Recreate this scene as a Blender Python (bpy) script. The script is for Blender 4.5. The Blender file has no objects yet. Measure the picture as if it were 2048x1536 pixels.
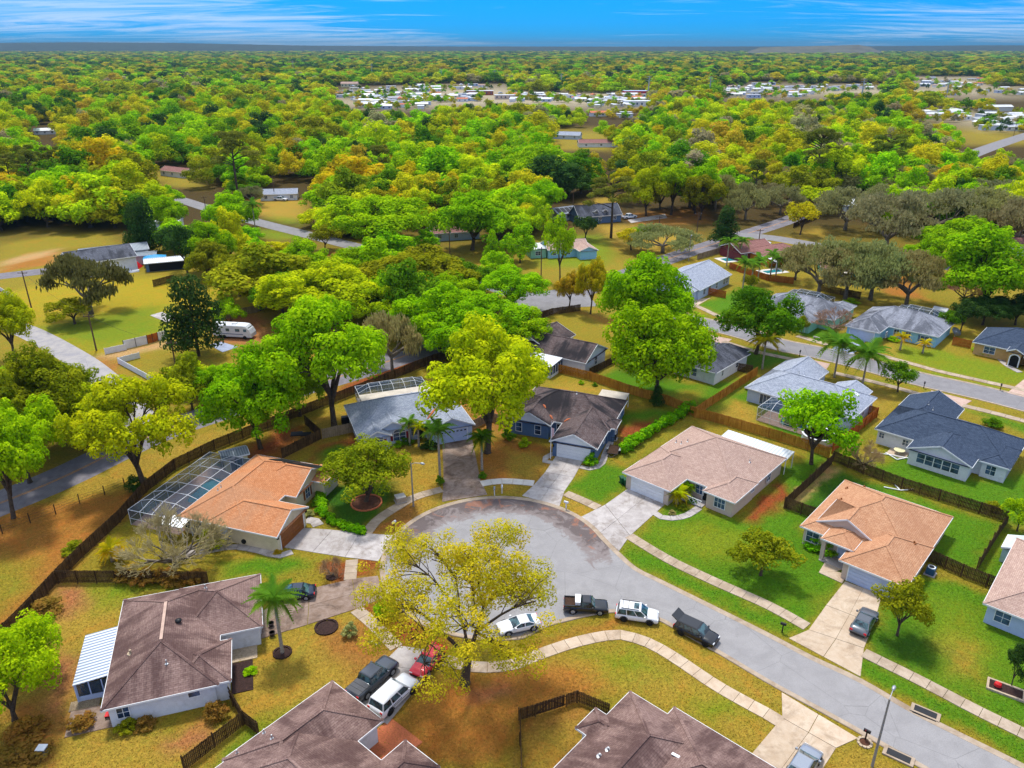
import bpy, math, random
import numpy as np
from mathutils import Vector, Matrix, Euler
random.seed(11)
RG = np.random.default_rng(11)
S = bpy.context.scene
COL = S.collection
R = math.radians
PI = math.pi

# ---------------------------------------------------------------- camera
FPX, CAMH = 1540.0, 57.0                      # focal length in photo pixels, drone height in metres
PITCH = math.atan(675 / FPX)
cd = bpy.data.cameras.new('drone_camera')
cam = bpy.data.objects.new('drone_camera', cd)
COL.objects.link(cam)
cam.location = (0, 0, CAMH)
cam.rotation_euler = (PI / 2 - PITCH, 0, 0)
cd.sensor_fit = 'HORIZONTAL'
cd.sensor_width = 36
cd.lens = 36 * FPX / 2048
cd.clip_start = .5
cd.clip_end = 90000
S.camera = cam

# ---------------------------------------------------------------- world, sun, exposure
SUN_EL, SUN_AZ = R(66), R(-20)                # azimuth from +Y, clockwise
SKY_STRENGTH, SUN_STRENGTH, EXPOSURE = .09, 2.5, .74
w = bpy.data.worlds.new('World')
S.world = w
w.use_nodes = True
nt = w.node_tree
nt.nodes.clear()
def N(t, typ, **k):
    n = t.nodes.new(typ)
    for a, b in k.items():
        if a.startswith('i_'):
            n.inputs[a[2:]].default_value = b
        else:
            setattr(n, a, b)
    return n
out = N(nt, 'ShaderNodeOutputWorld')
bg = N(nt, 'ShaderNodeBackground')
bg.inputs[1].default_value = SKY_STRENGTH
sky = N(nt, 'ShaderNodeTexSky', sky_type='NISHITA', sun_disc=False, sun_elevation=SUN_EL, sun_rotation=SUN_AZ,
        altitude=60, air_density=1.0, dust_density=.2, ozone_density=2.5)
tint = N(nt, 'ShaderNodeMix', data_type='RGBA', blend_type='MULTIPLY')
tint.inputs[0].default_value = 1
tint.inputs[7].default_value = (.006, .40, 1.2, 1)
nt.links.new(sky.outputs[0], tint.inputs[6])
tc = N(nt, 'ShaderNodeTexCoord')
sep = N(nt, 'ShaderNodeSeparateXYZ')
nt.links.new(tc.outputs['Generated'], sep.inputs[0])
zz = N(nt, 'ShaderNodeMath', operation='MAXIMUM')
zz.inputs[1].default_value = 0
nt.links.new(sep.outputs[2], zz.inputs[0])
zp = N(nt, 'ShaderNodeMath', operation='ADD')
zp.inputs[1].default_value = .055
nt.links.new(zz.outputs[0], zp.inputs[0])
dx = N(nt, 'ShaderNodeMath', operation='DIVIDE')
dy = N(nt, 'ShaderNodeMath', operation='DIVIDE')
for d_, o_ in ((dx, 0), (dy, 1)):
    nt.links.new(sep.outputs[o_], d_.inputs[0])
    nt.links.new(zp.outputs[0], d_.inputs[1])
comb = N(nt, 'ShaderNodeCombineXYZ')
nt.links.new(dx.outputs[0], comb.inputs[0])
nt.links.new(dy.outputs[0], comb.inputs[1])
mp = N(nt, 'ShaderNodeMapping')
mp.inputs['Rotation'].default_value = (0, 0, R(24))
mp.inputs['Scale'].default_value = (.34, .85, 1)
nt.links.new(comb.outputs[0], mp.inputs[0])
n1 = N(nt, 'ShaderNodeTexNoise', i_Scale=1.0, i_Detail=7.0, i_Roughness=.66, i_Distortion=1.6)
nt.links.new(mp.outputs[0], n1.inputs['Vector'])
mp2 = N(nt, 'ShaderNodeMapping')
mp2.inputs['Location'].default_value = (20.1, 6.6, 0)
mp2.inputs['Scale'].default_value = (.13, .09, 1)
nt.links.new(comb.outputs[0], mp2.inputs[0])
n2 = N(nt, 'ShaderNodeTexNoise', i_Scale=1.0, i_Detail=2.0)
nt.links.new(mp2.outputs[0], n2.inputs['Vector'])
add = N(nt, 'ShaderNodeMath', operation='MULTIPLY_ADD')
add.inputs[1].default_value = 1.0
nt.links.new(n2.outputs[0], add.inputs[0])
nt.links.new(n1.outputs[0], add.inputs[2])
cov = N(nt, 'ShaderNodeMapRange', interpolation_type='SMOOTHSTEP')
cov.inputs[1].default_value = .97
cov.inputs[2].default_value = 1.30
cov.inputs[3].default_value = 0
cov.inputs[4].default_value = .52
nt.links.new(add.outputs[0], cov.inputs[0])
# the veil of cloud that makes the light so soft lies higher up
veil = N(nt, 'ShaderNodeMapRange', interpolation_type='SMOOTHSTEP')
veil.inputs[1].default_value = .10
veil.inputs[2].default_value = .50
veil.inputs[3].default_value = 0
veil.inputs[4].default_value = .92
nt.links.new(sep.outputs[2], veil.inputs[0])
mx = N(nt, 'ShaderNodeMath', operation='MAXIMUM')
nt.links.new(cov.outputs[0], mx.inputs[0])
nt.links.new(veil.outputs[0], mx.inputs[1])
cl = N(nt, 'ShaderNodeMix', data_type='RGBA')
cl.inputs[7].default_value = (6.3, 6.9, 8.0, 1)
nt.links.new(mx.outputs[0], cl.inputs[0])
nt.links.new(tint.outputs[2], cl.inputs[6])
nt.links.new(cl.outputs[2], bg.inputs[0])
nt.links.new(bg.outputs[0], out.inputs[0])

sd = bpy.data.lights.new('sun', 'SUN')
sun = bpy.data.objects.new('sun', sd)
COL.objects.link(sun)
sd.energy = SUN_STRENGTH
sd.angle = R(8)
sd.color = (1, .95, .86)
_sdir = Vector((math.sin(SUN_AZ) * math.cos(SUN_EL), math.cos(SUN_AZ) * math.cos(SUN_EL), math.sin(SUN_EL)))
sun.rotation_euler = _sdir.to_track_quat('Z', 'Y').to_euler()
sun.location = (0, 60, 90)
vs = S.view_settings
S.display_settings.display_device = 'sRGB'
vs.view_transform = 'Standard'
vs.look = 'None'
vs.exposure = EXPOSURE
vs.gamma = 1
vs.use_curve_mapping = False
cy = S.cycles
cy.max_bounces = 5
cy.diffuse_bounces = 3
cy.glossy_bounces = 2
cy.transmission_bounces = 3
cy.transparent_max_bounces = 8
cy.volume_bounces = 0
cy.caustics_reflective = cy.caustics_refractive = False
cy.use_denoising = True
cy.use_adaptive_sampling = True
cy.adaptive_threshold = .02

# ---------------------------------------------------------------- pixel <-> place helpers
_c, _s = math.cos(PITCH), math.sin(PITCH)
def G(x, y, z=0.0):
    """place on the level z that photo pixel (x, y) shows"""
    u, v = (x - 1024) / FPX, (y - 768) / FPX
    t = (z - CAMH) / (-_s - v * _c)
    return Vector((u * t, (_c - v * _s) * t, z))
def PX(p):
    dz = p[2] - CAMH
    zc = p[1] * _c - dz * _s
    return (1024 + FPX * p[0] / zc, 768 - FPX * (p[1] * _s + dz * _c) / zc, zc)
def height_at(base, ytop):
    """height of a thing standing at base whose top shows at photo row ytop"""
    v = (ytop - 768) / FPX
    return CAMH + base[1] * (-_s - v * _c) / (_c - v * _s)

# ---------------------------------------------------------------- object helpers
def lin(c):
    return c / 12.92 if c <= .04045 else ((c + .055) / 1.055) ** 2.4
def rgb(r, g, b, k=1.0):
    return (lin(r / 255) * k, lin(g / 255) * k, lin(b / 255) * k, 1)
class MB:
    """collects shapes for one mesh"""
    def __init__(s):
        s.v, s.f, s.m = [], [], []
    def add(s, vs, fs, m=0):
        b = len(s.v)
        s.v += [tuple(p) for p in vs]
        s.f += [tuple(i + b for i in f) for f in fs]
        s.m += [m] * len(fs)
    def box(s, x0, x1, y0, y1, z0, z1, m=0):
        s.add([(x0, y0, z0), (x1, y0, z0), (x1, y1, z0), (x0, y1, z0), (x0, y0, z1), (x1, y0, z1), (x1, y1, z1), (x0, y1, z1)],
              [(3, 2, 1, 0), (4, 5, 6, 7), (0, 1, 5, 4), (1, 2, 6, 5), (2, 3, 7, 6), (3, 0, 4, 7)], m)
    def prism(s, poly, z0, z1, m=0):
        n = len(poly)
        s.add([(p[0], p[1], z0) for p in poly] + [(p[0], p[1], z1) for p in poly],
              [tuple(range(n - 1, -1, -1)), tuple(range(n, 2 * n))] + [(i, (i + 1) % n, n + (i + 1) % n, n + i) for i in range(n)], m)
    def bar(s, a, b, wd, ht=None, m=0):
        a, b = Vector(a), Vector(b)
        d = b - a
        if d.length < 1e-6:
            return
        d.normalize()
        up = Vector((0, 0, 1)) if abs(d.z) < .95 else Vector((0, 1, 0))
        sx = d.cross(up).normalized() * wd / 2
        sy = sx.cross(d).normalized() * (ht or wd) / 2
        c = [a - sx - sy, a + sx - sy, a + sx + sy, a - sx + sy]
        c += [p + (b - a) for p in c]
        s.add(c, [(3, 2, 1, 0), (4, 5, 6, 7), (0, 1, 5, 4), (1, 2, 6, 5), (2, 3, 7, 6), (3, 0, 4, 7)], m)
    def tube(s, pts, rad, n=6, m=0, cap=True):
        pts = [Vector(p) for p in pts]
        k = len(pts)
        if not hasattr(rad, '__len__'):
            rad = [rad] * k
        vs = []
        ref = Vector((.31, .95, .05))
        for i, p in enumerate(pts):
            d = (pts[min(i + 1, k - 1)] - pts[max(i - 1, 0)])
            d = d.normalized() if d.length > 1e-9 else Vector((0, 0, 1))
            a = d.cross(ref)
            if a.length < .05:
                a = d.cross(Vector((1, 0, 0)))
            a.normalize()
            b = d.cross(a)
            for j in range(n):
                t = 2 * PI * j / n
                vs.append(p + (a * math.cos(t) + b * math.sin(t)) * rad[i])
        fs = [(i * n + j, i * n + (j + 1) % n, (i + 1) * n + (j + 1) % n, (i + 1) * n + j) for i in range(k - 1) for j in range(n)]
        if cap:
            fs += [tuple(range(n - 1, -1, -1)), tuple(range((k - 1) * n, k * n))]
        s.add(vs, fs, m)
    def cyl(s, c, r, h, n=16, m=0, r2=None):
        s.tube([c, (c[0], c[1], c[2] + h)], [r, r if r2 is None else r2], n, m)
    def lathe(s, c, prof, n=16, m=0):
        s.tube([(c[0], c[1], c[2] + z) for r_, z in prof], [max(r_, .001) for r_, z in prof], n, m)
    def build(s, name, mats, parent=None, smooth=False, uv=False):
        me = bpy.data.meshes.new(name)
        me.from_pydata(s.v, [], s.f)
        if not isinstance(mats, (list, tuple)):
            mats = [mats]
        for q in mats:
            me.materials.append(q)
        if len(mats) > 1:
            me.polygons.foreach_set('material_index', s.m)
        if smooth:
            me.polygons.foreach_set('use_smooth', [True] * len(s.f))
        if uv:
            slope_uv(me)
        me.update()
        return link(name, me, parent)
def slope_uv(me):
    lay = me.uv_layers.new(name='slope')
    for p in me.polygons:
        n = p.normal
        u = Vector((0, 0, 1)).cross(n)
        u = u.normalized() if u.length > .05 else Vector((1, 0, 0))
        v = n.cross(u)
        for li in p.loop_indices:
            co = me.vertices[me.loops[li].vertex_index].co
            lay.data[li].uv = (co.dot(u), co.dot(v))
def link(name, data, parent=None):
    o = bpy.data.objects.new(name, data)
    COL.objects.link(o)
    if parent:
        o.parent = parent
    return o
def tag(o, label, cat, group=None):
    o['label'] = label
    o['category'] = cat
    if group:
        o['group'] = group
    return o
def thing(name, label, cat, loc=(0, 0, 0), rz=0.0, group=None):
    o = link(name, None)
    o.location = loc
    o.rotation_euler = (0, 0, rz)
    return tag(o, label, cat, group)
def struct(o):
    o['kind'] = 'structure'
    return o
def copy_of(o, parent=None):
    c = o.copy()
    COL.objects.link(c)
    if parent:
        c.parent = parent
    return c
def copy_tree(o, parent=None):
    c = copy_of(o, parent)
    for ch in [x for x in o.children]:
        copy_tree(ch, c)
    return c
def heading(a, b):
    return math.atan2(b[1] - a[1], b[0] - a[0])

# ---------------------------------------------------------------- materials
MATS = {}
def base_mat(name, rough=.7, metal=0.0, spec=.3):
    m = bpy.data.materials.new(name)
    m.use_nodes = True
    t = m.node_tree
    p = t.nodes['Principled BSDF']
    p.inputs['Roughness'].default_value = rough
    p.inputs['Metallic'].default_value = metal
    p.inputs['Specular IOR Level'].default_value = spec
    MATS[name] = m
    return m, t, p
def mixc(t, fac, a, b, blend='MIX'):
    n = N(t, 'ShaderNodeMix', data_type='RGBA', blend_type=blend)
    for i, q in ((0, fac), (6, a), (7, b)):
        if hasattr(q, 'is_linked'):
            t.links.new(q, n.inputs[i])
        else:
            n.inputs[i].default_value = q
    return n.outputs[2]
def noise(t, scale, detail=4.0, vec=None, rough=.6, dist=0.0):
    n = N(t, 'ShaderNodeTexNoise', i_Scale=scale, i_Detail=detail, i_Roughness=rough, i_Distortion=dist)
    if vec is not None:
        t.links.new(vec, n.inputs['Vector'])
    return n.outputs[0]
def ramp(t, fac, lo, hi, a=0.0, b=1.0):
    n = N(t, 'ShaderNodeMapRange', interpolation_type='SMOOTHSTEP')
    for i, q in ((1, lo), (2, hi), (3, a), (4, b)):
        n.inputs[i].default_value = q
    t.links.new(fac, n.inputs[0])
    return n.outputs[0]
def world_pos(t):
    return N(t, 'ShaderNodeNewGeometry').outputs['Position']
def obj_pos(t):
    return N(t, 'ShaderNodeTexCoord').outputs['Object']
def bump(t, p, h, dist=.02, strength=.6):
    b = N(t, 'ShaderNodeBump')
    b.inputs['Distance'].default_value = dist
    b.inputs['Strength'].default_value = strength
    t.links.new(h, b.inputs['Height'])
    t.links.new(b.outputs[0], p.inputs['Normal'])
def plain(name, col, rough=.7, metal=0.0, var=.25, scale=2.0, spec=.3, dirt=None):
    m, t, p = base_mat(name, rough, metal, spec)
    v = world_pos(t)
    n = noise(t, scale, 5, v)
    dk = tuple(c * (1 - var) for c in col[:3]) + (1,)
    lt = tuple(min(1, c * (1 + var * .5)) for c in col[:3]) + (1,)
    c = mixc(t, ramp(t, n, .3, .7), dk, lt)
    if dirt:
        c = mixc(t, ramp(t, noise(t, scale * .35, 6, v, .7), .5, .75, 0, .6), c, dirt)
    t.links.new(c, p.inputs['Base Color'])
    return m
def shingle(name, c1, c2, gap, stain=None, amount=0.0, tab=.42, row=.2, run=.6):
    m, t, p = base_mat(name, .92, 0, .15)
    uv = N(t, 'ShaderNodeUVMap', uv_map='slope').outputs[0]
    br = N(t, 'ShaderNodeTexBrick', offset=.5)
    br.inputs['Color1'].default_value = c1
    br.inputs['Color2'].default_value = c2
    br.inputs['Mortar'].default_value = gap
    br.inputs['Scale'].default_value = 1
    br.inputs['Mortar Size'].default_value = .018
    br.inputs['Mortar Smooth'].default_value = .6
    br.inputs['Brick Width'].default_value = tab
    br.inputs['Row Height'].default_value = row
    t.links.new(uv, br.inputs[0])
    v = world_pos(t)
    c = mixc(t, ramp(t, noise(t, .45, 5, v, .7), .3, .72, 0, .4), br.outputs[0], tuple(q * .72 for q in c1[:3]) + (1,))
    c = mixc(t, ramp(t, noise(t, 5.0, 3, v), .3, .8, 0, .35), c, tuple(min(1, q * 1.25) for q in c2[:3]) + (1,))
    if stain:
        # algae streaks that run down the slope
        mpn = N(t, 'ShaderNodeMapping')
        mpn.inputs['Scale'].default_value = (run, run * .22, 1)
        t.links.new(uv, mpn.inputs[0])
        st = noise(t, 1.0, 6, mpn.outputs[0], .68, .4)
        st2 = noise(t, .16, 2, v)
        a = N(t, 'ShaderNodeMath', operation='MULTIPLY_ADD')
        a.inputs[1].default_value = .8
        t.links.new(st2, a.inputs[0])
        t.links.new(st, a.inputs[2])
        c = mixc(t, ramp(t, a.outputs[0], .80, 1.05, 0, amount), c, stain)
    t.links.new(c, p.inputs['Base Color'])
    bump(t, p, br.outputs['Fac'], .012, -.5)
    return m
# walls and trim
plain('white_paint', rgb(228, 232, 240, .86), .6, var=.06, dirt=rgb(190, 192, 190, .8))
plain('trim_white', rgb(235, 238, 242, .9), .5, var=.04)
plain('cream_stucco', rgb(226, 212, 182, .85), .85, var=.08, scale=1.2, dirt=rgb(196, 180, 148, .8))
plain('beige_stucco', rgb(212, 192, 176, .85), .85, var=.08, scale=1.2)
plain('tan_stucco', rgb(206, 170, 112, .8), .85, var=.08)
plain('slate_blue_siding', rgb(92, 120, 158, .8), .7, var=.08)
plain('pale_blue_siding', rgb(192, 208, 238, .85), .7, var=.06)
plain('mint_siding', rgb(158, 216, 196, .8), .7, var=.08)
plain('teal_siding', rgb(90, 190, 170, .8), .7, var=.1)
plain('ochre_siding', rgb(220, 140, 50, .8), .8, var=.1)
plain('maroon_siding', rgb(128, 56, 64, .8), .8, var=.1)
plain('sky_blue_siding', rgb(150, 205, 235, .85), .7, var=.06)
plain('yellow_siding', rgb(232, 226, 182, .8), .7, var=.08)
plain('mint_shed', rgb(196, 222, 220, .8), .7, var=.1)
plain('white_metal_roof', rgb(226, 230, 236, .86), .45, var=.12, scale=.7, dirt=rgb(150, 158, 170, .8))
plain('patio_roof_board', rgb(214, 204, 190, .8), .7, var=.12, scale=.8, dirt=rgb(160, 150, 140, .8))
plain('grey_metal', rgb(138, 146, 152, .9), .45, .4, var=.15)
plain('galvanised', rgb(178, 182, 188, .9), .45, .5, var=.12)
plain('dark_metal', rgb(46, 48, 52, .9), .5, .3, var=.15)
plain('black_plastic', rgb(28, 30, 34), .5, var=.2)
plain('red_plastic', rgb(200, 30, 36), .45, var=.15)
plain('blue_tarp', rgb(40, 160, 220, .8), .6, var=.2)
plain('blue_bin', rgb(52, 92, 130, .8), .5, var=.15)
plain('green_bin', rgb(24, 92, 60, .8), .5, var=.15)
plain('red_shutter', rgb(150, 36, 58, .8), .6, var=.1)
plain('brown_door', rgb(150, 88, 36, .8), .55, var=.12)
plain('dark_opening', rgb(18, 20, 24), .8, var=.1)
plain('soil', rgb(96, 60, 42, .8), .95, var=.4, scale=3)
plain('dark_mulch', rgb(62, 42, 38, .8), .95, var=.5, scale=6)
plain('brick_edging', rgb(204, 116, 76, .8), .85, var=.25, scale=8)
plain('beige_stone', rgb(196, 176, 150, .8), .85, var=.25, scale=5)
plain('pool_tile', rgb(206, 176, 160, .8), .8, var=.15)
plain('pool_water', rgb(40, 150, 160, .8), .06, var=.15, spec=.6)
plain('wood_pole', rgb(106, 82, 66, .8), .85, var=.25, scale=4)
plain('grey_pole', rgb(150, 146, 142, .85), .7, var=.12)
plain('dark_timber', rgb(70, 48, 34, .8), .9, var=.45, scale=5)
plain('hay', rgb(176, 138, 62, .8), .9, var=.4, scale=9)
plain('pot_clay', rgb(60, 52, 50), .8, var=.2)
plain('tyre', rgb(30, 31, 34), .85, var=.15)
plain('rim', rgb(168, 172, 178), .35, .6, var=.1)
plain('rim_dark', rgb(40, 42, 46), .35, .5, var=.1)
plain('lamp_red', rgb(205, 22, 40), .25, var=.05)
plain('lamp_clear', rgb(220, 226, 232), .15, var=.05)
plain('wire', rgb(40, 40, 44), .6, var=.1)
plain('flag_red', rgb(190, 40, 62), .8, var=.1)
plain('flag_blue', rgb(40, 52, 110), .8, var=.1)
def wood(name, a, b, grain=1.0):
    m, t, p = base_mat(name, .88, 0, .15)
    v = obj_pos(t)
    mpn = N(t, 'ShaderNodeMapping')
    mpn.inputs['Scale'].default_value = (7 * grain, 7 * grain, .5)
    t.links.new(v, mpn.inputs[0])
    c = mixc(t, ramp(t, noise(t, 1.0, 3, mpn.outputs[0]), .28, .72), a, b)
    c = mixc(t, ramp(t, noise(t, .5, 4, v, .7), .42, .7, 0, .6), c, tuple(q * .55 for q in a[:3]) + (1,))
    t.links.new(c, p.inputs['Base Color'])
    return m
wood('dark_fence_wood', rgb(64, 46, 32, .75), rgb(122, 96, 62, .75))
wood('orange_fence_wood', rgb(176, 112, 34, .75), rgb(222, 160, 66, .75))
wood('grey_fence_wood', rgb(140, 120, 96, .75), rgb(186, 168, 140, .75))
wood('cedar_fence_wood', rgb(176, 88, 30, .75), rgb(208, 124, 54, .75))
# shingle roofs
shingle('orange_shingles', rgb(196, 128, 84, .82), rgb(218, 154, 110, .82), rgb(150, 84, 48, .7), rgb(178, 150, 124, .8), .3)
shingle('copper_shingles', rgb(190, 138, 104, .82), rgb(214, 166, 130, .82), rgb(142, 96, 70, .7), rgb(176, 120, 88, .8), .25)
shingle('pink_tan_shingles', rgb(176, 146, 134, .82), rgb(202, 174, 160, .82), rgb(136, 108, 100, .7))
shingle('brown_shingles', rgb(128, 102, 97, .84), rgb(158, 132, 124, .84), rgb(84, 62, 60, .7), rgb(72, 50, 50, .8), .7)
shingle('stained_brown_shingles', rgb(92, 74, 72, .82), rgb(122, 110, 110, .82), rgb(58, 48, 50, .7), rgb(42, 41, 46, .8), .95, run=.4)
shingle('grey_shingles', rgb(146, 154, 172, .82), rgb(184, 192, 208, .82), rgb(112, 118, 134, .7))
shingle('grey_stained_shingles', rgb(134, 138, 150, .82), rgb(168, 172, 184, .82), rgb(100, 104, 114, .7), rgb(70, 74, 84, .8), .7)
shingle('charcoal_shingles', rgb(54, 68, 90, .82), rgb(78, 92, 114, .82), rgb(30, 38, 52, .7))
shingle('dark_grey_shingles', rgb(84, 88, 100, .82), rgb(112, 116, 128, .82), rgb(56, 58, 66, .7), rgb(40, 42, 48, .8), .7)
shingle('red_brown_shingles', rgb(140, 96, 92, .82), rgb(166, 122, 116, .82), rgb(96, 62, 60, .7))
shingle('terracotta_shingles', rgb(208, 116, 80, .82), rgb(226, 146, 110, .82), rgb(150, 80, 56, .7))
# corrugated panels
def ribbed(name, a, b, pitch=.3, rough=.4, metal=.3):
    m, t, p = base_mat(name, rough, metal)
    wv = N(t, 'ShaderNodeTexWave', wave_type='BANDS', bands_direction='X', wave_profile='SIN')
    wv.inputs['Scale'].default_value = .314 / pitch
    uv = N(t, 'ShaderNodeUVMap', uv_map='slope').outputs[0]
    t.links.new(uv, wv.inputs[0])
    c = mixc(t, wv.outputs[0], a, b)
    c = mixc(t, ramp(t, noise(t, 1.2, 5, world_pos(t), .7), .5, .75, 0, .4), c, tuple(q * .6 for q in b[:3]) + (1,))
    t.links.new(c, p.inputs['Base Color'])
    bump(t, p, wv.outputs[0], .04, .8)
    return m
ribbed('ribbed_metal', rgb(120, 138, 172, .9), rgb(232, 238, 246, .9), .42)
ribbed('ribbed_white', rgb(196, 204, 214, .9), rgb(236, 238, 242, .9), .5)
ribbed('ribbed_grey', rgb(116, 128, 140, .9), rgb(160, 170, 180, .9), .35)
ribbed('ribbed_mint', rgb(186, 206, 206, .9), rgb(216, 228, 226, .9), .3)
# glass and screen
m, t, p = base_mat('window_glass', .07, 0, .6)
t.links.new(mixc(t, ramp(t, noise(t, .8, 2, world_pos(t)), .35, .65), rgb(30, 46, 70), rgb(70, 96, 132)), p.inputs['Base Color'])
m, t, p = base_mat('car_glass', .05, 0, .7)
t.links.new(mixc(t, ramp(t, noise(t, 1.6, 2, world_pos(t)), .35, .65), rgb(22, 34, 42), rgb(70, 104, 112)), p.inputs['Base Color'])
m, t, p = base_mat('screen_mesh', .9, 0, .1)
p.inputs['Base Color'].default_value = rgb(60, 80, 102)
tr = N(t, 'ShaderNodeBsdfTransparent')
ms = N(t, 'ShaderNodeMixShader')
ms.inputs[0].default_value = .4
t.links.new(tr.outputs[0], ms.inputs[1])
t.links.new(p.outputs[0], ms.inputs[2])
t.links.new(ms.outputs[0], t.nodes['Material Output'].inputs[0])
def paint(name, col, flake=.1):
    m, t, p = base_mat(name, .28, flake, .5)
    p.inputs['Base Color'].default_value = col
    p.inputs['Coat Weight'].default_value = .8
    p.inputs['Coat Roughness'].default_value = .06
    return m
paint('paint_black', rgb(24, 27, 33))
paint('paint_graphite', rgb(70, 76, 86), .35)
paint('paint_white', rgb(232, 234, 238, .9), 0)
paint('paint_silver', rgb(150, 158, 170), .4)
paint('paint_grey', rgb(92, 98, 106), .4)
paint('paint_red', rgb(214, 18, 44))
paint('paint_navy', rgb(26, 40, 62), .3)
# leaves: the tree's own colour sits on the object
def leaf(name, instancer=False):
    m = bpy.data.materials.new(name)
    m.use_nodes = True
    t = m.node_tree
    t.nodes.clear()
    o = N(t, 'ShaderNodeOutputMaterial')
    d = N(t, 'ShaderNodeBsdfDiffuse')
    l = N(t, 'ShaderNodeBsdfTranslucent')
    mxs = N(t, 'ShaderNodeMixShader')
    mxs.inputs[0].default_value = .4
    if instancer:
        col = N(t, 'ShaderNodeAttribute', attribute_type='INSTANCER', attribute_name='tint').outputs['Color']
    else:
        col = N(t, 'ShaderNodeObjectInfo').outputs['Color']
    sh = N(t, 'ShaderNodeAttribute', attribute_type='GEOMETRY', attribute_name='shade')
    hs = N(t, 'ShaderNodeHueSaturation')
    mul = N(t, 'ShaderNodeMath', operation='MULTIPLY_ADD')
    mul.inputs[1].default_value = .045
    mul.inputs[2].default_value = .4775
    t.links.new(sh.outputs['Fac'], mul.inputs[0])
    t.links.new(mul.outputs[0], hs.inputs['Hue'])
    val = N(t, 'ShaderNodeMath', operation='MULTIPLY_ADD')
    val.inputs[1].default_value = -.75
    val.inputs[2].default_value = 1.4
    t.links.new(sh.outputs['Fac'], val.inputs[0])
    t.links.new(val.outputs[0], hs.inputs['Value'])
    t.links.new(col, hs.inputs['Color'])
    t.links.new(hs.outputs[0], d.inputs[0])
    t.links.new(hs.outputs[0], l.inputs[0])
    t.links.new(d.outputs[0], mxs.inputs[1])
    t.links.new(l.outputs[0], mxs.inputs[2])
    t.links.new(mxs.outputs[0], o.inputs[0])
    MATS[name] = m
leaf('leaf')
leaf('leaf_far', True)
plain('bark', rgb(92, 78, 64, .8), .95, var=.45, scale=3)
plain('bark_grey', rgb(134, 124, 110, .8), .95, var=.4, scale=3)
plain('palm_bark', rgb(168, 158, 144, .8), .9, var=.3, scale=5)
plain('palm_shaft', rgb(150, 120, 80, .8), .7, var=.2)
def M(n):
    return MATS[n]
# ================================================================ ground and paving
BC, BR = Vector((-1.75, 77.17, 0)), 14.16      # centre and radius of the turning circle
def sines(x, y):
    return (np.sin(x * .9 + 1.3 * np.sin(y * .37)) + np.sin(y * 1.1 + 1.7 * np.sin(x * .31)) + .6 * np.sin(x * 2.3 + y * 1.9)) / 2.6
def sdist(px, py, poly):
    """signed distance (inside positive) from points to a polygon"""
    d = np.full(px.shape, 1e9)
    ins = np.zeros(px.shape, bool)
    n = len(poly)
    for i in range(n):
        ax, ay = poly[i][0], poly[i][1]
        bx, by = poly[(i + 1) % n][0], poly[(i + 1) % n][1]
        ex, ey = bx - ax, by - ay
        tt = np.clip(((px - ax) * ex + (py - ay) * ey) / (ex * ex + ey * ey + 1e-9), 0, 1)
        d = np.minimum(d, np.hypot(px - ax - tt * ex, py - ay - tt * ey))
        cond = ((ay > py) != (by > py)) & (px < (bx - ax) * (py - ay) / (by - ay + 1e-12) + ax)
        ins ^= cond
    return np.where(ins, d, -d)
def axis(parts):
    a = []
    for lo, hi, st in parts:
        a += list(np.arange(lo, hi, st))
    return np.array(a)
xs = axis([(-160, -75, 2.5), (-75, 105, .8), (105, 190, 2.5)])
ys = axis([(-60, 38, 8), (38, 135, .75), (135, 200, 1.5), (200, 420, 4.5)])
gx = np.geomspace(1, 120, 14)
xs = np.concatenate([-160 - (gx[::-1]) * 140, xs, 190 + gx * 140])
ys = np.concatenate([[-3000, -400], ys, 420 + np.geomspace(10, 15900, 20)])
GX, GY = np.meshgrid(xs, ys)
gxx, gyy = GX.ravel(), GY.ravel()
wx = gxx + .9 * sines(gxx * 1.1, gyy * 1.1)
wy = gyy + .9 * sines(gyy * 1.2 + 5, gxx * 1.3)
OLIVE, YEL, BROWN, RUST = rgb(148, 134, 42, .84), rgb(168, 142, 54, .84), rgb(164, 116, 56, .84), rgb(168, 116, 50, .84)
LAWN, DEEP, FRESH, DIRT = rgb(90, 136, 22, .78), rgb(60, 104, 22, .78), rgb(126, 144, 30, .8), rgb(176, 118, 76, .8)
SAND, LITTER = rgb(196, 160, 108, .8), rgb(150, 82, 44, .8)
WOODS = rgb(84, 70, 34, .7)
gcol = np.tile(np.array(OLIVE[:3]), (len(gxx), 1))
far = np.clip((gyy - 215) / 60, 0, 1)[:, None]
gcol = gcol * (1 - far) + np.array(WOODS[:3]) * far
vf = np.clip((gyy - 2500) / 3000, 0, 1)[:, None]
gcol = gcol * (1 - vf) + np.array(rgb(48, 58, 40, .8)[:3]) * vf
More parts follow.
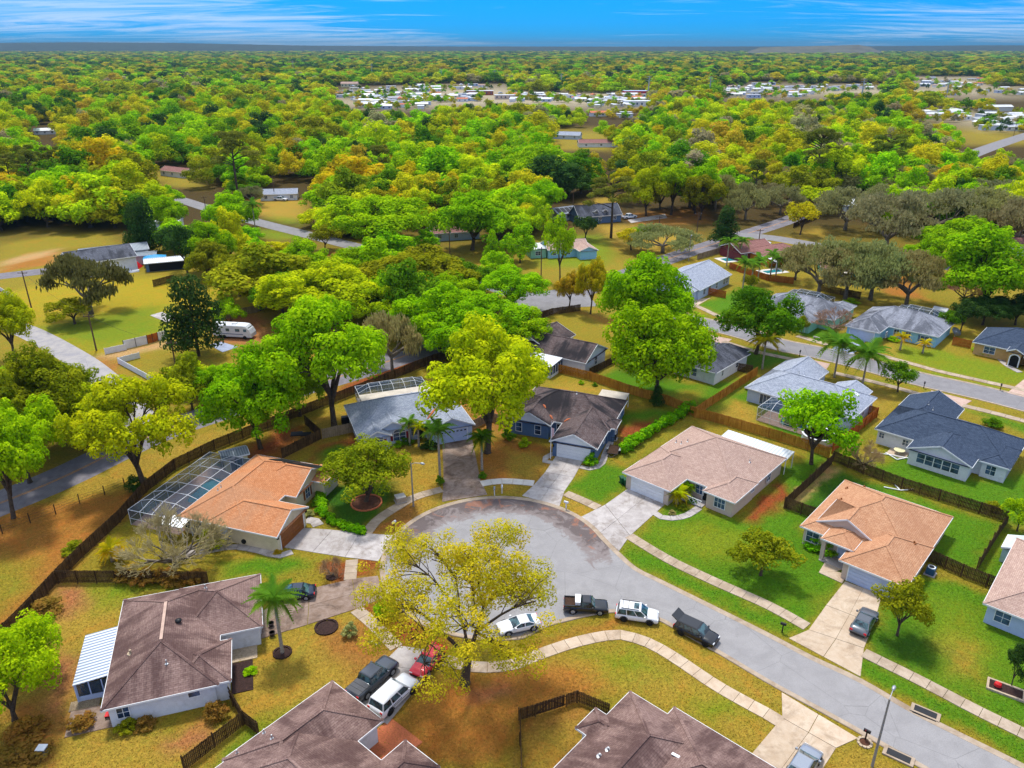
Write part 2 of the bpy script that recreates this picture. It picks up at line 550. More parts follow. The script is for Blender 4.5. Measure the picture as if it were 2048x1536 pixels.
PATCH = [
 # left open land
 (RUST, 1.5, [(-60, 1010), (110, 1003), (210, 985), (300, 972), (240, 1042), (165, 1112), (118, 1160), (40, 1243), (-60, 1330)]),
 (OLIVE, 2.5, [(-40, 1110), (60, 1120), (70, 1170), (20, 1215), (-60, 1260)]),
 (YEL, 1.5, [(90, 990), (300, 905), (430, 860), (520, 835), (700, 772), (870, 712), (868, 722), (700, 785), (510, 868), (350, 935), (300, 970), (110, 1003)]),
 (LITTER, 1.2, [(640, 800), (720, 757), (870, 702), (872, 722), (700, 785)]),
 (rgb(168, 152, 36, .84), 3, [(0, 590), (110, 560), (300, 555), (450, 560), (560, 600), (520, 640), (330, 690), (200, 712), (100, 680), (60, 650)]),
 (FRESH, 4, [(60, 660), (150, 640), (320, 610), (340, 660), (200, 700)]),
 (OLIVE, 4, [(250, 720), (340, 700), (430, 720), (400, 800), (330, 790)]),
 (DIRT, 3, [(420, 640), (500, 625), (540, 640), (530, 690), (440, 690)]),
 (SAND, 2, [(60, 500), (110, 495), (120, 520), (0, 545), (0, 525)]), (RUST, 2, [(0, 535), (110, 508), (112, 524), (0, 548)]),
 (OLIVE, 3, [(0, 490), (110, 470), (220, 465), (230, 490), (100, 500), (0, 520)]),
 (SAND, 1.5, [(195, 712), (330, 680), (345, 690), (260, 712), (210, 722)]),
 (BROWN, 1.2, [(190, 715), (235, 720), (240, 745), (200, 752)]),
 # behind the rear houses
 (BROWN, 2, [(520, 900), (560, 862), (640, 868), (640, 880), (570, 916), (540, 912)]),
 (YEL, 2, [(610, 845), (660, 820), (705, 830), (708, 862), (645, 872)]),
 (LITTER, 2, [(480, 905), (560, 862), (600, 850), (560, 910), (500, 925)]),
 (BROWN, 2, [(905, 800), (1000, 790), (1030, 830), (1020, 870), (950, 860)]),
 # lots round the circle
 (YEL, 1.2, [(645, 885), (700, 875), (745, 890), (890, 890), (884, 985), (830, 998), (760, 1040), (735, 1062), (640, 1020), (620, 960)]),
 (LITTER, 1.5, [(612, 925), (645, 890), (720, 868), (760, 880), (700, 892), (650, 915)]),
 (LAWN, 1.5, [(640, 905), (680, 890), (712, 892), (690, 910), (640, 935)]),
 (DEEP, 1.6, [(640, 975), (700, 960), (790, 965), (795, 1000), (760, 1030), (728, 1062), (690, 1056), (655, 1035), (636, 1000)]),  # deeper grass colour also stands for the round tree's shade
 (BROWN, 1.0, [(745, 1066), (790, 1020), (850, 990), (885, 982), (884, 1000), (830, 1030), (790, 1066)]),
 (YEL, 1.2, [(832, 1000), (882, 982), (883, 1003), (840, 1020)]),
 (RUST, 1.2, [(955, 905), (1000, 870), (1100, 895), (1096, 925), (1070, 965), (1025, 962), (965, 965)]),
 (YEL, 1.2, [(1010, 900), (1085, 912), (1088, 925), (1062, 962), (1020, 950)]),
 (YEL, 1.0, [(970, 972), (1062, 972), (1040, 990), (976, 988)]),
 (YEL, 1.0, [(1130, 990), (1190, 1018), (1160, 1030), (1124, 1010)]),
 (LAWN, 1.4, [(1136, 980), (1170, 942), (1215, 915), (1250, 905), (1385, 850), (1250, 945), (1245, 985), (1205, 1008)]),
 (OLIVE, 1.4, [(1215, 905), (1250, 912), (1390, 840), (1378, 862), (1245, 940), (1225, 930)]),
 (LAWN, 2.0, [(1225, 830), (1330, 815), (1370, 825), (1250, 890)]),
 (LITTER, 1.6, [(1235, 850), (1300, 838), (1330, 845), (1255, 888), (1235, 880)]),
 (YEL, 2, [(1110, 775), (1140, 765), (1260, 785), (1200, 790), (1110, 785)]),
 (YEL, 1.5, [(1080, 700), (1120, 712), (1230, 728), (1178, 752), (1110, 742)]),
 (LAWN, 2, [(1185, 755), (1235, 735), (1400, 770), (1500, 755), (1400, 822), (1330, 808), (1260, 785)]),
 (OLIVE, 2, [(1330, 790), (1400, 780), (1390, 815), (1345, 808)]),
 (LAWN, 1.6, [(1400, 830), (1500, 768), (1540, 800), (1600, 830), (1740, 830), (1665, 905), (1540, 870)]),
 (YEL, 2, [(1405, 840), (1470, 800), (1520, 815), (1530, 865), (1450, 845)]),
 # pink-tan house and its neighbour
 (LAWN, 1.4, [(1262, 1075), (1345, 1010), (1480, 1040), (1575, 930), (1640, 900), (1664, 925), (1565, 1020), (1640, 1042), (1600, 1060), (1700, 1130), (1614, 1258), (1430, 1165)]),
 (FRESH, 3.0, [(1300, 1060), (1420, 1040), (1520, 1080), (1480, 1130), (1380, 1110)]),
 (LITTER, 1.0, [(1500, 1020), (1560, 960), (1582, 975), (1560, 1015), (1520, 1045), (1490, 1040)]),
 (LAWN, 1.0, [(1240, 1108), (1256, 1085), (1430, 1172), (1610, 1262), (1575, 1275), (1330, 1160)]),
 (LAWN, 1.2, [(1570, 1010), (1664, 935), (1800, 985), (2010, 1050), (1950, 1140), (1860, 1120), (1600, 1040)]),
 (DEEP, 2.5, [(1600, 1000), (1680, 945), (1760, 975), (1700, 1010), (1620, 1030)]),
 (SAND, .8, [(1572, 1012), (1662, 930), (1672, 938), (1585, 1018)]),
 (LAWN, 1.2, [(1770, 1200), (1850, 1150), (2023, 1200), (2120, 1230), (2120, 1480), (2048, 1462), (1730, 1302)]),
 (FRESH, 4.0, [(1880, 1200), (1960, 1230), (1990, 1330), (1930, 1360), (1850, 1290)]),
 (YEL, 2.5, [(1880, 1290), (1930, 1290), (1960, 1340), (1910, 1350)]),
 (DEEP, 3, [(1770, 1270), (1840, 1260), (1880, 1300), (1830, 1330), (1760, 1310)]),  # ground shadow of the driveway tree put into the lawn colour
 (LAWN, .8, [(1724, 1315), (1850, 1375), (2048, 1478), (2110, 1510), (2048, 1522), (1725, 1352)]),
 (LAWN, 2, [(1950, 1150), (2015, 1060), (2120, 1080), (2120, 1220), (2023, 1190)]),
 (LAWN, 2, [(1670, 920), (1760, 850), (1830, 900), (1950, 955), (2120, 930), (2120, 1060), (2015, 1044)]),
 (OLIVE, 2, [(1690, 915), (1750, 860), (1790, 890), (1760, 930)]),
 (YEL, 2, [(1700, 800), (1760, 770), (1790, 800), (1745, 850)]),
 (LAWN, 1.5, [(1925, 815), (2060, 850), (2090, 880), (1960, 830)]),
 (YEL, 1.2, [(1840, 800), (1860, 795), (1920, 815), (1930, 830)]),
 # upper street lawns
 (LAWN, 1.5, [(1395, 608), (1425, 598), (1500, 570), (1560, 600), (1530, 660), (1440, 632)]),
 (LAWN, 1.5, [(1375, 618), (1435, 640), (1510, 662), (1430, 642)]),
 (LAWN, 1.2, [(1590, 665), (1620, 650), (1690, 668), (1660, 690)]),
 (FRESH, 1.5, [(1735, 690), (1780, 690), (1880, 700), (2040, 740), (2110, 760), (2000, 770), (1870, 738), (1760, 708)]),
 (YEL, 1.5, [(1730, 695), (1790, 690), (1800, 715), (1745, 705)]),
 (FRESH, 1.0, [(1765, 716), (1870, 745), (2040, 785), (2040, 790), (1860, 752), (1750, 724)]),
 (LAWN, 1.0, [(1555, 700), (1640, 718), (1600, 712), (1560, 706)]),
 (LAWN, 1.5, [(1480, 690), (1560, 705), (1600, 720), (1540, 735), (1490, 740)]),
 (FRESH, 1.5, [(1660, 740), (1760, 768), (1840, 775), (1740, 760)]),
 (RUST, 2, [(1790, 545), (1830, 560), (1850, 600), (1780, 590), (1760, 580)]),
 (YEL, 3, [(1540, 490), (1640, 455), (1650, 470), (1600, 480), (1560, 500)]),
 (FRESH, 4, [(1090, 470), (1200, 470), (1230, 500), (1200, 540), (1080, 530)]),
 (YEL, 4, [(1190, 450), (1300, 450), (1400, 470), (1340, 505), (1240, 500)]),
 (BROWN, 4, [(1250, 430), (1400, 415), (1420, 445), (1280, 450)]),
 (YEL, 4, [(1160, 400), (1260, 390), (1260, 405), (1170, 410)]),
 (FRESH, 4, [(525, 410), (600, 410), (600, 450), (540, 440)]),
 (FRESH, 3, [(480, 455), (560, 462), (600, 475), (560, 480), (480, 470)]),
 (LITTER, 2, [(640, 505), (700, 510), (700, 520), (640, 515)]),
 (FRESH, 6, [(1150, 265), (1185, 268), (1185, 285), (1150, 282)]), (FRESH, 8, [(2010, 205), (2060, 205), (2060, 228), (2000, 226)]),
 (RUST, 2, [(1060, 620), (1150, 620), (1240, 660), (1230, 640), (1100, 612)]),
 (OLIVE, 8, [(1080, 258), (1225, 262), (1225, 304), (1080, 300)]), (OLIVE, 6, [(320, 338), (410, 345), (410, 380), (320, 372)]), (OLIVE, 10, [(1860, 240), (2070, 236), (2070, 330), (1900, 330)]), (YEL, 5, [(500, 395), (620, 400), (620, 440), (500, 430)]),
 # the near edge
 (YEL, 1.5, [(118, 1170), (420, 1172), (440, 1200), (250, 1205), (200, 1425), (330, 1470), (500, 1440), (480, 1600), (-40, 1600), (40, 1300)]),
 (DIRT, 1.4, [(110, 1160), (175, 1175), (180, 1215), (130, 1230), (100, 1200)]),
 (FRESH, 2.0, [(180, 1170), (260, 1165), (380, 1172), (250, 1200), (190, 1220)]),
 (DIRT, 1.4, [(100, 1300), (150, 1320), (150, 1400), (115, 1460), (90, 1400)]),
 (DIRT, 1.2, [(330, 1480), (400, 1450), (420, 1470), (350, 1510)]),
 (BROWN, 1.6, [(60, 1390), (110, 1450), (100, 1536), (20, 1536), (10, 1420)]),
 (FRESH, 1.6, [(480, 1465), (620, 1370), (660, 1375), (520, 1460)]), (LAWN, 1.2, [(490, 1470), (520, 1468), (470, 1536), (430, 1536)]),
 (YEL, 1.2, [(525, 1285), (715, 1222), (790, 1300), (700, 1390), (650, 1380), (480, 1450), (460, 1380)]),
 (BROWN, 1.8, [(640, 1280), (720, 1240), (785, 1300), (720, 1350), (660, 1320)]),
 (OLIVE, 1.0, [(410, 1120), (560, 1112), (700, 1122), (690, 1150), (540, 1165), (420, 1160)]),
 (LAWN, 1.4, [(440, 1125), (560, 1118), (640, 1130), (560, 1150), (450, 1150)]),
 (LITTER, .8, [(640, 1125), (700, 1120), (700, 1160), (660, 1165)]), (LITTER, .8, [(715, 1120), (756, 1126), (752, 1148), (712, 1155)]),
 (LITTER, 1.2, [(726, 1210), (768, 1200), (800, 1230), (850, 1262), (905, 1280), (880, 1290), (800, 1290), (750, 1245)]),
 (RUST, 1.4, [(840, 1370), (960, 1345), (1180, 1310), (1230, 1370), (1160, 1400), (1040, 1440), (1000, 1536), (800, 1536), (790, 1450)]),
 (YEL, 2.0, [(1090, 1320), (1230, 1285), (1300, 1305), (1480, 1410), (1560, 1450), (1505, 1505), (1350, 1410), (1230, 1370)]),
 (FRESH, 2.4, [(1170, 1310), (1260, 1300), (1330, 1350), (1230, 1345)]), (FRESH, 2.0, [(1380, 1400), (1440, 1390), (1490, 1430), (1420, 1440)]),
 (RUST, 1.2, [(1030, 1310), (1130, 1270), (1230, 1240), (1290, 1250), (1230, 1262), (1150, 1275), (1030, 1325)]),
 (YEL, 1.0, [(1250, 1250), (1320, 1250), (1430, 1310), (1560, 1385), (1560, 1425), (1420, 1345), (1300, 1275)]),
 (DIRT, 1.0, [(935, 1380), (985, 1360), (1010, 1385), (960, 1405)]),
 (BROWN, 1.2, [(1045, 1445), (1150, 1410), (1200, 1440), (1110, 1536), (1045, 1536)]), (YEL, 1.5, [(1060, 1480), (1130, 1440), (1170, 1450), (1090, 1536), (1050, 1536)]),
 (YEL, .8, [(1670, 1500), (1720, 1480), (1780, 1520), (1840, 1600), (1650, 1600)]),
]
for x0, x1, y0, y1 in [(675, 860, 172, 218), (840, 1300, 178, 214), (1450, 1760, 170, 196), (1830, 2060, 160, 190), (1840, 1930, 225, 242), (1960, 2060, 232, 262), (1500, 1850, 106, 110)]:
    PATCH.append((rgb(176, 166, 140, .8), 6, [(x0, y0), (x1, y0), (x1, y1), (x0, y1)]))
def lay_patches(gcol, wx, wy):
    for col_, soft, poly in PATCH:
        wp = [G(*q) for q in poly]
        lo_x, hi_x = min(q.x for q in wp) - 4 * soft, max(q.x for q in wp) + 4 * soft
        lo_y, hi_y = min(q.y for q in wp) - 4 * soft, max(q.y for q in wp) + 4 * soft
        m_ = (wx > lo_x) & (wx < hi_x) & (wy > lo_y) & (wy < hi_y)
        if not m_.any():
            continue
        a = np.clip(sdist(wx[m_], wy[m_], wp) / (2 * soft) + .5, 0, 1)[:, None]
        a = a * a * (3 - 2 * a)
        gcol[m_] = gcol[m_] * (1 - a) + np.array(col_[:3]) * a
    return gcol
gcol = lay_patches(gcol, wx, wy)
nx_, ny_ = len(xs), len(ys)
ii = (np.arange(ny_ - 1)[:, None] * nx_ + np.arange(nx_ - 1)[None, :]).ravel()
gf = np.stack([ii, ii + 1, ii + 1 + nx_, ii + nx_], 1)
def np_mesh(name, verts, quads, mats=(), point_attr=None, smooth=False):
    me = bpy.data.meshes.new(name)
    nv, nf = len(verts), len(quads)
    k = quads.shape[1]
    me.vertices.add(nv)
    me.vertices.foreach_set('co', np.ascontiguousarray(verts, dtype=np.float32).ravel())
    me.loops.add(nf * k)
    me.loops.foreach_set('vertex_index', np.ascontiguousarray(quads, dtype=np.int32).ravel())
    me.polygons.add(nf)
    me.polygons.foreach_set('loop_start', np.arange(0, nf * k, k, dtype=np.int32))
    for m_ in mats:
        me.materials.append(m_)
    for nm, typ, arr in (point_attr or []):
        at = me.attributes.new(nm, typ, 'POINT')
        at.data.foreach_set('color' if typ == 'FLOAT_COLOR' else 'value', np.ascontiguousarray(arr, dtype=np.float32).ravel())
    me.update(calc_edges=True)
    if smooth:
        me.polygons.foreach_set('use_smooth', np.ones(nf, bool))
    return me
m, t, p = base_mat('ground_cover', .95, 0, .1)
v = world_pos(t)
at = N(t, 'ShaderNodeAttribute', attribute_type='GEOMETRY', attribute_name='tone').outputs['Color']
c = mixc(t, ramp(t, noise(t, 3.4, 8, v, .85), .36, .64), tuple([.46, .45, .42, 1]), tuple([1.36, 1.34, 1.3, 1]))
c = mixc(t, 1.0, at, c, 'MULTIPLY')
c = mixc(t, ramp(t, noise(t, .24, 6, v, .7, .9), .50, .62, 0, .5), c, mixc(t, 1.0, at, (1.25, .82, .8, 1), 'MULTIPLY'))
c = mixc(t, ramp(t, noise(t, .38, 6, v, .72, 1.1), .52, .64, 0, .5), c, mixc(t, 1.0, at, (.62, .95, .8, 1), 'MULTIPLY'))
c = mixc(t, ramp(t, noise(t, 14.0, 3, v, .8), .5, .66, 0, .6), c, mixc(t, 1.0, at, (1.55, 1.4, 1.3, 1), 'MULTIPLY'))
c = mixc(t, ramp(t, noise(t, 1.1, 7, v, .8, 1.2), .5, .68, 0, .5), c, mixc(t, 1.0, at, (.62, .60, .62, 1), 'MULTIPLY'))
c = mixc(t, ramp(t, noise(t, .6, 7, v, .78, 1.6), .54, .66, 0, .5), c, mixc(t, 1.0, at, (1.3, 1.02, 1.3, 1), 'MULTIPLY'))
c = mixc(t, ramp(t, noise(t, .8, 7, v, .8, 1.4), .62, .72, 0, .6), c, rgb(186, 150, 98, .8))
wv = N(t, 'ShaderNodeTexWave', wave_type='BANDS', bands_direction='X', wave_profile='SIN')
wv.inputs['Scale'].default_value = .27
wv.inputs['Distortion'].default_value = 1.2
rot = N(t, 'ShaderNodeMapping')
rot.inputs['Rotation'].default_value = (0, 0, R(42))
t.links.new(v, rot.inputs[0])
t.links.new(rot.outputs[0], wv.inputs[0])
c = mixc(t, ramp(t, wv.outputs[0], .3, .7, 0, .22), c, mixc(t, 1.0, at, (.7, .78, .7, 1), 'MULTIPLY'))
c = mixc(t, ramp(t, noise(t, 26.0, 2, v, .6), .62, .72, 0, .55), c, mixc(t, 1.0, at, (1.7, 1.5, 1.5, 1), 'MULTIPLY'))
t.links.new(c, p.inputs['Base Color'])
bump(t, p, noise(t, 6.0, 6, v, .85), .16, .7)
gme = np_mesh('ground', np.stack([gxx, gyy, np.zeros_like(gxx)], 1), gf, [M('ground_cover')],
              [('tone', 'FLOAT_COLOR', np.concatenate([gcol, np.ones((len(gcol), 1))], 1))])
struct(link('ground', gme))

# asphalt: pale and worn, with damp silt round the gutter of the circle
def asphalt(name, a, b, silt=False):
    m, t, p = base_mat(name, .85, 0, .25)
    v = world_pos(t)
    c = mixc(t, ramp(t, noise(t, .5, 6, v, .65, .5), .3, .7), a, b)
    c = mixc(t, ramp(t, noise(t, 9, 6, v, .85), .42, .68, 0, .4), c, tuple(q * .62 for q in a[:3]) + (1,))
    c = mixc(t, ramp(t, noise(t, .9, 7, v, .8, 1.0), .55, .72, 0, .35), c, tuple(q * .7 for q in a[:3]) + (1,))
    # cracks
    vo = N(t, 'ShaderNodeTexVoronoi', feature='DISTANCE_TO_EDGE')
    vo.inputs['Scale'].default_value = .16
    t.links.new(mixc(t, .25, v, N(t, 'ShaderNodeTexNoise', i_Scale=.5, i_Detail=4.0).outputs[1], 'ADD'), vo.inputs['Vector'])
    c = mixc(t, ramp(t, vo.outputs['Distance'], 0, .006, .4, 0), c, tuple(q * .35 for q in a[:3]) + (1,))
    if silt:
        dn = N(t, 'ShaderNodeVectorMath', operation='DISTANCE')
        dn.inputs[1].default_value = (BC.x, BC.y, .01)
        t.links.new(v, dn.inputs[0])
        ring = N(t, 'ShaderNodeMath', operation='MULTIPLY')
        t.links.new(ramp(t, dn.outputs['Value'], 6.5, 12.2), ring.inputs[0])
        t.links.new(ramp(t, dn.outputs['Value'], 13.6, 15.0, 1, 0), ring.inputs[1])
        yy = N(t, 'ShaderNodeSeparateXYZ')
        t.links.new(v, yy.inputs[0])
        back = ramp(t, yy.outputs[1], 70, 82, .1, 1)
        k = N(t, 'ShaderNodeMath', operation='MULTIPLY')
        t.links.new(ring.outputs[0], k.inputs[0])
        t.links.new(back, k.inputs[1])
        ns = noise(t, .42, 6, v, .68, 1.2)
        sm = N(t, 'ShaderNodeMath', operation='MULTIPLY_ADD')
        sm.inputs[1].default_value = .75
        t.links.new(k.outputs[0], sm.inputs[0])
        t.links.new(ns, sm.inputs[2])
        c = mixc(t, ramp(t, sm.outputs[0], .92, 1.06, 0, .6), c, rgb(124, 106, 102, .8))
        c = mixc(t, ramp(t, sm.outputs[0], 1.10, 1.26, 0, .65), c, rgb(82, 70, 70, .8))
        n3 = noise(t, .3, 5, v, .7, 1.5)
        k2 = N(t, 'ShaderNodeMath', operation='MULTIPLY_ADD')
        k2.inputs[1].default_value = .5
        t.links.new(k.outputs[0], k2.inputs[0])
        t.links.new(n3, k2.inputs[2])
        c = mixc(t, ramp(t, k2.outputs[0], 1.02, 1.12, 0, .6), c, rgb(170, 112, 84, .8))
    t.links.new(c, p.inputs['Base Color'])
    bump(t, p, noise(t, 18, 3, v), .01, .4)
asphalt('asphalt_pale', rgb(160, 158, 160, .72), rgb(174, 172, 174, .72), True)
asphalt('asphalt_worn', rgb(142, 140, 144, .72), rgb(158, 156, 160, .72))
asphalt('asphalt_dark', rgb(122, 118, 126, .74), rgb(146, 142, 150, .74))
asphalt('gravel_track', rgb(168, 166, 172, .72), rgb(196, 190, 186, .72))
def concrete(name, a, b, dirt, amt):
    m, t, p = base_mat(name, .85, 0, .25)
    v = world_pos(t)
    oi = N(t, 'ShaderNodeObjectInfo').outputs['Random']
    c = mixc(t, ramp(t, noise(t, .9, 6, v, .7, .4), .3, .7), a, b)
    c = mixc(t, ramp(t, oi, 0, 1, 0, .35), c, tuple(q * .75 for q in a[:3]) + (1,))
    c = mixc(t, ramp(t, noise(t, .35, 6, v, .72, .8), .48, .66, 0, amt), c, dirt)
    c = mixc(t, ramp(t, noise(t, 4.0, 4, v, .7), .55, .8, 0, .35), c, tuple(q * .55 for q in b[:3]) + (1,))
    t.links.new(c, p.inputs['Base Color'])
    return m
concrete('concrete_warm', rgb(204, 180, 154, .78), rgb(222, 204, 182, .78), rgb(150, 126, 104, .7), .5)
concrete('concrete_grey', rgb(178, 170, 168, .78), rgb(208, 202, 200, .78), rgb(130, 116, 104, .7), .55)
concrete('concrete_dirty', rgb(140, 116, 100, .78), rgb(178, 158, 146, .78), rgb(84, 66, 54, .7), .7)
concrete('concrete_pink', rgb(200, 168, 152, .78), rgb(216, 190, 178, .78), rgb(160, 128, 114, .7), .4)
concrete('concrete_blue', rgb(166, 178, 206, .78), rgb(186, 196, 220, .78), rgb(140, 148, 172, .7), .4)
concrete('concrete_bright', rgb(226, 220, 214, .8), rgb(238, 234, 228, .8), rgb(196, 184, 172, .7), .3)
concrete('concrete_path', rgb(178, 158, 136, .78), rgb(206, 188, 168, .78), rgb(136, 112, 88, .7), .5)

def sheet(name, poly, z, mat):
    b = MB()
    b.add([(q[0], q[1], z) for q in poly], [tuple(range(len(poly)))])
    o = b.build(name, mat)
    if o.data.polygons[0].normal.z < 0:
        o.data.flip_normals()
    return struct(o)
def smooth_line(pts, step=1.0):
    """Catmull-Rom through the points, resampled evenly"""
    P = [Vector((q[0], q[1], 0)) for q in pts]
    if len(P) > 2:
        out_ = []
        for i in range(len(P) - 1):
            p0, p1, p2, p3 = P[max(i - 1, 0)], P[i], P[i + 1], P[min(i + 2, len(P) - 1)]
            n = max(2, int((p2 - p1).length / .4))
            for k in range(n):
                t_ = k / n
                out_.append(.5 * ((2 * p1) + (p2 - p0) * t_ + (2 * p0 - 5 * p1 + 4 * p2 - p3) * t_ * t_ + (3 * p1 - p0 - 3 * p2 + p3) * t_ ** 3))
        out_.append(P[-1])
        P = out_
    acc = [0]
    for i in range(1, len(P)):
        acc.append(acc[-1] + (P[i] - P[i - 1]).length)
    n = max(1, round(acc[-1] / step))
    res, j = [], 0
    for k in range(n + 1):
        s_ = acc[-1] * k / n
        while j < len(P) - 2 and acc[j + 1] < s_:
            j += 1
        d_ = acc[j + 1] - acc[j]
        res.append(P[j].lerp(P[j + 1], (s_ - acc[j]) / d_ if d_ else 0))
    return res
def sides(line, w0, w1):
    a, b = [], []
    for i, q in enumerate(line):
        d_ = (line[min(i + 1, len(line) - 1)] - line[max(i - 1, 0)]).normalized()
        n_ = Vector((-d_.y, d_.x, 0))
        a.append(q + n_ * w0)
        b.append(q + n_ * w1)
    return a, b
def road(name, line, width, mat, z=.012, stripe=None):
    L = smooth_line(line, 3.0)
    a, b = sides(L, width / 2, -width / 2)
    mbb = MB()
    n = len(L)
    mbb.add([(q.x, q.y, z) for q in a] + [(q.x, q.y, z) for q in b], [(i, n + i, n + i + 1, i + 1) for i in range(n - 1)])
    o = struct(mbb.build(name, mat))
    if stripe:
        for off in (.08, -.2):
            a, b = sides(L, off + .12, off)
            mbb = MB()
            mbb.add([(q.x, q.y, z + .005) for q in a] + [(q.x, q.y, z + .005) for q in b], [(i, n + i, n + i + 1, i + 1) for i in range(n - 1)])
            mbb.build('centre_line', stripe, o)
    return o
# street and circle: outline follows the outer edge of the kerb
right_edge = [(1240, 1106), (1274, 1136), (1316, 1157), (1389, 1193), (1536, 1266), (1626, 1313), (1722, 1358), (1830, 1420), (1927, 1469), (2048, 1529), (2300, 1660)]
left_edge = [(1500, 1640), (1500, 1640)]
left_edge = [(2100, 1690), (1960, 1606), (1817, 1524), (1695, 1455), (1626, 1417), (1536, 1368), (1430, 1305), (1347, 1258), (1313, 1240), (1270, 1228), (1232, 1226), (1191, 1230), (1128, 1245), (1084, 1258)]
RE = [G(*q) for q in right_edge]
LE = [G(*q) for q in left_edge]
def arc(p, q):
    a0, a1 = math.atan2(p.y - BC.y, p.x - BC.x), math.atan2(q.y - BC.y, q.x - BC.x)
    while a1 < a0:
        a1 += 2 * PI
    return [BC + Vector((math.cos(a0 + (a1 - a0) * k / 40), math.sin(a0 + (a1 - a0) * k / 40), 0)) * BR for k in range(41)]
ARC = arc(G(1217, 1088), G(1050, 1270))        # round the far side of the circle, anticlockwise
KERB = smooth_line(RE[::-1] + ARC[1:] + LE[::-1], 1.2)
inner, _ = sides(KERB, .0, .0)
sheet('road_surface', [(q.x, q.y) for q in KERB], .012, M('asphalt_pale'))
def kerb(name, line, side=1, w_=.62, mat='concrete_path'):
    prof = [(0, .09), (.16, .10), (.34, .05), (w_, .025)]
    mbb = MB()
    cols = []
    for off, z in prof:
        a, _ = sides(line, side * off, 0)
        cols.append([(q.x, q.y, z) for q in a])
    cols.insert(0, [(q.x - 0, q.y, .0) for q in line])
    n = len(line)
    vs_ = [q for c_ in cols for q in c_]
    fs = [(c_ * n + i, c_ * n + i + 1, (c_ + 1) * n + i + 1, (c_ + 1) * n + i) for c_ in range(len(cols) - 1) for i in range(n - 1)]
    mbb.add(vs_, fs)
    return struct(mbb.build(name, M(mat), smooth=True))
kerb('kerb', KERB, 1)
plain('road_paint_yellow', rgb(214, 150, 60, .8), .8, var=.3)
plain('road_paint_white', rgb(220, 220, 220, .8), .8, var=.2)
road('main_road', [G(*q) for q in [(-260, 1110), (-60, 1030), (118, 958), (310, 868), (500, 805), (717, 742), (860, 694), (990, 648), (1095, 608), (1210, 565), (1345, 515), (1440, 484), (1560, 446), (1640, 415), (1720, 385)]], 7.4, M('asphalt_dark'), .012, M('road_paint_yellow'))
road('side_road', [G(*q) for q in [(240, 365), (320, 387), (370, 402), (417, 417), (522, 446), (610, 468), (690, 488), (800, 516), (920, 549), (1000, 577), (1090, 606)]], 6.6, M('asphalt_worn'), .02)
road('junction_pad', [G(1040, 622), G(1100, 600), G(1180, 594)], 15, M('asphalt_worn'), .028)
road('lane', [G(*q) for q in [(-60, 622), (39, 657), (85, 678), (130, 703), (170, 728), (215, 765), (262, 815), (300, 868)]], 5.2, M('gravel_track'), .004)
up = [G(*q) for q in [(1240, 566), (1290, 602), (1330, 624), (1374, 639), (1430, 652), (1500, 670), (1556, 689), (1645, 707), (1740, 731), (1834, 757), (1960, 785), (2090, 818), (2300, 870)]]
road('upper_street', up, 6.9, M('asphalt_worn'), .016)
ULn = smooth_line(up, 3.0)
a_, b_ = sides(ULn, 3.75, -3.75)
kerb('kerb', a_, -1, .5)
kerb('kerb', b_, 1, .5)
road('cross_street', [G(1480, 470), G(1545, 476), G(1610, 487), G(1690, 500), G(1780, 517), G(1900, 535)], 7.5, M('asphalt_worn'), .02)
road('far_road', [G(1880, 335), G(1935, 312), G(2000, 288), G(2080, 262)], 11, M('asphalt_worn'), .02)
road('black_driveway', [G(-30, 556), G(40, 548), G(100, 541)], 7, M('asphalt_dark'), .02)

# slabs
SLABS = []
def slab_mesh(c4, z0, z1):
    SLABS.append([(q[0], q[1]) for q in c4])
    b = MB()
    b.prism(c4, z0, z1)
    me = bpy.data.meshes.new('paving_slab')
    me.from_pydata(b.v, [], b.f)
    return me
def paving(name):
    o = link(name, None)
    return struct(o)
def walk(line_px, width=1.5, step=1.5, mat='concrete_path', z1=.075, name='sidewalk', raw=False):
    L = smooth_line(line_px if raw else [G(*q) for q in line_px], step)
    par = paving(name)
    a, b = sides(L, width / 2, -width / 2)
    for i in range(len(L) - 1):
        c4 = [b[i], b[i + 1], a[i + 1], a[i]]
        cen = sum(c4, Vector()) / 4
        c4 = [q + (cen - q).normalized() * .03 for q in c4]
        me = slab_mesh(c4, .0, z1 + random.uniform(-.006, .006))
        me.materials.append(M(mat))
        link('paving_slab', me, par)
    return par
def drive(left_px, right_px, cols=2, mat='concrete_warm', z1=.06, name='driveway', rows=None):
    """left/right edges as matching pixel lists; each cell between them is one slab"""
    A = [G(*q) for q in left_px]
    B = [G(*q) for q in right_px]
    par = paving(name)
    for i in range(len(A) - 1):
        for k in range(cols):
            f0, f1 = k / cols, (k + 1) / cols
            c4 = [A[i].lerp(B[i], f0), A[i].lerp(B[i], f1), A[i + 1].lerp(B[i + 1], f1), A[i + 1].lerp(B[i + 1], f0)]
            if (c4[1] - c4[0]).cross(c4[2] - c4[0]).z < 0:
                c4.reverse()
            cen = sum(c4, Vector()) / 4
            c4 = [q + (cen - q).normalized() * .035 for q in c4]
            me = slab_mesh(c4, 0, z1 + random.uniform(-.005, .005))
            me.materials.append(M(mat))
            link('paving_slab', me, par)
    return par
walk([(890, 1321), (955, 1335), (1024, 1330), (1076, 1310), (1154, 1284), (1227, 1270), (1264, 1275), (1305, 1290), (1357, 1321), (1422, 1365), (1480, 1399), (1536, 1429), (1562, 1445)], mat='concrete_warm')
walk([(712, 1219), (746, 1248), (793, 1296)], mat='concrete_path')
walk([(1258, 1072), (1336, 1119), (1430, 1164), (1536, 1211), (1614, 1254)])
walk([(1727, 1306), (1848, 1366), (1945, 1417), (2048, 1468), (2160, 1525)])
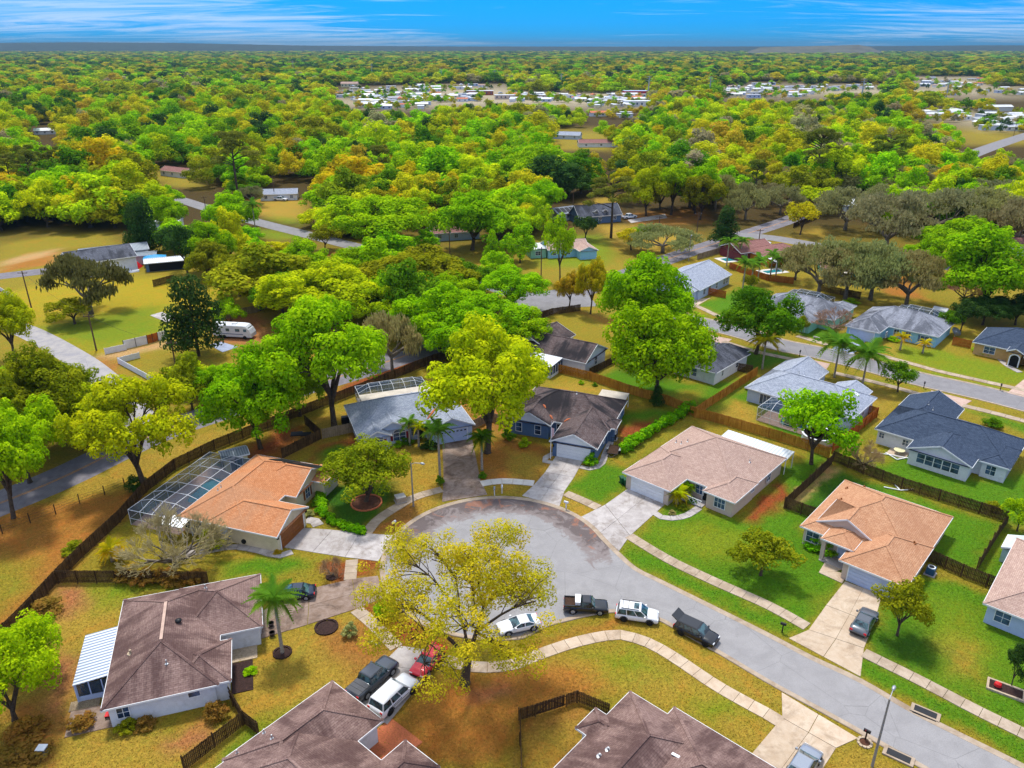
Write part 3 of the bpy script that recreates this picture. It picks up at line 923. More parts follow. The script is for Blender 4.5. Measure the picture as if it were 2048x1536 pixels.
walk([(733, 1067), (754, 1041), (788, 1018), (832, 994), (884, 979)])
walk([(962, 968), (993, 963), (1024, 963), (1068, 967)], mat='concrete_bright')
walk([(1131, 987), (1160, 999), (1197, 1016)])
walk([(704, 1120), (700, 1160)])
walk([(1750, 708), (1813, 725), (1875, 742), (1950, 759), (2031, 777), (2120, 797)], step=2.2)
walk([(1594, 672), (1658, 691)], step=2.2)
walk([(1386, 609), (1410, 620), (1440, 634), (1480, 648)], step=2.2)
walk([(1668, 746), (1763, 768), (1850, 792)], step=2.2)
walk([(1925, 811), (1990, 827), (2070, 848)], step=2.2)
walk([(1446, 683), (1500, 700), (1550, 712), (1600, 722)], step=2.2)
walk([(1309, 1026), (1325, 1036), (1345, 1037), (1372, 1032), (1398, 1016)], 1.1, 1.4, 'concrete_grey', name='garden_path')
walk([(1116, 905), (1096, 912), (1088, 922), (1106, 926)], 1.0, 1.3, 'concrete_grey', name='garden_path')
walk([(1160, 934), (1183, 938), (1203, 928), (1212, 904), (1222, 884)], 1.0, 1.5, 'concrete_grey', name='garden_path')
walk([(612, 1040), (630, 1043), (637, 1052)], 1.5, 1.4, 'concrete_grey', name='garden_path')
walk([(372, 1107), (410, 1103), (463, 1094), (512, 1100), (556, 1112), (585, 1104)], 1.1, 1.5, 'concrete_grey', name='garden_path')
walk([(1690, 1118), (1668, 1130), (1655, 1145), (1690, 1158)], 2.2, 1.8, 'concrete_warm', name='garden_path')
walk([(1990, 705), (2010, 728), (2040, 745)], 1.2, 1.6, 'concrete_grey', name='garden_path')
drive([(565, 1095), (625, 1105), (690, 1115), (757, 1123)], [(608, 1056), (665, 1060), (720, 1066), (787, 1071)], 1, 'concrete_grey')
drive([(884, 884), (886, 922), (887, 960), (884, 1004)], [(943, 872), (952, 915), (960, 957), (975, 990)], 1, 'concrete_dirty')
drive([(1114, 909), (1090, 945), (1068, 970), (1044, 992)], [(1168, 918), (1148, 955), (1129, 983), (1119, 1013)], 2, 'concrete_grey')
drive([(1258, 976), (1210, 1010), (1162, 1034)], [(1331, 1008), (1260, 1072), (1238, 1103)], 2, 'concrete_grey')
drive([(1690, 1163), (1652, 1211), (1617, 1260), (1577, 1277)], [(1764, 1190), (1748, 1248), (1728, 1297), (1721, 1354)], 2, 'concrete_warm')
drive([(1563, 1385), (1564, 1436), (1500, 1512), (1440, 1585)], [(1716, 1477), (1672, 1497), (1625, 1570), (1600, 1640)], 2, 'concrete_warm')
drive([(524, 1222), (620, 1178), (705, 1158), (756, 1152)], [(522, 1278), (615, 1250), (712, 1218), (768, 1196)], 2, 'concrete_dirty')
drive([(800, 1292), (762, 1330), (728, 1362), (690, 1400)], [(893, 1305), (862, 1344), (826, 1386), (775, 1450)], 1, 'concrete_grey')
drive([(1368, 602), (1362, 612)], [(1421, 596), (1380, 620)], 1, 'concrete_warm')
drive([(1410, 668), (1412, 694)], [(1464, 679), (1432, 700)], 1, 'concrete_pink')
drive([(1608, 716), (1600, 740)], [(1660, 728), (1645, 752)], 1, 'concrete_pink')
drive([(1692, 674), (1662, 700)], [(1731, 683), (1706, 710)], 1, 'concrete_blue')
drive([(1862, 781), (1862, 800)], [(1944, 802), (1922, 815)], 1, 'concrete_pink')
drive([(2050, 757), (2014, 786)], [(2110, 772), (2080, 803)], 1, 'concrete_pink')
drive([(300, 631), (324, 624)], [(334, 645), (356, 637)], 2, 'concrete_grey', name='concrete_pad')
drive([(418, 690), (440, 683)], [(445, 705), (476, 694)], 2, 'concrete_blue', name='concrete_pad')
drive([(1255, 440), (1330, 428)], [(1262, 446), (1335, 436)], 1, 'concrete_grey')

# loose grass tufts and dry blades standing on the lawns near the camera
rgg = np.random.default_rng(8)
NT = 200000
gy_ = 44 + 74 * rgg.random(NT) ** 1.25
gx_ = rgg.uniform(-1, 1, NT) * (gy_ * .70 + 14)
okg = sdist(gx_, gy_, [(q.x, q.y) for q in KERB]) < -.1
for sl in SLABS:
    x0, x1 = min(q[0] for q in sl) - .05, max(q[0] for q in sl) + .05
    y0, y1 = min(q[1] for q in sl) - .05, max(q[1] for q in sl) + .05
    m_ = (gx_ > x0) & (gx_ < x1) & (gy_ > y0) & (gy_ < y1) & okg
    if m_.any():
        i_ = np.where(m_)[0]
        okg[i_] &= sdist(gx_[i_], gy_[i_], sl) < -.04
_mrl = smooth_line([G(*q) for q in [(-260, 1110), (-60, 1030), (118, 958), (310, 868), (500, 805), (717, 742)]], 4.0)
for q in _mrl:
    okg &= np.hypot(gx_ - q.x, gy_ - q.y) > 5.2
gx_, gy_ = gx_[okg], gy_[okg]
n_ = len(gx_)
tc_ = lay_patches(np.tile(np.array(OLIVE[:3]), (n_, 1)), gx_ + .9 * sines(gx_ * 1.1, gy_ * 1.1), gy_ + .9 * sines(gy_ * 1.2 + 5, gx_ * 1.3))
cl_ = sines(gx_ * .7 + 3, gy_ * .8)            # tufts gather in loose drifts
tc_ = np.clip(tc_ * np.exp(rgg.normal(-.12, .22, (n_, 1)) + .10 * cl_[:, None]) * rgg.uniform(.9, 1.12, (n_, 3)), 0, .8)
sz_ = rgg.uniform(.03, .075, n_) * (1 + .35 * (gy_ - 44) / 70)
an_ = rgg.uniform(0, 2 * PI, n_)
ux, uy = np.cos(an_) * sz_, np.sin(an_) * sz_
lz_ = rgg.uniform(.02, .09, n_)
v4 = np.stack([np.stack([gx_ - ux, gy_ - uy, np.full(n_, .01)], 1), np.stack([gx_ + uy * .7, gy_ - ux * .7, lz_], 1), np.stack([gx_ + ux, gy_ + uy, lz_ * .7 + .02], 1), np.stack([gx_ - uy * .7, gy_ + ux * .7, np.full(n_, .015)], 1)], 1).reshape(-1, 3)
m, t, p = base_mat('grass_blade', .95, 0, .1)
t.links.new(N(t, 'ShaderNodeAttribute', attribute_type='GEOMETRY', attribute_name='tone').outputs['Color'], p.inputs['Base Color'])
go_ = link('lawn_grass', np_mesh('lawn_grass', v4, np.arange(n_ * 4).reshape(-1, 4), [m], [('tone', 'FLOAT_COLOR', np.repeat(np.concatenate([tc_, np.ones((n_, 1))], 1), 4, 0))]))
go_['kind'] = 'stuff'
go_['label'] = 'loose grass tufts and dry blades on the near lawns'
# ================================================================ houses
class House:
    def __init__(s, name, label, cat, org, deg, wall, roof, trim='trim_white', ze=2.6, pitch=.48, group=None):
        s.t = thing(name, label, cat, (org[0], org[1], 0), R(deg), group)
        s.wall, s.roof, s.trim, s.ze, s.pitch = M(wall), M(roof), M(trim), ze, pitch
        s.rot = Matrix.Rotation(-R(deg), 2)
        s.org = Vector(org[:2])
        s.wings = []
    def loc(s, x, y, z=0):
        """photo pixel seen at level z -> house coordinates"""
        q = G(x, y, z)
        v = s.rot @ (Vector((q.x, q.y)) - s.org)
        return Vector((v.x, v.y, z))
    def wing(s, x0, x1, y0, y1, ax='x', ends='hh', ze=None, pitch=None, over=.45, wall=True, z0=0.0, rise=None, wmat=None):
        ze = s.ze if ze is None else ze
        k = s.pitch if pitch is None else pitch
        s.wings.append((x0, x1, y0, y1, ax, ends, ze, k))
        def T(a, b, z):                      # a along the ridge, b across
            return (a, b, z) if ax == 'x' else (b, a, z)
        a0, a1, b0, b1 = (x0, x1, y0, y1) if ax == 'x' else (y0, y1, x0, x1)
        h = (b1 - b0) / 2
        bm = (b0 + b1) / 2
        if rise:
            k = rise / h
        zr = ze + h * k
        ia = min(h, (a1 - a0) / 2) if ends[0] == 'h' else 0
        ib = min(h, (a1 - a0) / 2) if ends[1] == 'h' else 0
        if ends == 'hh' and a1 - a0 < 2 * h:
            zr = ze + h * k * ((a1 - a0) / (2 * h)) ** .3
        r0, r1 = T(a0 + ia, bm, zr), T(a1 - ib, bm, zr)
        c00, c10, c11, c01 = T(a0, b0, ze), T(a1, b0, ze), T(a1, b1, ze), T(a0, b1, ze)
        rf = MB()
        fl = ax == 'y'
        def face(*q):
            q = list(q)
            rf.add(q, [tuple(range(len(q)))])
        face(c00, c10, r1, r0)
        face(c11, c01, r0, r1)
        if ends[0] == 'h':
            face(c01, c00, r0)
        if ends[1] == 'h':
            face(c10, c11, r1)
        # underside, a little lower, so that the roof has thickness
        d = .16
        lo = lambda q: (q[0], q[1], q[2] - d)
        face(lo(c01), lo(c11), lo(c10), lo(c00))
        o = rf.build('roof', s.roof, s.t, uv=True)
        for pl in o.data.polygons:          # all slopes look up
            if pl.index < len(o.data.polygons) - 1 and pl.normal.z < 0:
                pl.flip()
        slope_uv_refresh(o.data)
        # fascia along the eaves, barge boards along the gables
        fb = MB()
        tb = .05
        def fascia(p_, q_):
            fb.bar((p_[0], p_[1], p_[2] - .09), (q_[0], q_[1], q_[2] - .09), tb, .2)
        fascia(c00, c10)
        fascia(c01, c11)
        for e, ca, cb, rr in ((ends[0], c00, c01, r0), (ends[1], c10, c11, r1)):
            if e == 'h':
                fascia(ca, cb)
            else:
                fascia(ca, rr)
                fascia(rr, cb)
        fb.build('fascia', s.trim, o)
        # ridge and hip caps
        rc = MB()
        if (Vector(r0) - Vector(r1)).length > .3:
            rc.bar((r0[0], r0[1], r0[2] + .012), (r1[0], r1[1], r1[2] + .012), .3, .035)
        for e, cs, rr in ((ends[0], (c00, c01), r0), (ends[1], (c10, c11), r1)):
            if e == 'h':
                for q in cs:
                    rc.bar((q[0], q[1], q[2] + .012), (rr[0], rr[1], rr[2] + .012), .28, .03)
        if rc.f:
            rc.build('ridge_cap', s.roof, o, uv=True)
        if wall:
            wb = MB()
            wa0, wa1 = a0 + (over if ends[0] == 'h' else .35), a1 - (over if ends[1] == 'h' else .35)
            wb0, wb1 = b0 + over, b1 - over
            kk = over * k
            zt = ze - .12
            P = [T(wa0, wb0, z0), T(wa1, wb0, z0), T(wa1, wb1, z0), T(wa0, wb1, z0), T(wa0, wb0, zt), T(wa1, wb0, zt), T(wa1, wb1, zt), T(wa0, wb1, zt)]
            wb.add(P, [(0, 1, 5, 4), (1, 2, 6, 5), (2, 3, 7, 6), (3, 0, 4, 7)])
            for e, wa in ((ends[0], wa0), (ends[1], wa1)):
                if e in 'gw':
                    wb.add([T(wa, wb0, zt), T(wa, wb1, zt), T(wa, wb1, ze + kk - .06), T(wa, bm, zr - .07), T(wa, wb0, ze + kk - .06)], [(0, 1, 2, 3, 4)])
            wb.build('wall', M(wmat) if wmat else s.wall, s.t)
        return o
    def gable_panel(s, x0, x1, y, z0, zp, mat='trim_white'):
        """pale triangle set into a gable, 3 cm proud of the wall"""
        b = MB()
        xm = (x0 + x1) / 2
        b.add([(x0, y, z0), (x1, y, z0), (xm, y, zp), (x0, y + .05, z0), (x1, y + .05, z0), (xm, y + .05, zp)],
              [(0, 1, 2), (5, 4, 3), (0, 3, 4, 1), (1, 4, 5, 2), (2, 5, 3, 0)])
        b.build('gable_siding', M(mat), s.t)
    def place(s, o, x, y, z, deg):
        o.location = (x, y, z)
        o.rotation_euler = (0, 0, R(deg))
    def window(s, x, y, deg, wd=1.2, ht=1.2, z=.9, panes=2, rows=2, shutters=None, arch=False, frame='trim_white'):
        """deg: direction the window faces, in house coordinates (-90 = towards -y)"""
        key = (round(wd, 2), round(ht, 2), panes, rows, shutters, arch, frame)
        if key not in WINDOW_CACHE:
            f = MB()
            e = .07
            f.box(0, .07, -wd / 2 - e, wd / 2 + e, -e, 0)
            f.box(0, .07, -wd / 2 - e, wd / 2 + e, ht, ht + e)
            f.box(0, .07, -wd / 2 - e, -wd / 2, 0, ht)
            f.box(0, .07, wd / 2, wd / 2 + e, 0, ht)
            for i in range(1, panes):
                xx = -wd / 2 + wd * i / panes
                f.box(.012, .055, xx - .025, xx + .025, 0, ht)
            for i in range(1, rows):
                zz_ = ht * i / rows
                f.box(.010, .052, -wd / 2, wd / 2, zz_ - .022, zz_ + .022)
            g_ = MB()
            g_.box(.003, .03, -wd / 2, wd / 2, 0, ht)
            if arch:
                n = 10
                pts = [(-wd / 2 * math.cos(PI * i / n), ht + e + wd * .28 * math.sin(PI * i / n)) for i in range(n + 1)]
                g_.add([(.03, a, b) for a, b in pts], [tuple(range(n, -1, -1))])
                f.tube([(.03, a * 1.03, b + .02) for a, b in pts], .05, 5)
            WINDOW_CACHE[key] = (f, g_)
        root = link('window', None, s.t)
        s.place(root, x, y, z, deg)
        f, g_ = WINDOW_CACHE[key][:2]
        if isinstance(f, MB):
            fo, go = f.build('frame', M(frame), root), g_.build('pane', M('window_glass'), root)
            sh = None
            if shutters:
                b = MB()
                b.box(.0, .05, -.19, .19, 0, ht)
                for q in range(1, 8):
                    b.box(.05, .065, -.16, .16, ht * q / 8 - .03, ht * q / 8 + .03)
                sh = b.build('shutter', M(shutters), root)
                sh.location = (0, -wd / 2 - .3, 0)
            WINDOW_CACHE[key] = (fo.data, go.data, sh.data if sh else None)
            f, g_ = fo.data, go.data
            if sh:
                link('shutter', sh.data, root).location = (0, wd / 2 + .3, 0)
        else:
            dat = WINDOW_CACHE[key]
            link('frame', dat[0], root)
            link('pane', dat[1], root)
            if dat[2]:
                for q in (-1, 1):
                    link('shutter', dat[2], root).location = (0, q * (wd / 2 + .3), 0)
        return root
    def garage(s, x, y, deg, wd=4.9, ht=2.1, mat='trim_white', lights=False):
        root = link('garage_door', None, s.t)
        s.place(root, x, y, 0, deg)
        key = ('g', wd, ht)
        if key not in WINDOW_CACHE:
            b = MB()
            hh = ht / 4
            b.box(.02, .05, -wd / 2, wd / 2, .015, hh - .015)
            for i in range(4):
                x0 = -wd / 2 + wd * (i + .08) / 4
                b.box(.05, .065, x0, x0 + wd * .84 / 4, .1, hh - .1)
            me = bpy.data.meshes.new('door_panel')
            me.from_pydata(b.v, [], b.f)
            me.materials.append(M(mat))
            WINDOW_CACHE[key] = me
        for i in range(4):
            me = WINDOW_CACHE[key]
            o = link('door_panel', me, root)
            o.location = (0, 0, ht / 4 * i)
            o.material_slots[0].link = 'OBJECT'
            o.material_slots[0].material = M(mat)
        b = MB()
        for q in (-1, 1):
            b.box(0, .075, q * (wd / 2 + .06) - .06, q * (wd / 2 + .06) + .06, 0, ht)
        b.box(0, .075, -wd / 2 - .12, wd / 2 + .12, ht, ht + .14)
        b.build('door_frame', s.trim, root)
        if lights:
            b = MB()
            for i in range(8):
                xx = -wd / 2 + wd * (i + .5) / 8
                b.box(.066, .075, xx - .17, xx + .17, ht - .4, ht - .2)
            b.build('door_light', M('dark_opening'), root)['kind'] = 'stuff'
        return root
    def door(s, x, y, deg, wd=1.0, ht=2.05, mat='dark_opening'):
        root = link('door', None, s.t)
        s.place(root, x, y, 0, deg)
        b = MB()
        b.box(.0, .05, -wd / 2, wd / 2, .05, ht)
        b.build('leaf', M(mat), root)
        b = MB()
        for q in (-1, 1):
            b.box(0, .07, q * (wd / 2 + .05) - .05, q * (wd / 2 + .05) + .05, 0, ht)
        b.box(0, .07, -wd / 2 - .1, wd / 2 + .1, ht, ht + .1)
        b.build('frame', s.trim, root)
        b = MB()
        b.box(.05, .10, wd * .36, wd * .44, 1.0, 1.08)
        b.build('handle', M('galvanised'), root)
    def roof_z(s, x, y):
        z = 0
        for x0, x1, y0, y1, ax, ends, ze, k in s.wings:
            if x0 <= x <= x1 and y0 <= y <= y1:
                ds = [y - y0, y1 - y] if ax == 'x' else [x - x0, x1 - x]
                for e, d_ in zip(ends, ([x - x0, x1 - x] if ax == 'x' else [y - y0, y1 - y])):
                    if e == 'h':
                        ds.append(d_)
                z = max(z, ze + k * min(ds))
        return z
    def vent(s, x, y, r=.06, h=.45, mat='galvanised', cap=False):
        z = s.roof_z(x, y)
        b = MB()
        if cap:
            b.lathe((0, 0, -.1), [(.12, 0), (.12, .2), (.3, .22), (.32, .36), (.12, .46), (.01, .48)], 14)
        else:
            b.lathe((0, 0, -.15), [(r * 3, 0), (r * 3, .16), (r, .2), (r, h + .15)], 8)
        o = b.build('vent_pipe', M(mat), s.t, smooth=cap)
        o.location = (x, y, z)
    def skylight(s, x, y, wd=.7, ln=1.3, deg=0, mat='lamp_clear'):
        e = .05
        z = s.roof_z(x, y)
        gx_ = (s.roof_z(x + e, y) - s.roof_z(x - e, y)) / (2 * e)
        gy_ = (s.roof_z(x, y + e) - s.roof_z(x, y - e)) / (2 * e)
        n = Vector((-gx_, -gy_, 1)).normalized()
        b = MB()
        b.box(-wd / 2, wd / 2, -ln / 2, ln / 2, -.05, .1)
        o = b.build('skylight', M(mat), s.t)
        o.location = (x, y, z)
        o.rotation_euler = (n.to_track_quat('Z', 'Y').to_matrix() @ Matrix.Rotation(R(deg), 3, 'Z')).to_euler()
        return o
    def part(s, name, mb, mat, uv=False, smooth=False):
        return mb.build(name, M(mat), s.t, smooth, uv)
    def flat_roof(s, x0, x1, y0, y1, z0, z1, mat, posts=True, drop=0.0, axis='y', name='patio_roof', post_mat='trim_white'):
        """lean-to sheet: z0 at the low edge, z1 at the high edge"""
        b = MB()
        if axis == 'y':
            zz4 = [z0, z0, z1, z1]
        else:
            zz4 = [z0, z1, z1, z0]
        pts = [(x0, y0), (x1, y0), (x1, y1), (x0, y1)]
        top = [(a, c_, z + .08) for (a, c_), z in zip(pts, zz4)]
        bot = [(a, c_, z) for (a, c_), z in zip(pts, zz4)]
        b.add(bot + top, [(3, 2, 1, 0), (4, 5, 6, 7), (0, 1, 5, 4), (1, 2, 6, 5), (2, 3, 7, 6), (3, 0, 4, 7)])
        o = s.part(name, b, mat, uv=True)
        if posts:
            for i, (a, c_) in enumerate(pts):
                b = MB()
                xx = a + (.1 if a == x0 else -.1)
                yy_ = c_ + (.1 if c_ == y0 else -.1)
                b.box(xx - .05, xx + .05, yy_ - .05, yy_ + .05, 0, zz4[i] - .002)
                s.part('post', b, post_mat)
        return o
WINDOW_CACHE = {}
def slope_uv_refresh(me):
    me.update()
    lay = me.uv_layers['slope']
    for p in me.polygons:
        n = p.normal
        u = Vector((0, 0, 1)).cross(n)
        u = u.normalized() if u.length > .05 else Vector((1, 0, 0))
        v = n.cross(u)
        for li in p.loop_indices:
            co = me.vertices[me.loops[li].vertex_index].co
            lay.data[li].uv = (co.dot(u), co.dot(v))

# --- pink-tan hip-roofed house right of the circle
h = House('house', 'beige stucco house with pink-tan shingle hip roof and white garage door', 'house', (26.1, 93.3), -42, 'beige_stucco', 'pink_tan_shingles')
h.wing(-8.1, 7.3, -2.6, 12.1, 'y')
h.wing(-8.1, -.4, -7, 3, 'y')
h.wing(2.7, 7.4, -3.9, 3, 'y')
h.garage(-4.2, -6.55, -90, 5.0)
h.window(5.1, -3.45, -90, 1.5, 1.5, .75, 3, 2)
h.window(1.4, -2.15, -90, 1.2, 1.3, .8)
h.door(2.4, -2.15, -90, .9)
h.window(6.97, 2.2, 0, .9, .6, 1.4)
h.window(6.97, 7.2, 0, 1.1, 1.2, .9)
b = MB()
for k in range(4):
    x0 = -.2 + k * .75
    b.bar((x0, -4.05, .25), (x0 + .75, -4.05, 1.0), .06)
    b.bar((x0, -4.05, 1.0), (x0 + .75, -4.05, .25), .06)
b.bar((-.25, -4.05, .22), (2.85, -4.05, .22), .07)
b.bar((-.25, -4.05, 1.03), (2.85, -4.05, 1.03), .07)
h.part('porch_railing', b, 'trim_white')
b = MB()
b.box(-.3, 2.9, -4.1, -2.2, 0, .12)
h.part('porch_floor', b, 'concrete_grey')
h.flat_roof(-3.2, 7.4, 11.8, 14.6, 2.35, 2.62, 'ribbed_white', axis='y')
for q in ((-4.9, 3.2), (-4.3, 3.9), (4.7, 5.4), (-6.3, 4.2)):
    h.vent(*q)

# --- copper-roofed house on the right
h = House('house', 'beige house with copper-orange shingle roof and grey gable over the porch', 'house', (42.5, 78.5), -42, 'beige_stucco', 'copper_shingles')
h.wing(-6.3, 7.3, -3.2, 11.7, 'y', pitch=.5)
h.wing(-.1, 7.4, -6.9, 3, 'y', pitch=.5)
o = h.wing(-3.1, .8, -4.9, -.6, 'y', ze=3.15, wall=False, pitch=.4)
h.wing(-4.9, 2.2, -1.9, 5, 'y', 'gh', ze=3.3, pitch=.5, wall=False)
h.gable_panel(-4.6, 1.9, -1.72, 3.3, 4.92, 'beige_stucco')
b = MB()
b.box(-4.5, 1.8, -1.66, -1.5, 2.6, 3.4)
h.part('gable_wall', b, 'beige_stucco')
for q in (-2.75, .45):
    b = MB()
    b.box(q - .22, q + .22, -4.6, -4.16, 0, 3.06)
    h.part('porch_column', b, 'beige_stucco')
h.garage(3.6, -6.45, -90, 5.0, mat='pale_blue_siding')
h.window(-4.7, -2.75, -90, 1.5, 1.5, .7, 2, 2)
h.door(-1.0, -2.75, -90, 1.0, 2.1, 'pale_blue_siding')
h.window(6.97, 1.5, 0, 1.1, 1.2)
h.window(6.97, 7.5, 0, 1.1, 1.2)
b = MB()
b.box(-2.9, .5, -4.8, -2.7, 0, .1)
h.part('porch_floor', b, 'concrete_grey')
for q in ((-4.9, 8.4), (-3.2, 9.6), (-4.3, 4.6), (5.6, 1.0)):
    h.vent(*q, r=.09, h=.25, mat='brown_door')

# --- blue-black roofed house at the right edge
h = House('house', 'white house with blue-black shingle roof and glazed sunroom gable', 'house', (66.8, 104.4), -42, 'white_paint', 'charcoal_shingles')
h.wing(-9.4, 9.2, -5.1, 6.2, 'x')
h.wing(-9.4, -.9, -1, 12, 'y', 'hg')
h.wing(-3.7, 5.1, -8.5, 1.5, 'y', 'gh', pitch=.42)
h.wing(5.2, 9.2, -5.5, 2, 'y', pitch=.45)
for k in range(5):
    h.window(-1.6 + k * 1.15, -8.13, -90, 1.02, 1.45, .75, 1, 2)
h.window(-8.3, -4.65, -90, .7, .8, 1.2)
h.window(-4.8, -4.65, -90, .8, .9, 1.1)
h.window(6.9, -5.05, -90, 1.2, 1.4, .7)
h.window(-8.95, 3, 180, 1.2, 1.2)
h.window(-8.95, 8, 180, 1.2, 1.2)
h.vent(-4.0, 4.6)
h.vent(-4.9, 5.2)
b = MB()
b.box(-.75, .75, -.18, .18, -.1, .22)
o = h.part('ridge_vent', b, 'patio_roof_board')
o.location = (.6, 2.6, h.roof_z(.6, 2.6))
o.rotation_euler = (R(-25), 0, 0)
b = MB()
b.box(-6.6, -3.9, -7.2, -4.6, 0, .08)
h.part('patio_floor', b, 'concrete_warm')

# --- blue house with the stained roof, in the middle of the picture
h = House('house', 'slate blue house with stained dark brown roof and two white gables', 'house', (9.6, 108.7), -21, 'slate_blue_siding', 'stained_brown_shingles')
h.wing(-10.2, 6.1, -.5, 11.5, 'x')
h.wing(-1.6, 5.9, -7.0, 8, 'y', 'gh')
h.wing(-10.2, -3.0, -2.2, 8, 'y', 'gh')
h.wing(4.2, 6.9, .4, 4.0, 'x', pitch=.45)
h.gable_panel(-1.0, 5.3, -6.70, 2.62, 4.15)
h.gable_panel(-9.6, -3.6, -1.90, 2.62, 4.1)
h.garage(2.15, -6.64, -90, 5.0, 2.15, 'trim_white')
h.window(-8.4, -1.84, -90, .95, 1.5, .6, 1, 2)
h.window(-5.2, -1.84, -90, .95, 1.5, .6, 1, 2)
h.window(5.45, -1.4, 0, .8, 1.2, .9, 1, 2)
h.window(6.45, 2.2, 0, .9, 1.3, .7, 1, 2)
h.window(5.65, 6.8, 0, 3.4, .9, 1.2, 4, 1)
h.flat_roof(.9, 5.7, 11.2, 14.5, 2.42, 2.5, 'patio_roof_board', axis='y')
for q in ((-1.0, 5.2), (3.8, -6.72), (.4, -6.72)):
    if q[1] > 0:
        h.vent(*q)
for q in (-1.0, 5.3):
    b = MB()
    b.box(q - .1, q + .1, -6.85, -6.65, 1.6, 2.0)
    h.part('wall_lamp', b, 'black_plastic')
b = MB()
b.box(-3.05, -1.25, -1.5, -.2, 0, .1)
h.part('porch_floor', b, 'concrete_grey')
h.door(-2.1, -.08, -90, .95)

H3 = h
# --- pale blue-grey roofed house left of it
h = House('house', 'white-blue house with light grey shingle roof and red shutters', 'house', (-17.9, 112.3), 21, 'pale_blue_siding', 'grey_shingles')
h.wing(-8.2, 9.0, -5.2, 6.4, 'x', pitch=.52)
h.wing(2.3, 9.9, -8.1, 3, 'y', 'gh', pitch=.46)
h.wing(-7.6, -3.1, -7.0, 1, 'y', 'gh', pitch=.46)
h.wing(-5.6, .2, -5.9, 3, 'y', 'gh', ze=2.95, pitch=.46)
h.garage(6.1, -7.74, -90, 5.0, 2.15, 'pale_blue_siding', True)
h.window(-5.3, -6.64, -90, 1.7, 1.2, .8, 3, 2, 'red_shutter', True)
h.window(-1.7, -5.54, -90, 1.9, 1.3, .8, 2, 2, 'red_shutter', True)
h.window(.9, -4.74, -90, 1.1, 1.3, .8, 2, 2)
h.door(1.9, -4.74, -90, .95)
h.window(-7.74, -1.0, 180, .9, 1.2, .9, 1, 2)
h.window(-7.74, 3.4, 180, .9, 1.2, .9, 1, 2)
h.window(8.55, 0, 0, 1.2, 1.2)
h.vent(-5.0, .5)
h.vent(2.5, 3.0, mat='white_paint')
h.vent(5.6, 2.2)

def litter(h, pts, wd=.3):
    b = MB()
    b.tube([(x, y, h.roof_z(x, y) + .03) for x, y in pts], [wd * .5] + [wd] * (len(pts) - 2) + [wd * .4], 5)
    h.part('leaf_litter', b, 'brick_edging')
for pp in ([(-1.35, -.25), (-1.0, .1), (-.6, .5)], [(-3.35, -.15), (-3.7, .2), (-4.0, .5)], [(-5.1, 1.6), (-5.4, 1.9), (-5.7, 2.2)]):
    litter(H3, pp, .22)
litter(h, [(3.2, -4.4), (3.9, -3.8), (4.4, -3.35), (5.0, -2.8)], .26)
# --- orange-roofed house at left
h = House('house', 'cream stucco house with bright orange shingle roof and brown garage door', 'house', (-31.1, 87.5), -18, 'cream_stucco', 'orange_shingles')
h.wing(-9.2, 1.0, -8.3, 8.7, 'y', pitch=.5)
h.wing(-5, 5.5, -8.35, -1.2, 'x', 'hg', pitch=.5)
h.wing(-5, 2.7, .3, 8.6, 'x', 'hg', pitch=.5)
h.wing(1.2, 4.4, 4.6, 9.0, 'x', 'hh', pitch=.4)
h.garage(5.14, -4.75, 0, 5.0, 2.15, 'brown_door')
h.window(2.34, 3.4, 0, 1.0, 1.5, .7, 2, 2, 'brown_door', True)
h.door(-2.6, -7.9, -90, .9, 2.05, 'white_paint')
h.window(-2.6, -7.84, -90, .55, 1.5, .4, 1, 2)
h.window(-6.6, -7.84, -90, 1.2, 1.3, .8, 2, 2)
h.window(-8.2, -7.84, -90, .9, 1.3, .8, 2, 2)
b = MB()                                                      # hose reel on the wall
b.tube([(0, 0, 0), (0, -.16, 0)], .32, 14)
o = h.part('hose_reel', b, 'black_plastic')
o.location = (.2, -7.9, .6)
for q, zz_ in ((-1.6, 2.15), (-7.9, 2.15)):
    b = MB()
    b.box(-.1, .15, -.1, .1, -.18, .18)
    o = h.part('wall_lamp', b, 'black_plastic')
    o.location = (5.22, q, zz_)
for i in range(5):                                            # black solar heating panels on the back slope
    b = MB()
    b.box(-.78, .78, -1.55, 1.55, .0, .06)
    o = h.part('solar_panel', b, 'black_plastic')
    xx, yy_ = -3.9 + i * 1.62, 6.7
    o.location = (xx, yy_, h.roof_z(xx, yy_) + .05)
    o.rotation_euler = (R(-26.6), 0, 0)
h.flat_roof(-11.0, -7.2, -9.9, -8.1, 2.2, 2.5, 'ribbed_white', axis='y', name='patio_roof')
h.vent(-6.6, -3.2)
h.vent(-6.9, -2.2)

# --- brown house, lower left
h = House('house', 'white house with weathered brown roof beside the tall palm', 'house', (-30.9, 61.0), 18, 'white_paint', 'brown_shingles')
h.wing(-8.6, 1.4, -7.4, 8.5, 'y')
h.wing(-3, 5.5, -.45, 8.6, 'x')
h.wing(-3, 2.5, -7.2, -1.3, 'x', pitch=.46)
h.garage(5.06, 4.1, 0, 4.9)
h.window(-.9, -6.97, -90, 1.0, .6, 1.5, 1, 1)
h.window(-7.0, -6.97, -90, 1.0, 1.2)
h.window(2.06, -4.4, 0, 1.4, 1.3, .8)
h.door(1.0, -.9, 0, .95)
o = h.flat_roof(-11.7, -8.3, -2.9, 4.2, 2.15, 2.55, 'ribbed_metal', axis='x', post_mat='pale_blue_siding')
for k in range(6):                                            # screened porch below it
    b = MB()
    y0 = -2.8 + k * 1.38
    b.box(-11.58, -11.5, y0, y0 + .08, 0, 2.12)
    h.part('porch_post', b, 'pale_blue_siding')
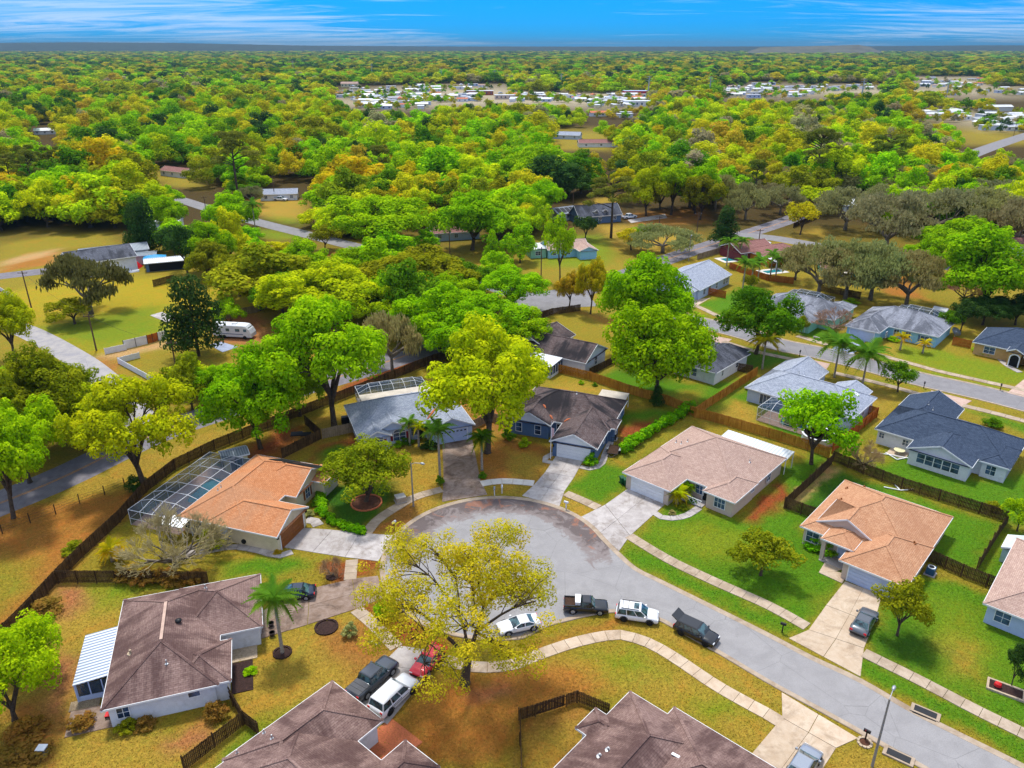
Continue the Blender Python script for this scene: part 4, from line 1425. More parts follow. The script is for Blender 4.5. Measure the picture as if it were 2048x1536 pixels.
for y0, x0, x1 in ((-2.76, -11.5, -8.2),):
    b = MB()
    for k in range(4):
        xx = x0 + (x1 - x0) * k / 3
        b.box(xx - .05, xx + .05, y0 - .04, y0 + .04, 0, 2.2)
    b.box(x0, x1, y0 - .035, y0 + .035, .55, .65)
    b.box(x0, x1, y0 - .03, y0 + .03, 0, .54)
    h.part('porch_frame', b, 'pale_blue_siding')
    b = MB()
    b.box(x0, x1, y0 - .005, y0 + .005, .66, 2.14)
    h.part('porch_screen', b, 'screen_mesh')
b = MB()
b.box(-11.52, -11.51, -2.7, 4.1, .1, 2.1)
h.part('porch_screen', b, 'screen_mesh')
h.vent(-2.3, .6, mat='black_plastic', cap=True)
h.vent(-6.6, -1.6, r=.11, h=.4, mat='beige_stone')
h.vent(-3.1, -4.6)
h.vent(.2, 5.2)
h.vent(-.1, 6.4)

b = MB()
b.bar((-3.6, 3.4, h.roof_z(-3.6, 3.4) + .04), (-3.6, -2.3, h.roof_z(-3.6, -2.3) + .04), .28, .05)
h.part('ridge_vent', b, 'pool_tile')
# --- brown house, bottom middle
h = House('house', 'brown-roofed house at the bottom beside the parked pickup', 'house', (-15.8, 49.6), -40, 'white_paint', 'brown_shingles')
h.wing(-4.2, 3.0, -8, 3.4, 'y', 'hh', pitch=.5)
h.wing(-3.9, 13, -11.5, .5, 'x', pitch=.46)
h.wing(6, 10.2, -5, 3.2, 'y', pitch=.46)
h.garage(-.6, 2.95, 90, 4.9)
for q in ((-3.6, -4.3), (-1.8, -4.6), (-3.4, -7.0)):
    h.vent(*q)

# --- brown house, bottom right of the middle
h = House('house', 'brown-roofed house at the bottom inside the curve of the sidewalk', 'house', (12.8, 49.5), -42, 'white_paint', 'brown_shingles')
h.wing(-4.2, 6.0, -14, 1.8, 'y', pitch=.5)
h.wing(-.2, 17, -8.6, 2.9, 'x', pitch=.45)
h.wing(-5.4, -1.8, -4.9, -1.9, 'x', 'hh', pitch=.5)
for q in ((-1.2, -6.0), (-1.4, -6.9)):
    h.vent(*q, r=.09, h=.3)
h.garage(11.6, 2.45, 90, 4.9)
b = MB()
b.bar((2.9, -2.85, h.roof_z(2.9, -2.85) + .05), (12.2, -2.85, h.roof_z(8, -2.85) + .05), .26, .06)
h.part('ridge_vent', b, 'trim_white')

# --- grey roof with the screened pool, upper right
h = House('house', 'light grey-roofed house with three skylights behind the cedar fence', 'house', (51.1, 119.9), -42, 'pale_blue_siding', 'grey_shingles')
h.wing(-9.7, 9.0, -5, 6, 'x')
h.wing(-9.7, -1.5, 0, 11.8, 'y', 'hg')
h.wing(1.5, 7.5, 2, 8.2, 'y', 'hg', pitch=.42)
h.skylight(-2.6, 3.6)
h.skylight(3.0, 2.1)
h.skylight(6.6, 2.3, .8, .9)
h.vent(-4.2, 4.4)
h.vent(-3.4, 5.0, mat='white_paint')
h.vent(5.4, 1.6)
h.window(-6, -4.55, -90, 1.8, 1.8, .3, 3, 1)
h.window(-1.5, -4.55, -90, 1.8, 1.8, .3, 3, 1)
h.window(5, -4.55, -90, 1.2, 1.2)
h.window(8.55, 1, 0, .9, 1.2)
h.window(-9.25, 3, 180, 1.2, 1.2)

# --- blue house on the far side of the upper street
h = House('house', 'powder blue house with grey hip roof and blue driveway', 'house', (83.5, 157.6), -42, 'sky_blue_siding', 'grey_stained_shingles')
h.wing(-7.8, 9.2, -4.6, 7.2, 'x')
h.wing(-7.8, -.6, -10.2, 3, 'y')
h.garage(-4.2, -9.75, -90, 4.9, mat='pale_blue_siding')
for q in (1.0, 3.3):
    h.window(q, -4.15, -90, 1.0, 1.3, .8)
h.window(6.6, -4.15, -90, 1.6, 1.3, .7, 2, 2, 'slate_blue_siding')
h.window(-.15, -7, 0, 1.0, 1.2)

# --- tan house with the arched entrance at the right edge
h0 = G(1945, 684, 2.6)
h = House('house', 'tan stucco house with slate blue roof and arched entrance at the right edge', 'house', (h0.x + 8, h0.y - 3), -42, 'tan_stucco', 'charcoal_shingles')
h.wing(-8, 8, -3, 9, 'x')
h.wing(-1.6, 1.4, -5.2, 2, 'y', 'gh', ze=3.0)
h.wing(1.5, 8, -5.6, 3, 'y', 'hh')
h.window(-4.8, -2.55, -90, 1.9, 1.3, .8, 2, 2)
h.window(4.7, -5.15, -90, 1.8, 1.3, .8, 2, 2, None, True)
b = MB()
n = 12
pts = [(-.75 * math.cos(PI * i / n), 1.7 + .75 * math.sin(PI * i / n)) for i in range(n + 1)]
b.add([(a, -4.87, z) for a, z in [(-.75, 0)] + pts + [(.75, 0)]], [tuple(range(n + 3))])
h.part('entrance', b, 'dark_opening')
b = MB()
b.tube([(a * 1.12, -4.88, z) for a, z in [(-.75, 0)] + pts + [(.75, 0)]], .12, 6)
h.part('arch_moulding', b, 'trim_white')

# --- grey gabled house by the upper junction
A, B = G(1400, 581, 2.6), G(1468, 547, 2.6)
ang = math.degrees(heading(A, B))
h = House('house', 'pale grey gabled house with open garage beside the crossroads', 'house', (A.x, A.y), ang, 'pale_blue_siding', 'grey_shingles')
h.wing(0, 18.5, 0, 13.5, 'x', 'gg', pitch=.42)
h.wing(-2.8, 5, .6, 8.4, 'x', 'gh', pitch=.38)
h.flat_roof(3, 10, 13.2, 16.6, 2.5, 2.7, 'white_metal_roof', axis='y')
for q in (3.5, 6.5, 10.5, 15.0, 16.6):
    h.window(q, .45, -90, 1.1, 1.4, .7)
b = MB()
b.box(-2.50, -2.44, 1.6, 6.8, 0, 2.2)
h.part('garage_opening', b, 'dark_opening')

# --- mint house with cage
A = G(1565, 622, 2.6)
h = House('house', 'mint green house with stained grey roof behind the round topiary', 'house', (A.x + 4, A.y + 2), -42, 'mint_siding', 'grey_stained_shingles')
h.wing(-8.5, 9.5, -3, 8, 'x')
h.wing(-1, 6.5, -8, 3, 'y', 'hh')
h.wing(4.5, 9.4, 3, 11, 'y', 'hh')
h.garage(2.7, -7.55, -90, 4.9, mat='mint_siding')
h.window(-4, -2.55, -90, 1.2, 1.2)

# --- brown roof behind the fence, upper middle
A, B = G(1172, 727, 2.6), G(1225, 690, 2.6)
ang = math.degrees(heading(A, B))
h = House('house', 'grey-walled house with dark brown gable roof and white sunroom', 'house', (A.x, A.y), ang, 'white_paint', 'stained_brown_shingles')
h.wing(0, 9.5, 0, 20, 'y', 'gg', pitch=.5)
h.wing(2, 13, 9, 18, 'x', 'gg', pitch=.45)
h.window(4.8, .3, -90, 1.0, 1.5, .8, 1, 2)
h.flat_roof(-4.6, .4, 5.0, 11.0, 2.2, 2.6, 'ribbed_white', axis='x', name='sunroom_roof')
for x0, x1, y0, y1 in ((-4.5, -4.44, 5.1, 10.9), (-4.5, .4, 5.1, 5.16)):
    b = MB()
    nn = 5
    for k in range(nn + 1):
        xx, yy_ = x0 + (x1 - x0) * k / nn, y0 + (y1 - y0) * k / nn
        b.box(xx - .06, xx + .06, yy_ - .06, yy_ + .06, .02, 2.1)
    b.box(x0 - .03, x1 + .03, y0 - .03, y1 + .03, 0, .5)
    h.part('sunroom_frame', b, 'trim_white')
    b = MB()
    b.box(x0 + .01, max(x1, x0 + .03) - .01, y0 + .01, max(y1, y0 + .03) - .01, .5, 2.1)
    h.part('sunroom_glass', b, 'window_glass')

# --- white house with the streaked grey roof right of the big trees
A, B = G(1432, 748, 2.5), G(1491, 714, 2.5)
ang = math.degrees(heading(A, B))
h = House('house', 'white house with black-streaked grey hip roof by the twin oaks', 'house', (A.x, A.y), ang, 'white_paint', 'dark_grey_shingles')
h.wing(0, 13.5, 0, 9.5, 'x', 'hh', pitch=.5)
h.wing(9, 15, 1, 7, 'x', 'hh', pitch=.5)
h.wing(3.5, 9, 5, 17, 'y', 'hh', pitch=.5)
h.window(.43, 4.6, 180, 1.0, 1.5, .7, 1, 2)
h.window(3.4, .43, -90, .45, 1.1, 1.0, 1, 2)
h.window(9.0, .43, -90, .9, .9, 1.0, 1, 2)
# ================================================================ farther houses and sheds
def small_house(px, deg, L, W, wall, roof, label, z=2.6, name='house', ends='gg', pitch=.4, wins=3, cat='house', group=None, extra=None):
    A = G(*px)
    h = House(name, label, cat, (A.x, A.y), deg, wall, roof, ze=z, pitch=pitch, group=group)
    h.wing(-L / 2, L / 2, -W / 2, W / 2, 'x', ends)
    for k in range(wins):
        h.window(-L / 2 + L * (k + .5) / wins, -W / 2 + .45, -90, 1.1, 1.1, .9)
    if extra:
        for e in extra:
            h.wing(*e)
    return h
h = small_house((1128, 508), 14, 13, 9, 'sky_blue_siding', 'pink_tan_shingles', 'light blue house with pale flat annexe under the lime-yellow tree', extra=[(2, 8, -8, 3, 'y', 'gh')])
h.flat_roof(-11.5, -4, -3.2, 4, 2.7, 2.8, 'white_metal_roof', posts=False, name='annexe_roof')
b = MB(); b.box(-11.2, -6.4, -2.9, 3.6, 0, 2.69); h.part('annexe_wall', b, 'mint_siding')
h.window(-8.9, -2.9, -90, 1.5, 1.1)
h = small_house((1190, 442), 20, 17, 9, 'slate_blue_siding', 'dark_grey_shingles', 'dark-roofed house with two white dormers in the clearing', pitch=.75)
for q in (-1.5, 2.0):
    o = h.wing(q - .9, q + .9, -3.9, 0, 'y', 'gh', ze=4.1, pitch=.9, wall=True, z0=3.0, wmat='trim_white')
    h.window(q, -3.56, -90, .6, .8, 3.4, 1, 2)
h = small_house((1125, 437), 30, 9, 8, 'white_paint', 'grey_shingles', 'small house with dark solar panels on its roof', extra=None)
for k in range(4):
    b = MB(); b.box(-.8, .8, -1.5, 1.5, 0, .06)
    o = h.part('solar_panel', b, 'black_plastic'); o.location = (-3 + k * 1.9, -2, h.roof_z(-3 + k * 1.9, -2) + .04); o.rotation_euler = (R(22), 0, 0)
h = small_house((1492, 512), 25, 13, 10, 'maroon_siding', 'red_brown_shingles', 'maroon house with pink-brown roof beside the small pool')
h.door(0, -4.55, -90, 1.2, 2.1, 'trim_white')
h = small_house((1550, 520), 25, 15, 11, 'ochre_siding', 'red_brown_shingles', 'ochre house with red-brown hip roof and white patio cover', ends='hh')
h.flat_roof(-8, 1, -9, -4.8, 2.3, 2.6, 'white_metal_roof')
h = small_house((1712, 548), -14, 20, 12, 'teal_siding', 'red_brown_shingles', 'teal house with red-brown roof behind the mossy trees', ends='hh', wins=4)
h.flat_roof(-5, 4, -9, -5.2, 2.3, 2.7, 'patio_roof_board')
# compound at the left
h = small_house((203, 540), 38, 17, 13, 'white_paint', 'dark_grey_shingles', 'white workshop with dark grey gable roof at the left', z=4.0, wins=0, pitch=.35)
h = small_house((232, 520), 30, 18, 9, 'white_paint', 'ribbed_grey', 'long shed with grey-blue metal roof behind the workshop', z=3.2, wins=0, name='shed', cat='shed', pitch=.25)
h = small_house((275, 526), 20, 11, 5, 'white_paint', 'ribbed_grey', 'white trailer-like hut with rusty grey roof beside the workshop', z=2.6, wins=0, name='shed', cat='shed', pitch=.12)
h.door(-1.6, -2.05, -90, 1.6, 2.2)
h = small_house((336, 536), 22, 11.5, 6, 'slate_blue_siding', 'ribbed_white', 'open lean-to shed with pale roof and dark blue front', z=2.5, wins=0, name='shed', cat='shed', pitch=.2)
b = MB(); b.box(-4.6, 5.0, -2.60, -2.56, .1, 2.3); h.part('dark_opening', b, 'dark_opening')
A = G(262, 536); t_ = thing('tarpaulin_pile', 'red tarpaulin over a heap beside the white workshop', 'tarpaulin', A)
b = MB(); b.add([(-2.6, -2, 0), (2.6, -2, 0), (2.6, 2, 0), (-2.6, 2, 0), (-1.4, -1, 1.9), (1.5, -.8, 2.1), (1.3, 1, 1.9), (-1.6, .9, 2.2)], [(4, 5, 6, 7), (0, 1, 5, 4), (1, 2, 6, 5), (2, 3, 7, 6), (3, 0, 4, 7)]); b.build('sheet', M('red_plastic'), t_)
A = G(312, 530); t_ = thing('canopy', 'bright blue canopy beside the pale-roofed lean-to', 'canopy', A, R(20))
b = MB(); b.add([(-3, -2.2, 2.2), (3, -2.2, 2.2), (3, 2.2, 2.2), (-3, 2.2, 2.2), (0, 0, 3.1)], [(0, 1, 4), (1, 2, 4), (2, 3, 4), (3, 0, 4)]); b.build('sheet', M('blue_tarp'), t_)
for sx in (-1, 1):
    for sy in (-1, 1):
        b = MB(); b.box(sx * 2.8 - .05, sx * 2.8 + .05, sy * 2 - .05, sy * 2 + .05, 0, 2.3); b.build('pole', M('galvanised'), t_)
A = G(262, 544); t_ = thing('rowing_boat', 'small upturned white boat on the grass by the workshop', 'boat', A, R(15))
b = MB(); b.lathe((0, 0, 0), [(.1, 0), (.1, .1)], 8)
b = MB()
for i in range(7):
    pass
st = [(-2.2, .02), (-1.8, .5), (-.8, .8), (.4, .85), (1.5, .6), (2.2, .05)]
vs_ = []
for x_, w_ in st:
    vs_ += [(x_, -w_, .0), (x_, -w_ * .7, .45), (x_, 0, .62), (x_, w_ * .7, .45), (x_, w_, 0)]
b.add(vs_, [(i * 5 + k, i * 5 + k + 1, i * 5 + k + 6, i * 5 + k + 5) for i in range(5) for k in range(4)])
b.build('hull', M('white_paint'), t_, True)
# garden sheds
def shed(px, deg, L, W, wall, roof, label, z=2.0, doors='grey_metal'):
    A = G(*px)
    h = House('shed', label, 'shed', (A.x, A.y), deg, wall, roof, ze=z, pitch=.35)
    h.wing(-L / 2, L / 2, -W / 2, W / 2, 'x', 'gg', over=.15)
    for q in (-.45, .45):
        h.door(q, -W / 2 + .15, -90, .85, 1.8, doors)
    return h
shed((472, 931), 30, 3.9, 3.0, 'yellow_siding', 'ribbed_grey', 'pale yellow garden shed with grey metal roof by the pool cage', 2.2)
h = shed((2030, 1122), -42 + 90, 3.4, 3.2, 'mint_shed', 'ribbed_mint', 'pale mint garden shed with white double doors at the right edge', 2.2, 'white_paint')
shed((1878, 635), -42, 3, 2.4, 'sky_blue_siding', 'white_metal_roof', 'small blue shed behind the powder blue house')
# corner of a neighbour at the right edge
A = G(2060, 1215, 2.6)
h = House('house', 'corner of a grey house with brown roof cut by the right edge', 'house', (A.x + 6, A.y + 2), -42, 'pale_blue_siding', 'pink_tan_shingles')
h.wing(-7, 6, -8, 8, 'y', 'hh')
h.window(-5, -7.55, -90, 1.4, 1.4, .8, 2, 2)
# houses half hidden in the woods
for px, deg, L, W, wall, roof, lab in [
  ((358, 352), -30, 18, 8, 'white_paint', 'red_brown_shingles', 'white house with brown roof in the woods at left'),
  ((560, 398), 10, 15, 8, 'white_paint', 'grey_shingles', 'pale house under tall trees by the side road'),
  ((92, 268), 20, 14, 8, 'white_paint', 'white_metal_roof', 'white-roofed house behind the pine group at upper left'),
  ((1130, 277), -15, 22, 10, 'pale_blue_siding', 'grey_shingles', 'grey house on the small lawn in the far woods'),
  ((1200, 293), 4, 28, 9, 'white_paint', 'red_brown_shingles', 'long brown roof just below the far lawn'),
  ((1702, 420), 12, 12, 8, 'white_paint', 'white_metal_roof', 'white cabin behind the dark fence at upper right'),
  ((908, 475), 15, 16, 9, 'pale_blue_siding', 'red_brown_shingles', 'brown-roofed house behind the transformer pole'),
  ((330, 455), 10, 12, 7, 'white_paint', 'white_metal_roof', 'white hut glimpsed through the dark conifers'),
  ((2020, 430), 10, 14, 9, 'beige_stucco', 'terracotta_shingles', 'terracotta-roofed house behind the grey trees at right'),
  ((2042, 505), -20, 14, 9, 'white_paint', 'red_brown_shingles', 'brown-roofed house right of the big green oak')]:
    small_house(px, deg, L, W, wall, roof, lab)
h = small_house((1990, 222), 4, 30, 9, 'white_paint', 'white_metal_roof', 'white barn beside the far green field', z=4, wins=0)
# far town: rows of white mobile homes and low buildings between the trees
rt = random.Random(5)
def far_block(px, L, W, Hh, deg, wall, roof, label, group, flat=False, name='mobile_home', cat='mobile home'):
    A = G(*px)
    t_ = thing(name, label, cat, A, R(deg), group)
    b = MB()
    b.box(-L / 2, L / 2, -W / 2, W / 2, 0, Hh)
    b.build('wall', M(wall), t_)
    b = MB()
    if flat:
        b.box(-L / 2 - .3, L / 2 + .3, -W / 2 - .3, W / 2 + .3, Hh, Hh + .35)
    else:
        r_ = W * .22
        b.add([(-L / 2 - .3, -W / 2 - .3, Hh), (L / 2 + .3, -W / 2 - .3, Hh), (L / 2 + .3, W / 2 + .3, Hh), (-L / 2 - .3, W / 2 + .3, Hh), (-L / 2 - .3, 0, Hh + r_), (L / 2 + .3, 0, Hh + r_)],
              [(0, 1, 5, 4), (2, 3, 4, 5), (0, 4, 3), (1, 2, 5)])
    b.build('roof', M(roof), t_, uv=True)
    b = MB()
    nn = max(2, int(L / 5))
    for k in range(nn):
        x_ = -L / 2 + L * (k + .5) / nn
        b.box(x_ - .8, x_ + .8, -W / 2 - .05, -W / 2 - .01, Hh * .35, Hh * .75)
    o = b.build('window', M('window_glass'), t_)
    o['kind'] = 'stuff'
TOWN = [  # x range, y range, count
 (675, 860, 176, 196, 26), (700, 960, 190, 205, 46), (720, 860, 203, 218, 20), (1000, 1110, 190, 204, 18), (1120, 1290, 192, 206, 26), (1180, 1260, 206, 216, 8), (840, 1010, 172, 184, 10),
 (1450, 1640, 176, 196, 42), (1500, 1600, 168, 178, 8), (1640, 1760, 172, 182, 12), (1830, 1960, 158, 178, 20), (1840, 1930, 225, 242, 12), (1960, 2060, 232, 262, 22), (1900, 2050, 178, 190, 6), (1180, 1260, 228, 236, 3)]
town_boxes = []
spots = []
BLOCK = ['left end', 'left middle', 'left front', 'middle', 'right middle', 'front', 'back', 'right cluster', 'right back', 'far right', 'right corner', 'road side', 'right edge', 'upper right', 'wood edge']
RW = dict(white_metal_roof='white-roofed', grey_shingles='grey-roofed', terracotta_shingles='orange-roofed', ribbed_grey='metal-roofed', pink_tan_shingles='tan-roofed')
WW = dict(white_paint='white', pale_blue_siding='pale blue', yellow_siding='cream')
for bi, (x0, x1, y0, y1, n) in enumerate(TOWN):
    town_boxes.append((x0 - 6, x1 + 6, y0 - 3, y1 + 3))
    k = tries = 0
    while k < n and tries < 400:
        tries += 1
        q = (rt.uniform(x0, x1), rt.uniform(y0, y1))
        A = G(*q)
        if any((A - B_).length < 11.5 for B_ in spots):
            continue
        spots.append(A)
        k += 1
        c_ = rt.random()
        wm_ = rt.choice(['white_paint', 'white_paint', 'pale_blue_siding', 'yellow_siding'])
        rm_ = 'white_metal_roof' if c_ < .82 else rt.choice(['grey_shingles', 'terracotta_shingles', 'ribbed_grey', 'pink_tan_shingles'])
        far_block(q, rt.uniform(10, 17), rt.uniform(4.5, 7), rt.uniform(2.8, 3.6), rt.choice((4, 4, 4, 94)) + rt.uniform(-4, 4),
                  wm_, rm_, f'small {RW[rm_]} {WW[wm_]} mobile home at the {BLOCK[bi]} of the far town', 'mobile homes of the far town', c_ < .5)
for q, L, W, Hh, wall, roof, lab, fl in [
  ((1060, 172), 44, 16, 6, 'cream_stucco', 'terracotta_shingles', 'long far building with terracotta roof left of the flagpole mast', False),
  ((1100, 181), 36, 14, 5, 'cream_stucco', 'terracotta_shingles', 'lower terracotta-roofed building in front of the long one', False),
  ((1165, 170), 30, 12, 6, 'slate_blue_siding', 'terracotta_shingles', 'blue-grey far block with terracotta end tower', False),
  ((960, 190), 34, 12, 5, 'terracotta_shingles', 'white_metal_roof', 'brick far building with white flat roof', True),
  ((1040, 198), 60, 12, 4.5, 'beige_stucco', 'white_metal_roof', 'long beige motel-like block in the far town', True),
  ((1270, 190), 30, 14, 5, 'red_plastic', 'pale_blue_siding', 'far shop with red fascia and pale roof', True),
  ((1290, 212), 45, 16, 5, 'white_paint', 'white_metal_roof', 'wide white store roof at the near edge of the far town', True),
  ((700, 174), 26, 12, 5, 'yellow_siding', 'pink_tan_shingles', 'yellow far house at the left end of the town', False),
  ((1650, 108), 400, 30, 9, 'white_paint', 'white_metal_roof', 'very long white warehouse near the horizon', True),
  ((1790, 109), 160, 30, 9, 'white_paint', 'white_metal_roof', 'pale warehouse right of the longest one near the horizon', True),
  ((1368, 110), 70, 30, 12, 'white_paint', 'white_metal_roof', 'white far tower block near the horizon', True)]:
    far_block(q, L, W, Hh, 3, wall, roof, lab, None, fl, 'building', 'building')
# ================================================================ fences
def fence(line_px, hgt, wood_mat, label, gap=.028, board=.14, step=2.4, raw=False, name='fence', gate=None, rails_in=True, lift=0.0):
    L0 = [G(*q) for q in line_px] if not raw else line_px
    o0 = L0[0]
    t_ = thing(name, label, 'fence', o0)
    rr = random.Random(len(label) * 31 + int(o0.x * 7))
    pk = MB()
    rails = []
    posts = []
    for a, b in zip(L0[:-1], L0[1:]):
        a, b = a - o0, b - o0
        L = (b - a).length
        if L < .2:
            continue
        d = (b - a).normalized()
        nrm = Vector((-d.y, d.x, 0))
        n = max(1, round(L / (board + gap)))
        for k in range(n):
            s_ = (k + .5) * L / n
            c_ = a + d * s_
            h_ = hgt + rr.uniform(-.05, .04)
            hw, th = board / 2, .012
            p0, p1 = c_ - d * hw + nrm * th, c_ + d * hw + nrm * th
            q0, q1 = c_ - d * hw - nrm * th, c_ + d * hw - nrm * th
            z0, z1 = .03, h_
            pk.add([(p0.x, p0.y, z0), (p1.x, p1.y, z0), (q1.x, q1.y, z0), (q0.x, q0.y, z0), (p0.x, p0.y, z1 - .05), (p1.x, p1.y, z1 - .05), (q1.x, q1.y, z1 - .05), (q0.x, q0.y, z1 - .05),
                    ((p0.x + p1.x) / 2, (p0.y + p1.y) / 2, z1), ((q0.x + q1.x) / 2, (q0.y + q1.y) / 2, z1)],
                   [(0, 1, 5, 8, 4), (3, 7, 9, 6, 2), (1, 2, 6, 5), (0, 4, 7, 3), (4, 8, 9, 7), (5, 6, 9, 8)])
        side = nrm * -.045
        for z in (.35, hgt * .55, hgt - .25):
            rails.append((a + side + Vector((0, 0, z)), b + side + Vector((0, 0, z))))
        m_ = max(1, round(L / step))
        for k in range(m_ + 1):
            posts.append(a + d * (L * k / m_) + nrm * -.11)
    o = pk.build('picket_boards', M(wood_mat), t_)
    o['kind'] = 'stuff'
    for a, b in rails:
        q = MB()
        q.bar(a, b, .04, .09)
        q.build('rail', M(wood_mat), t_)
    me = None
    for q in posts:
        if me is None:
            b = MB()
            b.box(-.05, .05, -.05, .05, 0, hgt + .06)
            ob = b.build('post', M(wood_mat), t_)
            me = ob.data
        else:
            ob = link('post', me, t_)
        ob.location = q
    return t_
DK, OR, GY, CE = 'dark_fence_wood', 'orange_fence_wood', 'grey_fence_wood', 'cedar_fence_wood'
fence([(-20, 1305), (45, 1243), (118, 1163), (165, 1115), (240, 1045), (292, 985), (350, 940), (430, 900), (512, 867), (600, 832), (690, 797), (790, 757), (865, 727), (930, 705)], 1.85, DK, 'long dark picket fence curving along the left field and back road')
fence([(612, 850), (643, 878), (566, 917)], 1.8, DK, 'weathered fence corner around the bare yard behind the orange roof')
fence([(645, 878), (709, 864)], 1.8, GY, 'short olive-lit fence joining the light grey-roofed house')
fence([(118, 1166), (270, 1166), (418, 1168)], 1.8, DK, 'straight dark fence between the pool-cage house and the brown-roofed house')
fence([(449, 1378), (489, 1448), (520, 1472)], 1.7, DK, 'short dark fence running out from the brown-roofed house corner')
fence([(489, 1450), (430, 1495), (370, 1542)], 1.7, DK, 'dark fence slanting to the bottom edge at lower left')
fence([(1040, 1440), (1070, 1432)], 1.5, DK, 'short dark fence piece left of the yard gate')
fence([(1131, 1412), (1154, 1404), (1218, 1431)], 1.5, DK, 'dark fence corner right of the yard gate')
fence([(1040, 1440), (1042, 1490), (1044, 1560)], 1.5, DK, 'dark fence running to the bottom edge beside the rust-brown lawn')
fence([(1108, 744), (1180, 761), (1258, 788), (1336, 810), (1389, 834)], 1.85, OR, 'new orange fence behind the slate blue house')
fence([(1389, 834), (1409, 820), (1451, 793), (1512, 752)], 1.85, OR, 'orange fence rising to the right from the hedge end')
fence([(1391, 835), (1430, 845), (1536, 876), (1614, 900), (1658, 917)], 1.85, OR, 'orange fence behind the white patio roof')
fence([(1662, 907), (1752, 835), (1716, 823)], 1.85, CE, 'cedar-red fence around the pool yard corner')
fence([(1664, 928), (1618, 972), (1569, 1017), (1634, 1040)], 1.8, DK, 'dark fence corner around the lawn left of the copper roof')
fence([(1666, 923), (1726, 948), (1802, 977), (1877, 1001), (1958, 1027), (2014, 1046)], 1.8, DK, 'long dark fence between the copper and blue-black roofs')
fence([(2014, 1046), (1985, 1090), (1955, 1140)], 1.8, DK, 'dark fence down the right side of the copper-roofed house yard')
fence([(1857, 1123), (1921, 1153), (2024, 1194)], 1.8, DK, 'dark fence right of the copper-roofed garage')
fence([(1178, 752), (1228, 727)], 1.6, DK, 'short dark fence beside the brown gable-roofed house')
fence([(1070, 640), (1105, 630), (1160, 622)], 1.7, DK, 'dark fence behind the brown gable-roofed house')
fence([(1472, 742), (1504, 748)], 1.8, DK, 'dark fence stub beside the streaked grey roof')
fence([(944, 860), (981, 842), (1026, 856)], 1.7, GY, 'weathered fence between the two blue houses')
fence([(445, 640), (512, 625), (545, 612)], 1.8, GY, 'weathered fence behind the motorhome')
fence([(307, 574), (349, 563)], 1.9, DK, 'short brown fence panel on the open field')
fence([(1586, 456), (1632, 438)], 1.8, 'dark_timber', 'black fence beside the upper road')
fence([(1986, 468), (2060, 476)], 1.8, 'dark_timber', 'black fence behind the very large green oak')
fence([(1904, 690), (1940, 697)], 1.8, CE, 'red-brown fence between the powder blue and tan houses')
fence([(1417, 590), (1451, 597)], 1.9, CE, 'cedar screen fence in front of the grey gabled house')
fence([(1394, 520), (1451, 503)], 1.8, GY, 'pale fence along the main road behind the grey gabled house')
fence([(1459, 537), (1480, 545), (1536, 562), (1586, 568)], 1.8, CE, 'cedar fence behind the palm row')
fence([(1640, 582), (1680, 590), (1720, 598)], 1.8, DK, 'dark fence under the mossy oaks')
# gate in the near fence
A, B = G(1070, 1432), G(1131, 1412)
t_ = thing('yard_gate', 'dark double gate with crossed braces in the near fence', 'gate', A, heading(A, B))
L = (B - A).length
for k in range(10):
    b = MB(); b.box(.1 + k * (L - .2) / 10, .1 + (k + .86) * (L - .2) / 10, -.015, .015, .1, 1.5); b.build('board', M(DK), t_)
b = MB()
for z in (.3, 1.3):
    b.bar((.05, -.05, z), (L - .05, -.05, z), .05, .1)
b.bar((.1, -.05, .3), (L / 2, -.05, 1.3), .05, .1); b.bar((L - .1, -.05, .3), (L / 2, -.05, 1.3), .05, .1)
b.build('brace_frame', M('dark_timber'), t_)
# pale panel walls on the left
def panel_wall(line_px, hgt, mat, label, n):
    A, B = G(*line_px[0]), G(*line_px[1])
    t_ = thing('panel_fence', label, 'fence', A, heading(A, B))
    L = (B - A).length
    for k in range(n):
        b = MB(); b.box(L * k / n + .06, L * (k + 1) / n - .06, -.04, .04, .05, hgt); b.build('panel', M(mat), t_)
    for k in range(n + 1):
        b = MB(); b.box(L * k / n - .055, L * k / n + .055, -.06, .06, 0, hgt + .1); b.build('post', M(mat if hgt < 1.6 else 'dark_metal'), t_)
panel_wall([(211, 709), (253, 700)], 1.3, 'white_paint', 'low white panel fence beside the gravel entrance', 3)
panel_wall([(249, 699), (296, 688)], 1.9, 'white_metal_roof', 'tall pale panel fence right of the low white one', 2)
panel_wall([(296, 688), (317, 682)], 1.9, 'cedar_fence_wood', 'brown panels between the pale fence panels', 2)
panel_wall([(317, 682), (335, 677)], 1.9, 'white_metal_roof', 'last pale fence panel by the dark evergreen', 1)
panel_wall([(237, 727), (280, 716)], 1.2, 'white_paint', 'short white fence at the gravel entrance corner', 3)
panel_wall([(237, 727), (331, 779)], 1.2, 'white_paint', 'long low white fence down to the back road', 7)
panel_wall([(-20, 570), (28, 597)], 1.0, 'white_paint', 'low white fence at the left edge of the field', 4)
# wire fence on posts
t_ = thing('wire_fence', 'thin wire fence on dark posts crossing the rust-brown field', 'fence', G(5, 1067))
o0 = G(5, 1067)
prev = None
for q in [(5, 1067), (61, 1046), (112, 1028), (160, 1007), (210, 990), (250, 974)]:
    c_ = G(*q) - o0
    b = MB(); b.cyl((c_.x, c_.y, 0), .07, 1.5, 7); b.build('post', M('dark_timber'), t_)
    if prev is not None:
        for z in (.4, .8, 1.2):
            b = MB(); b.bar(prev + Vector((0, 0, z)), c_ + Vector((0, 0, z)), .02); b.build('wire', M('wire'), t_)
    prev = c_
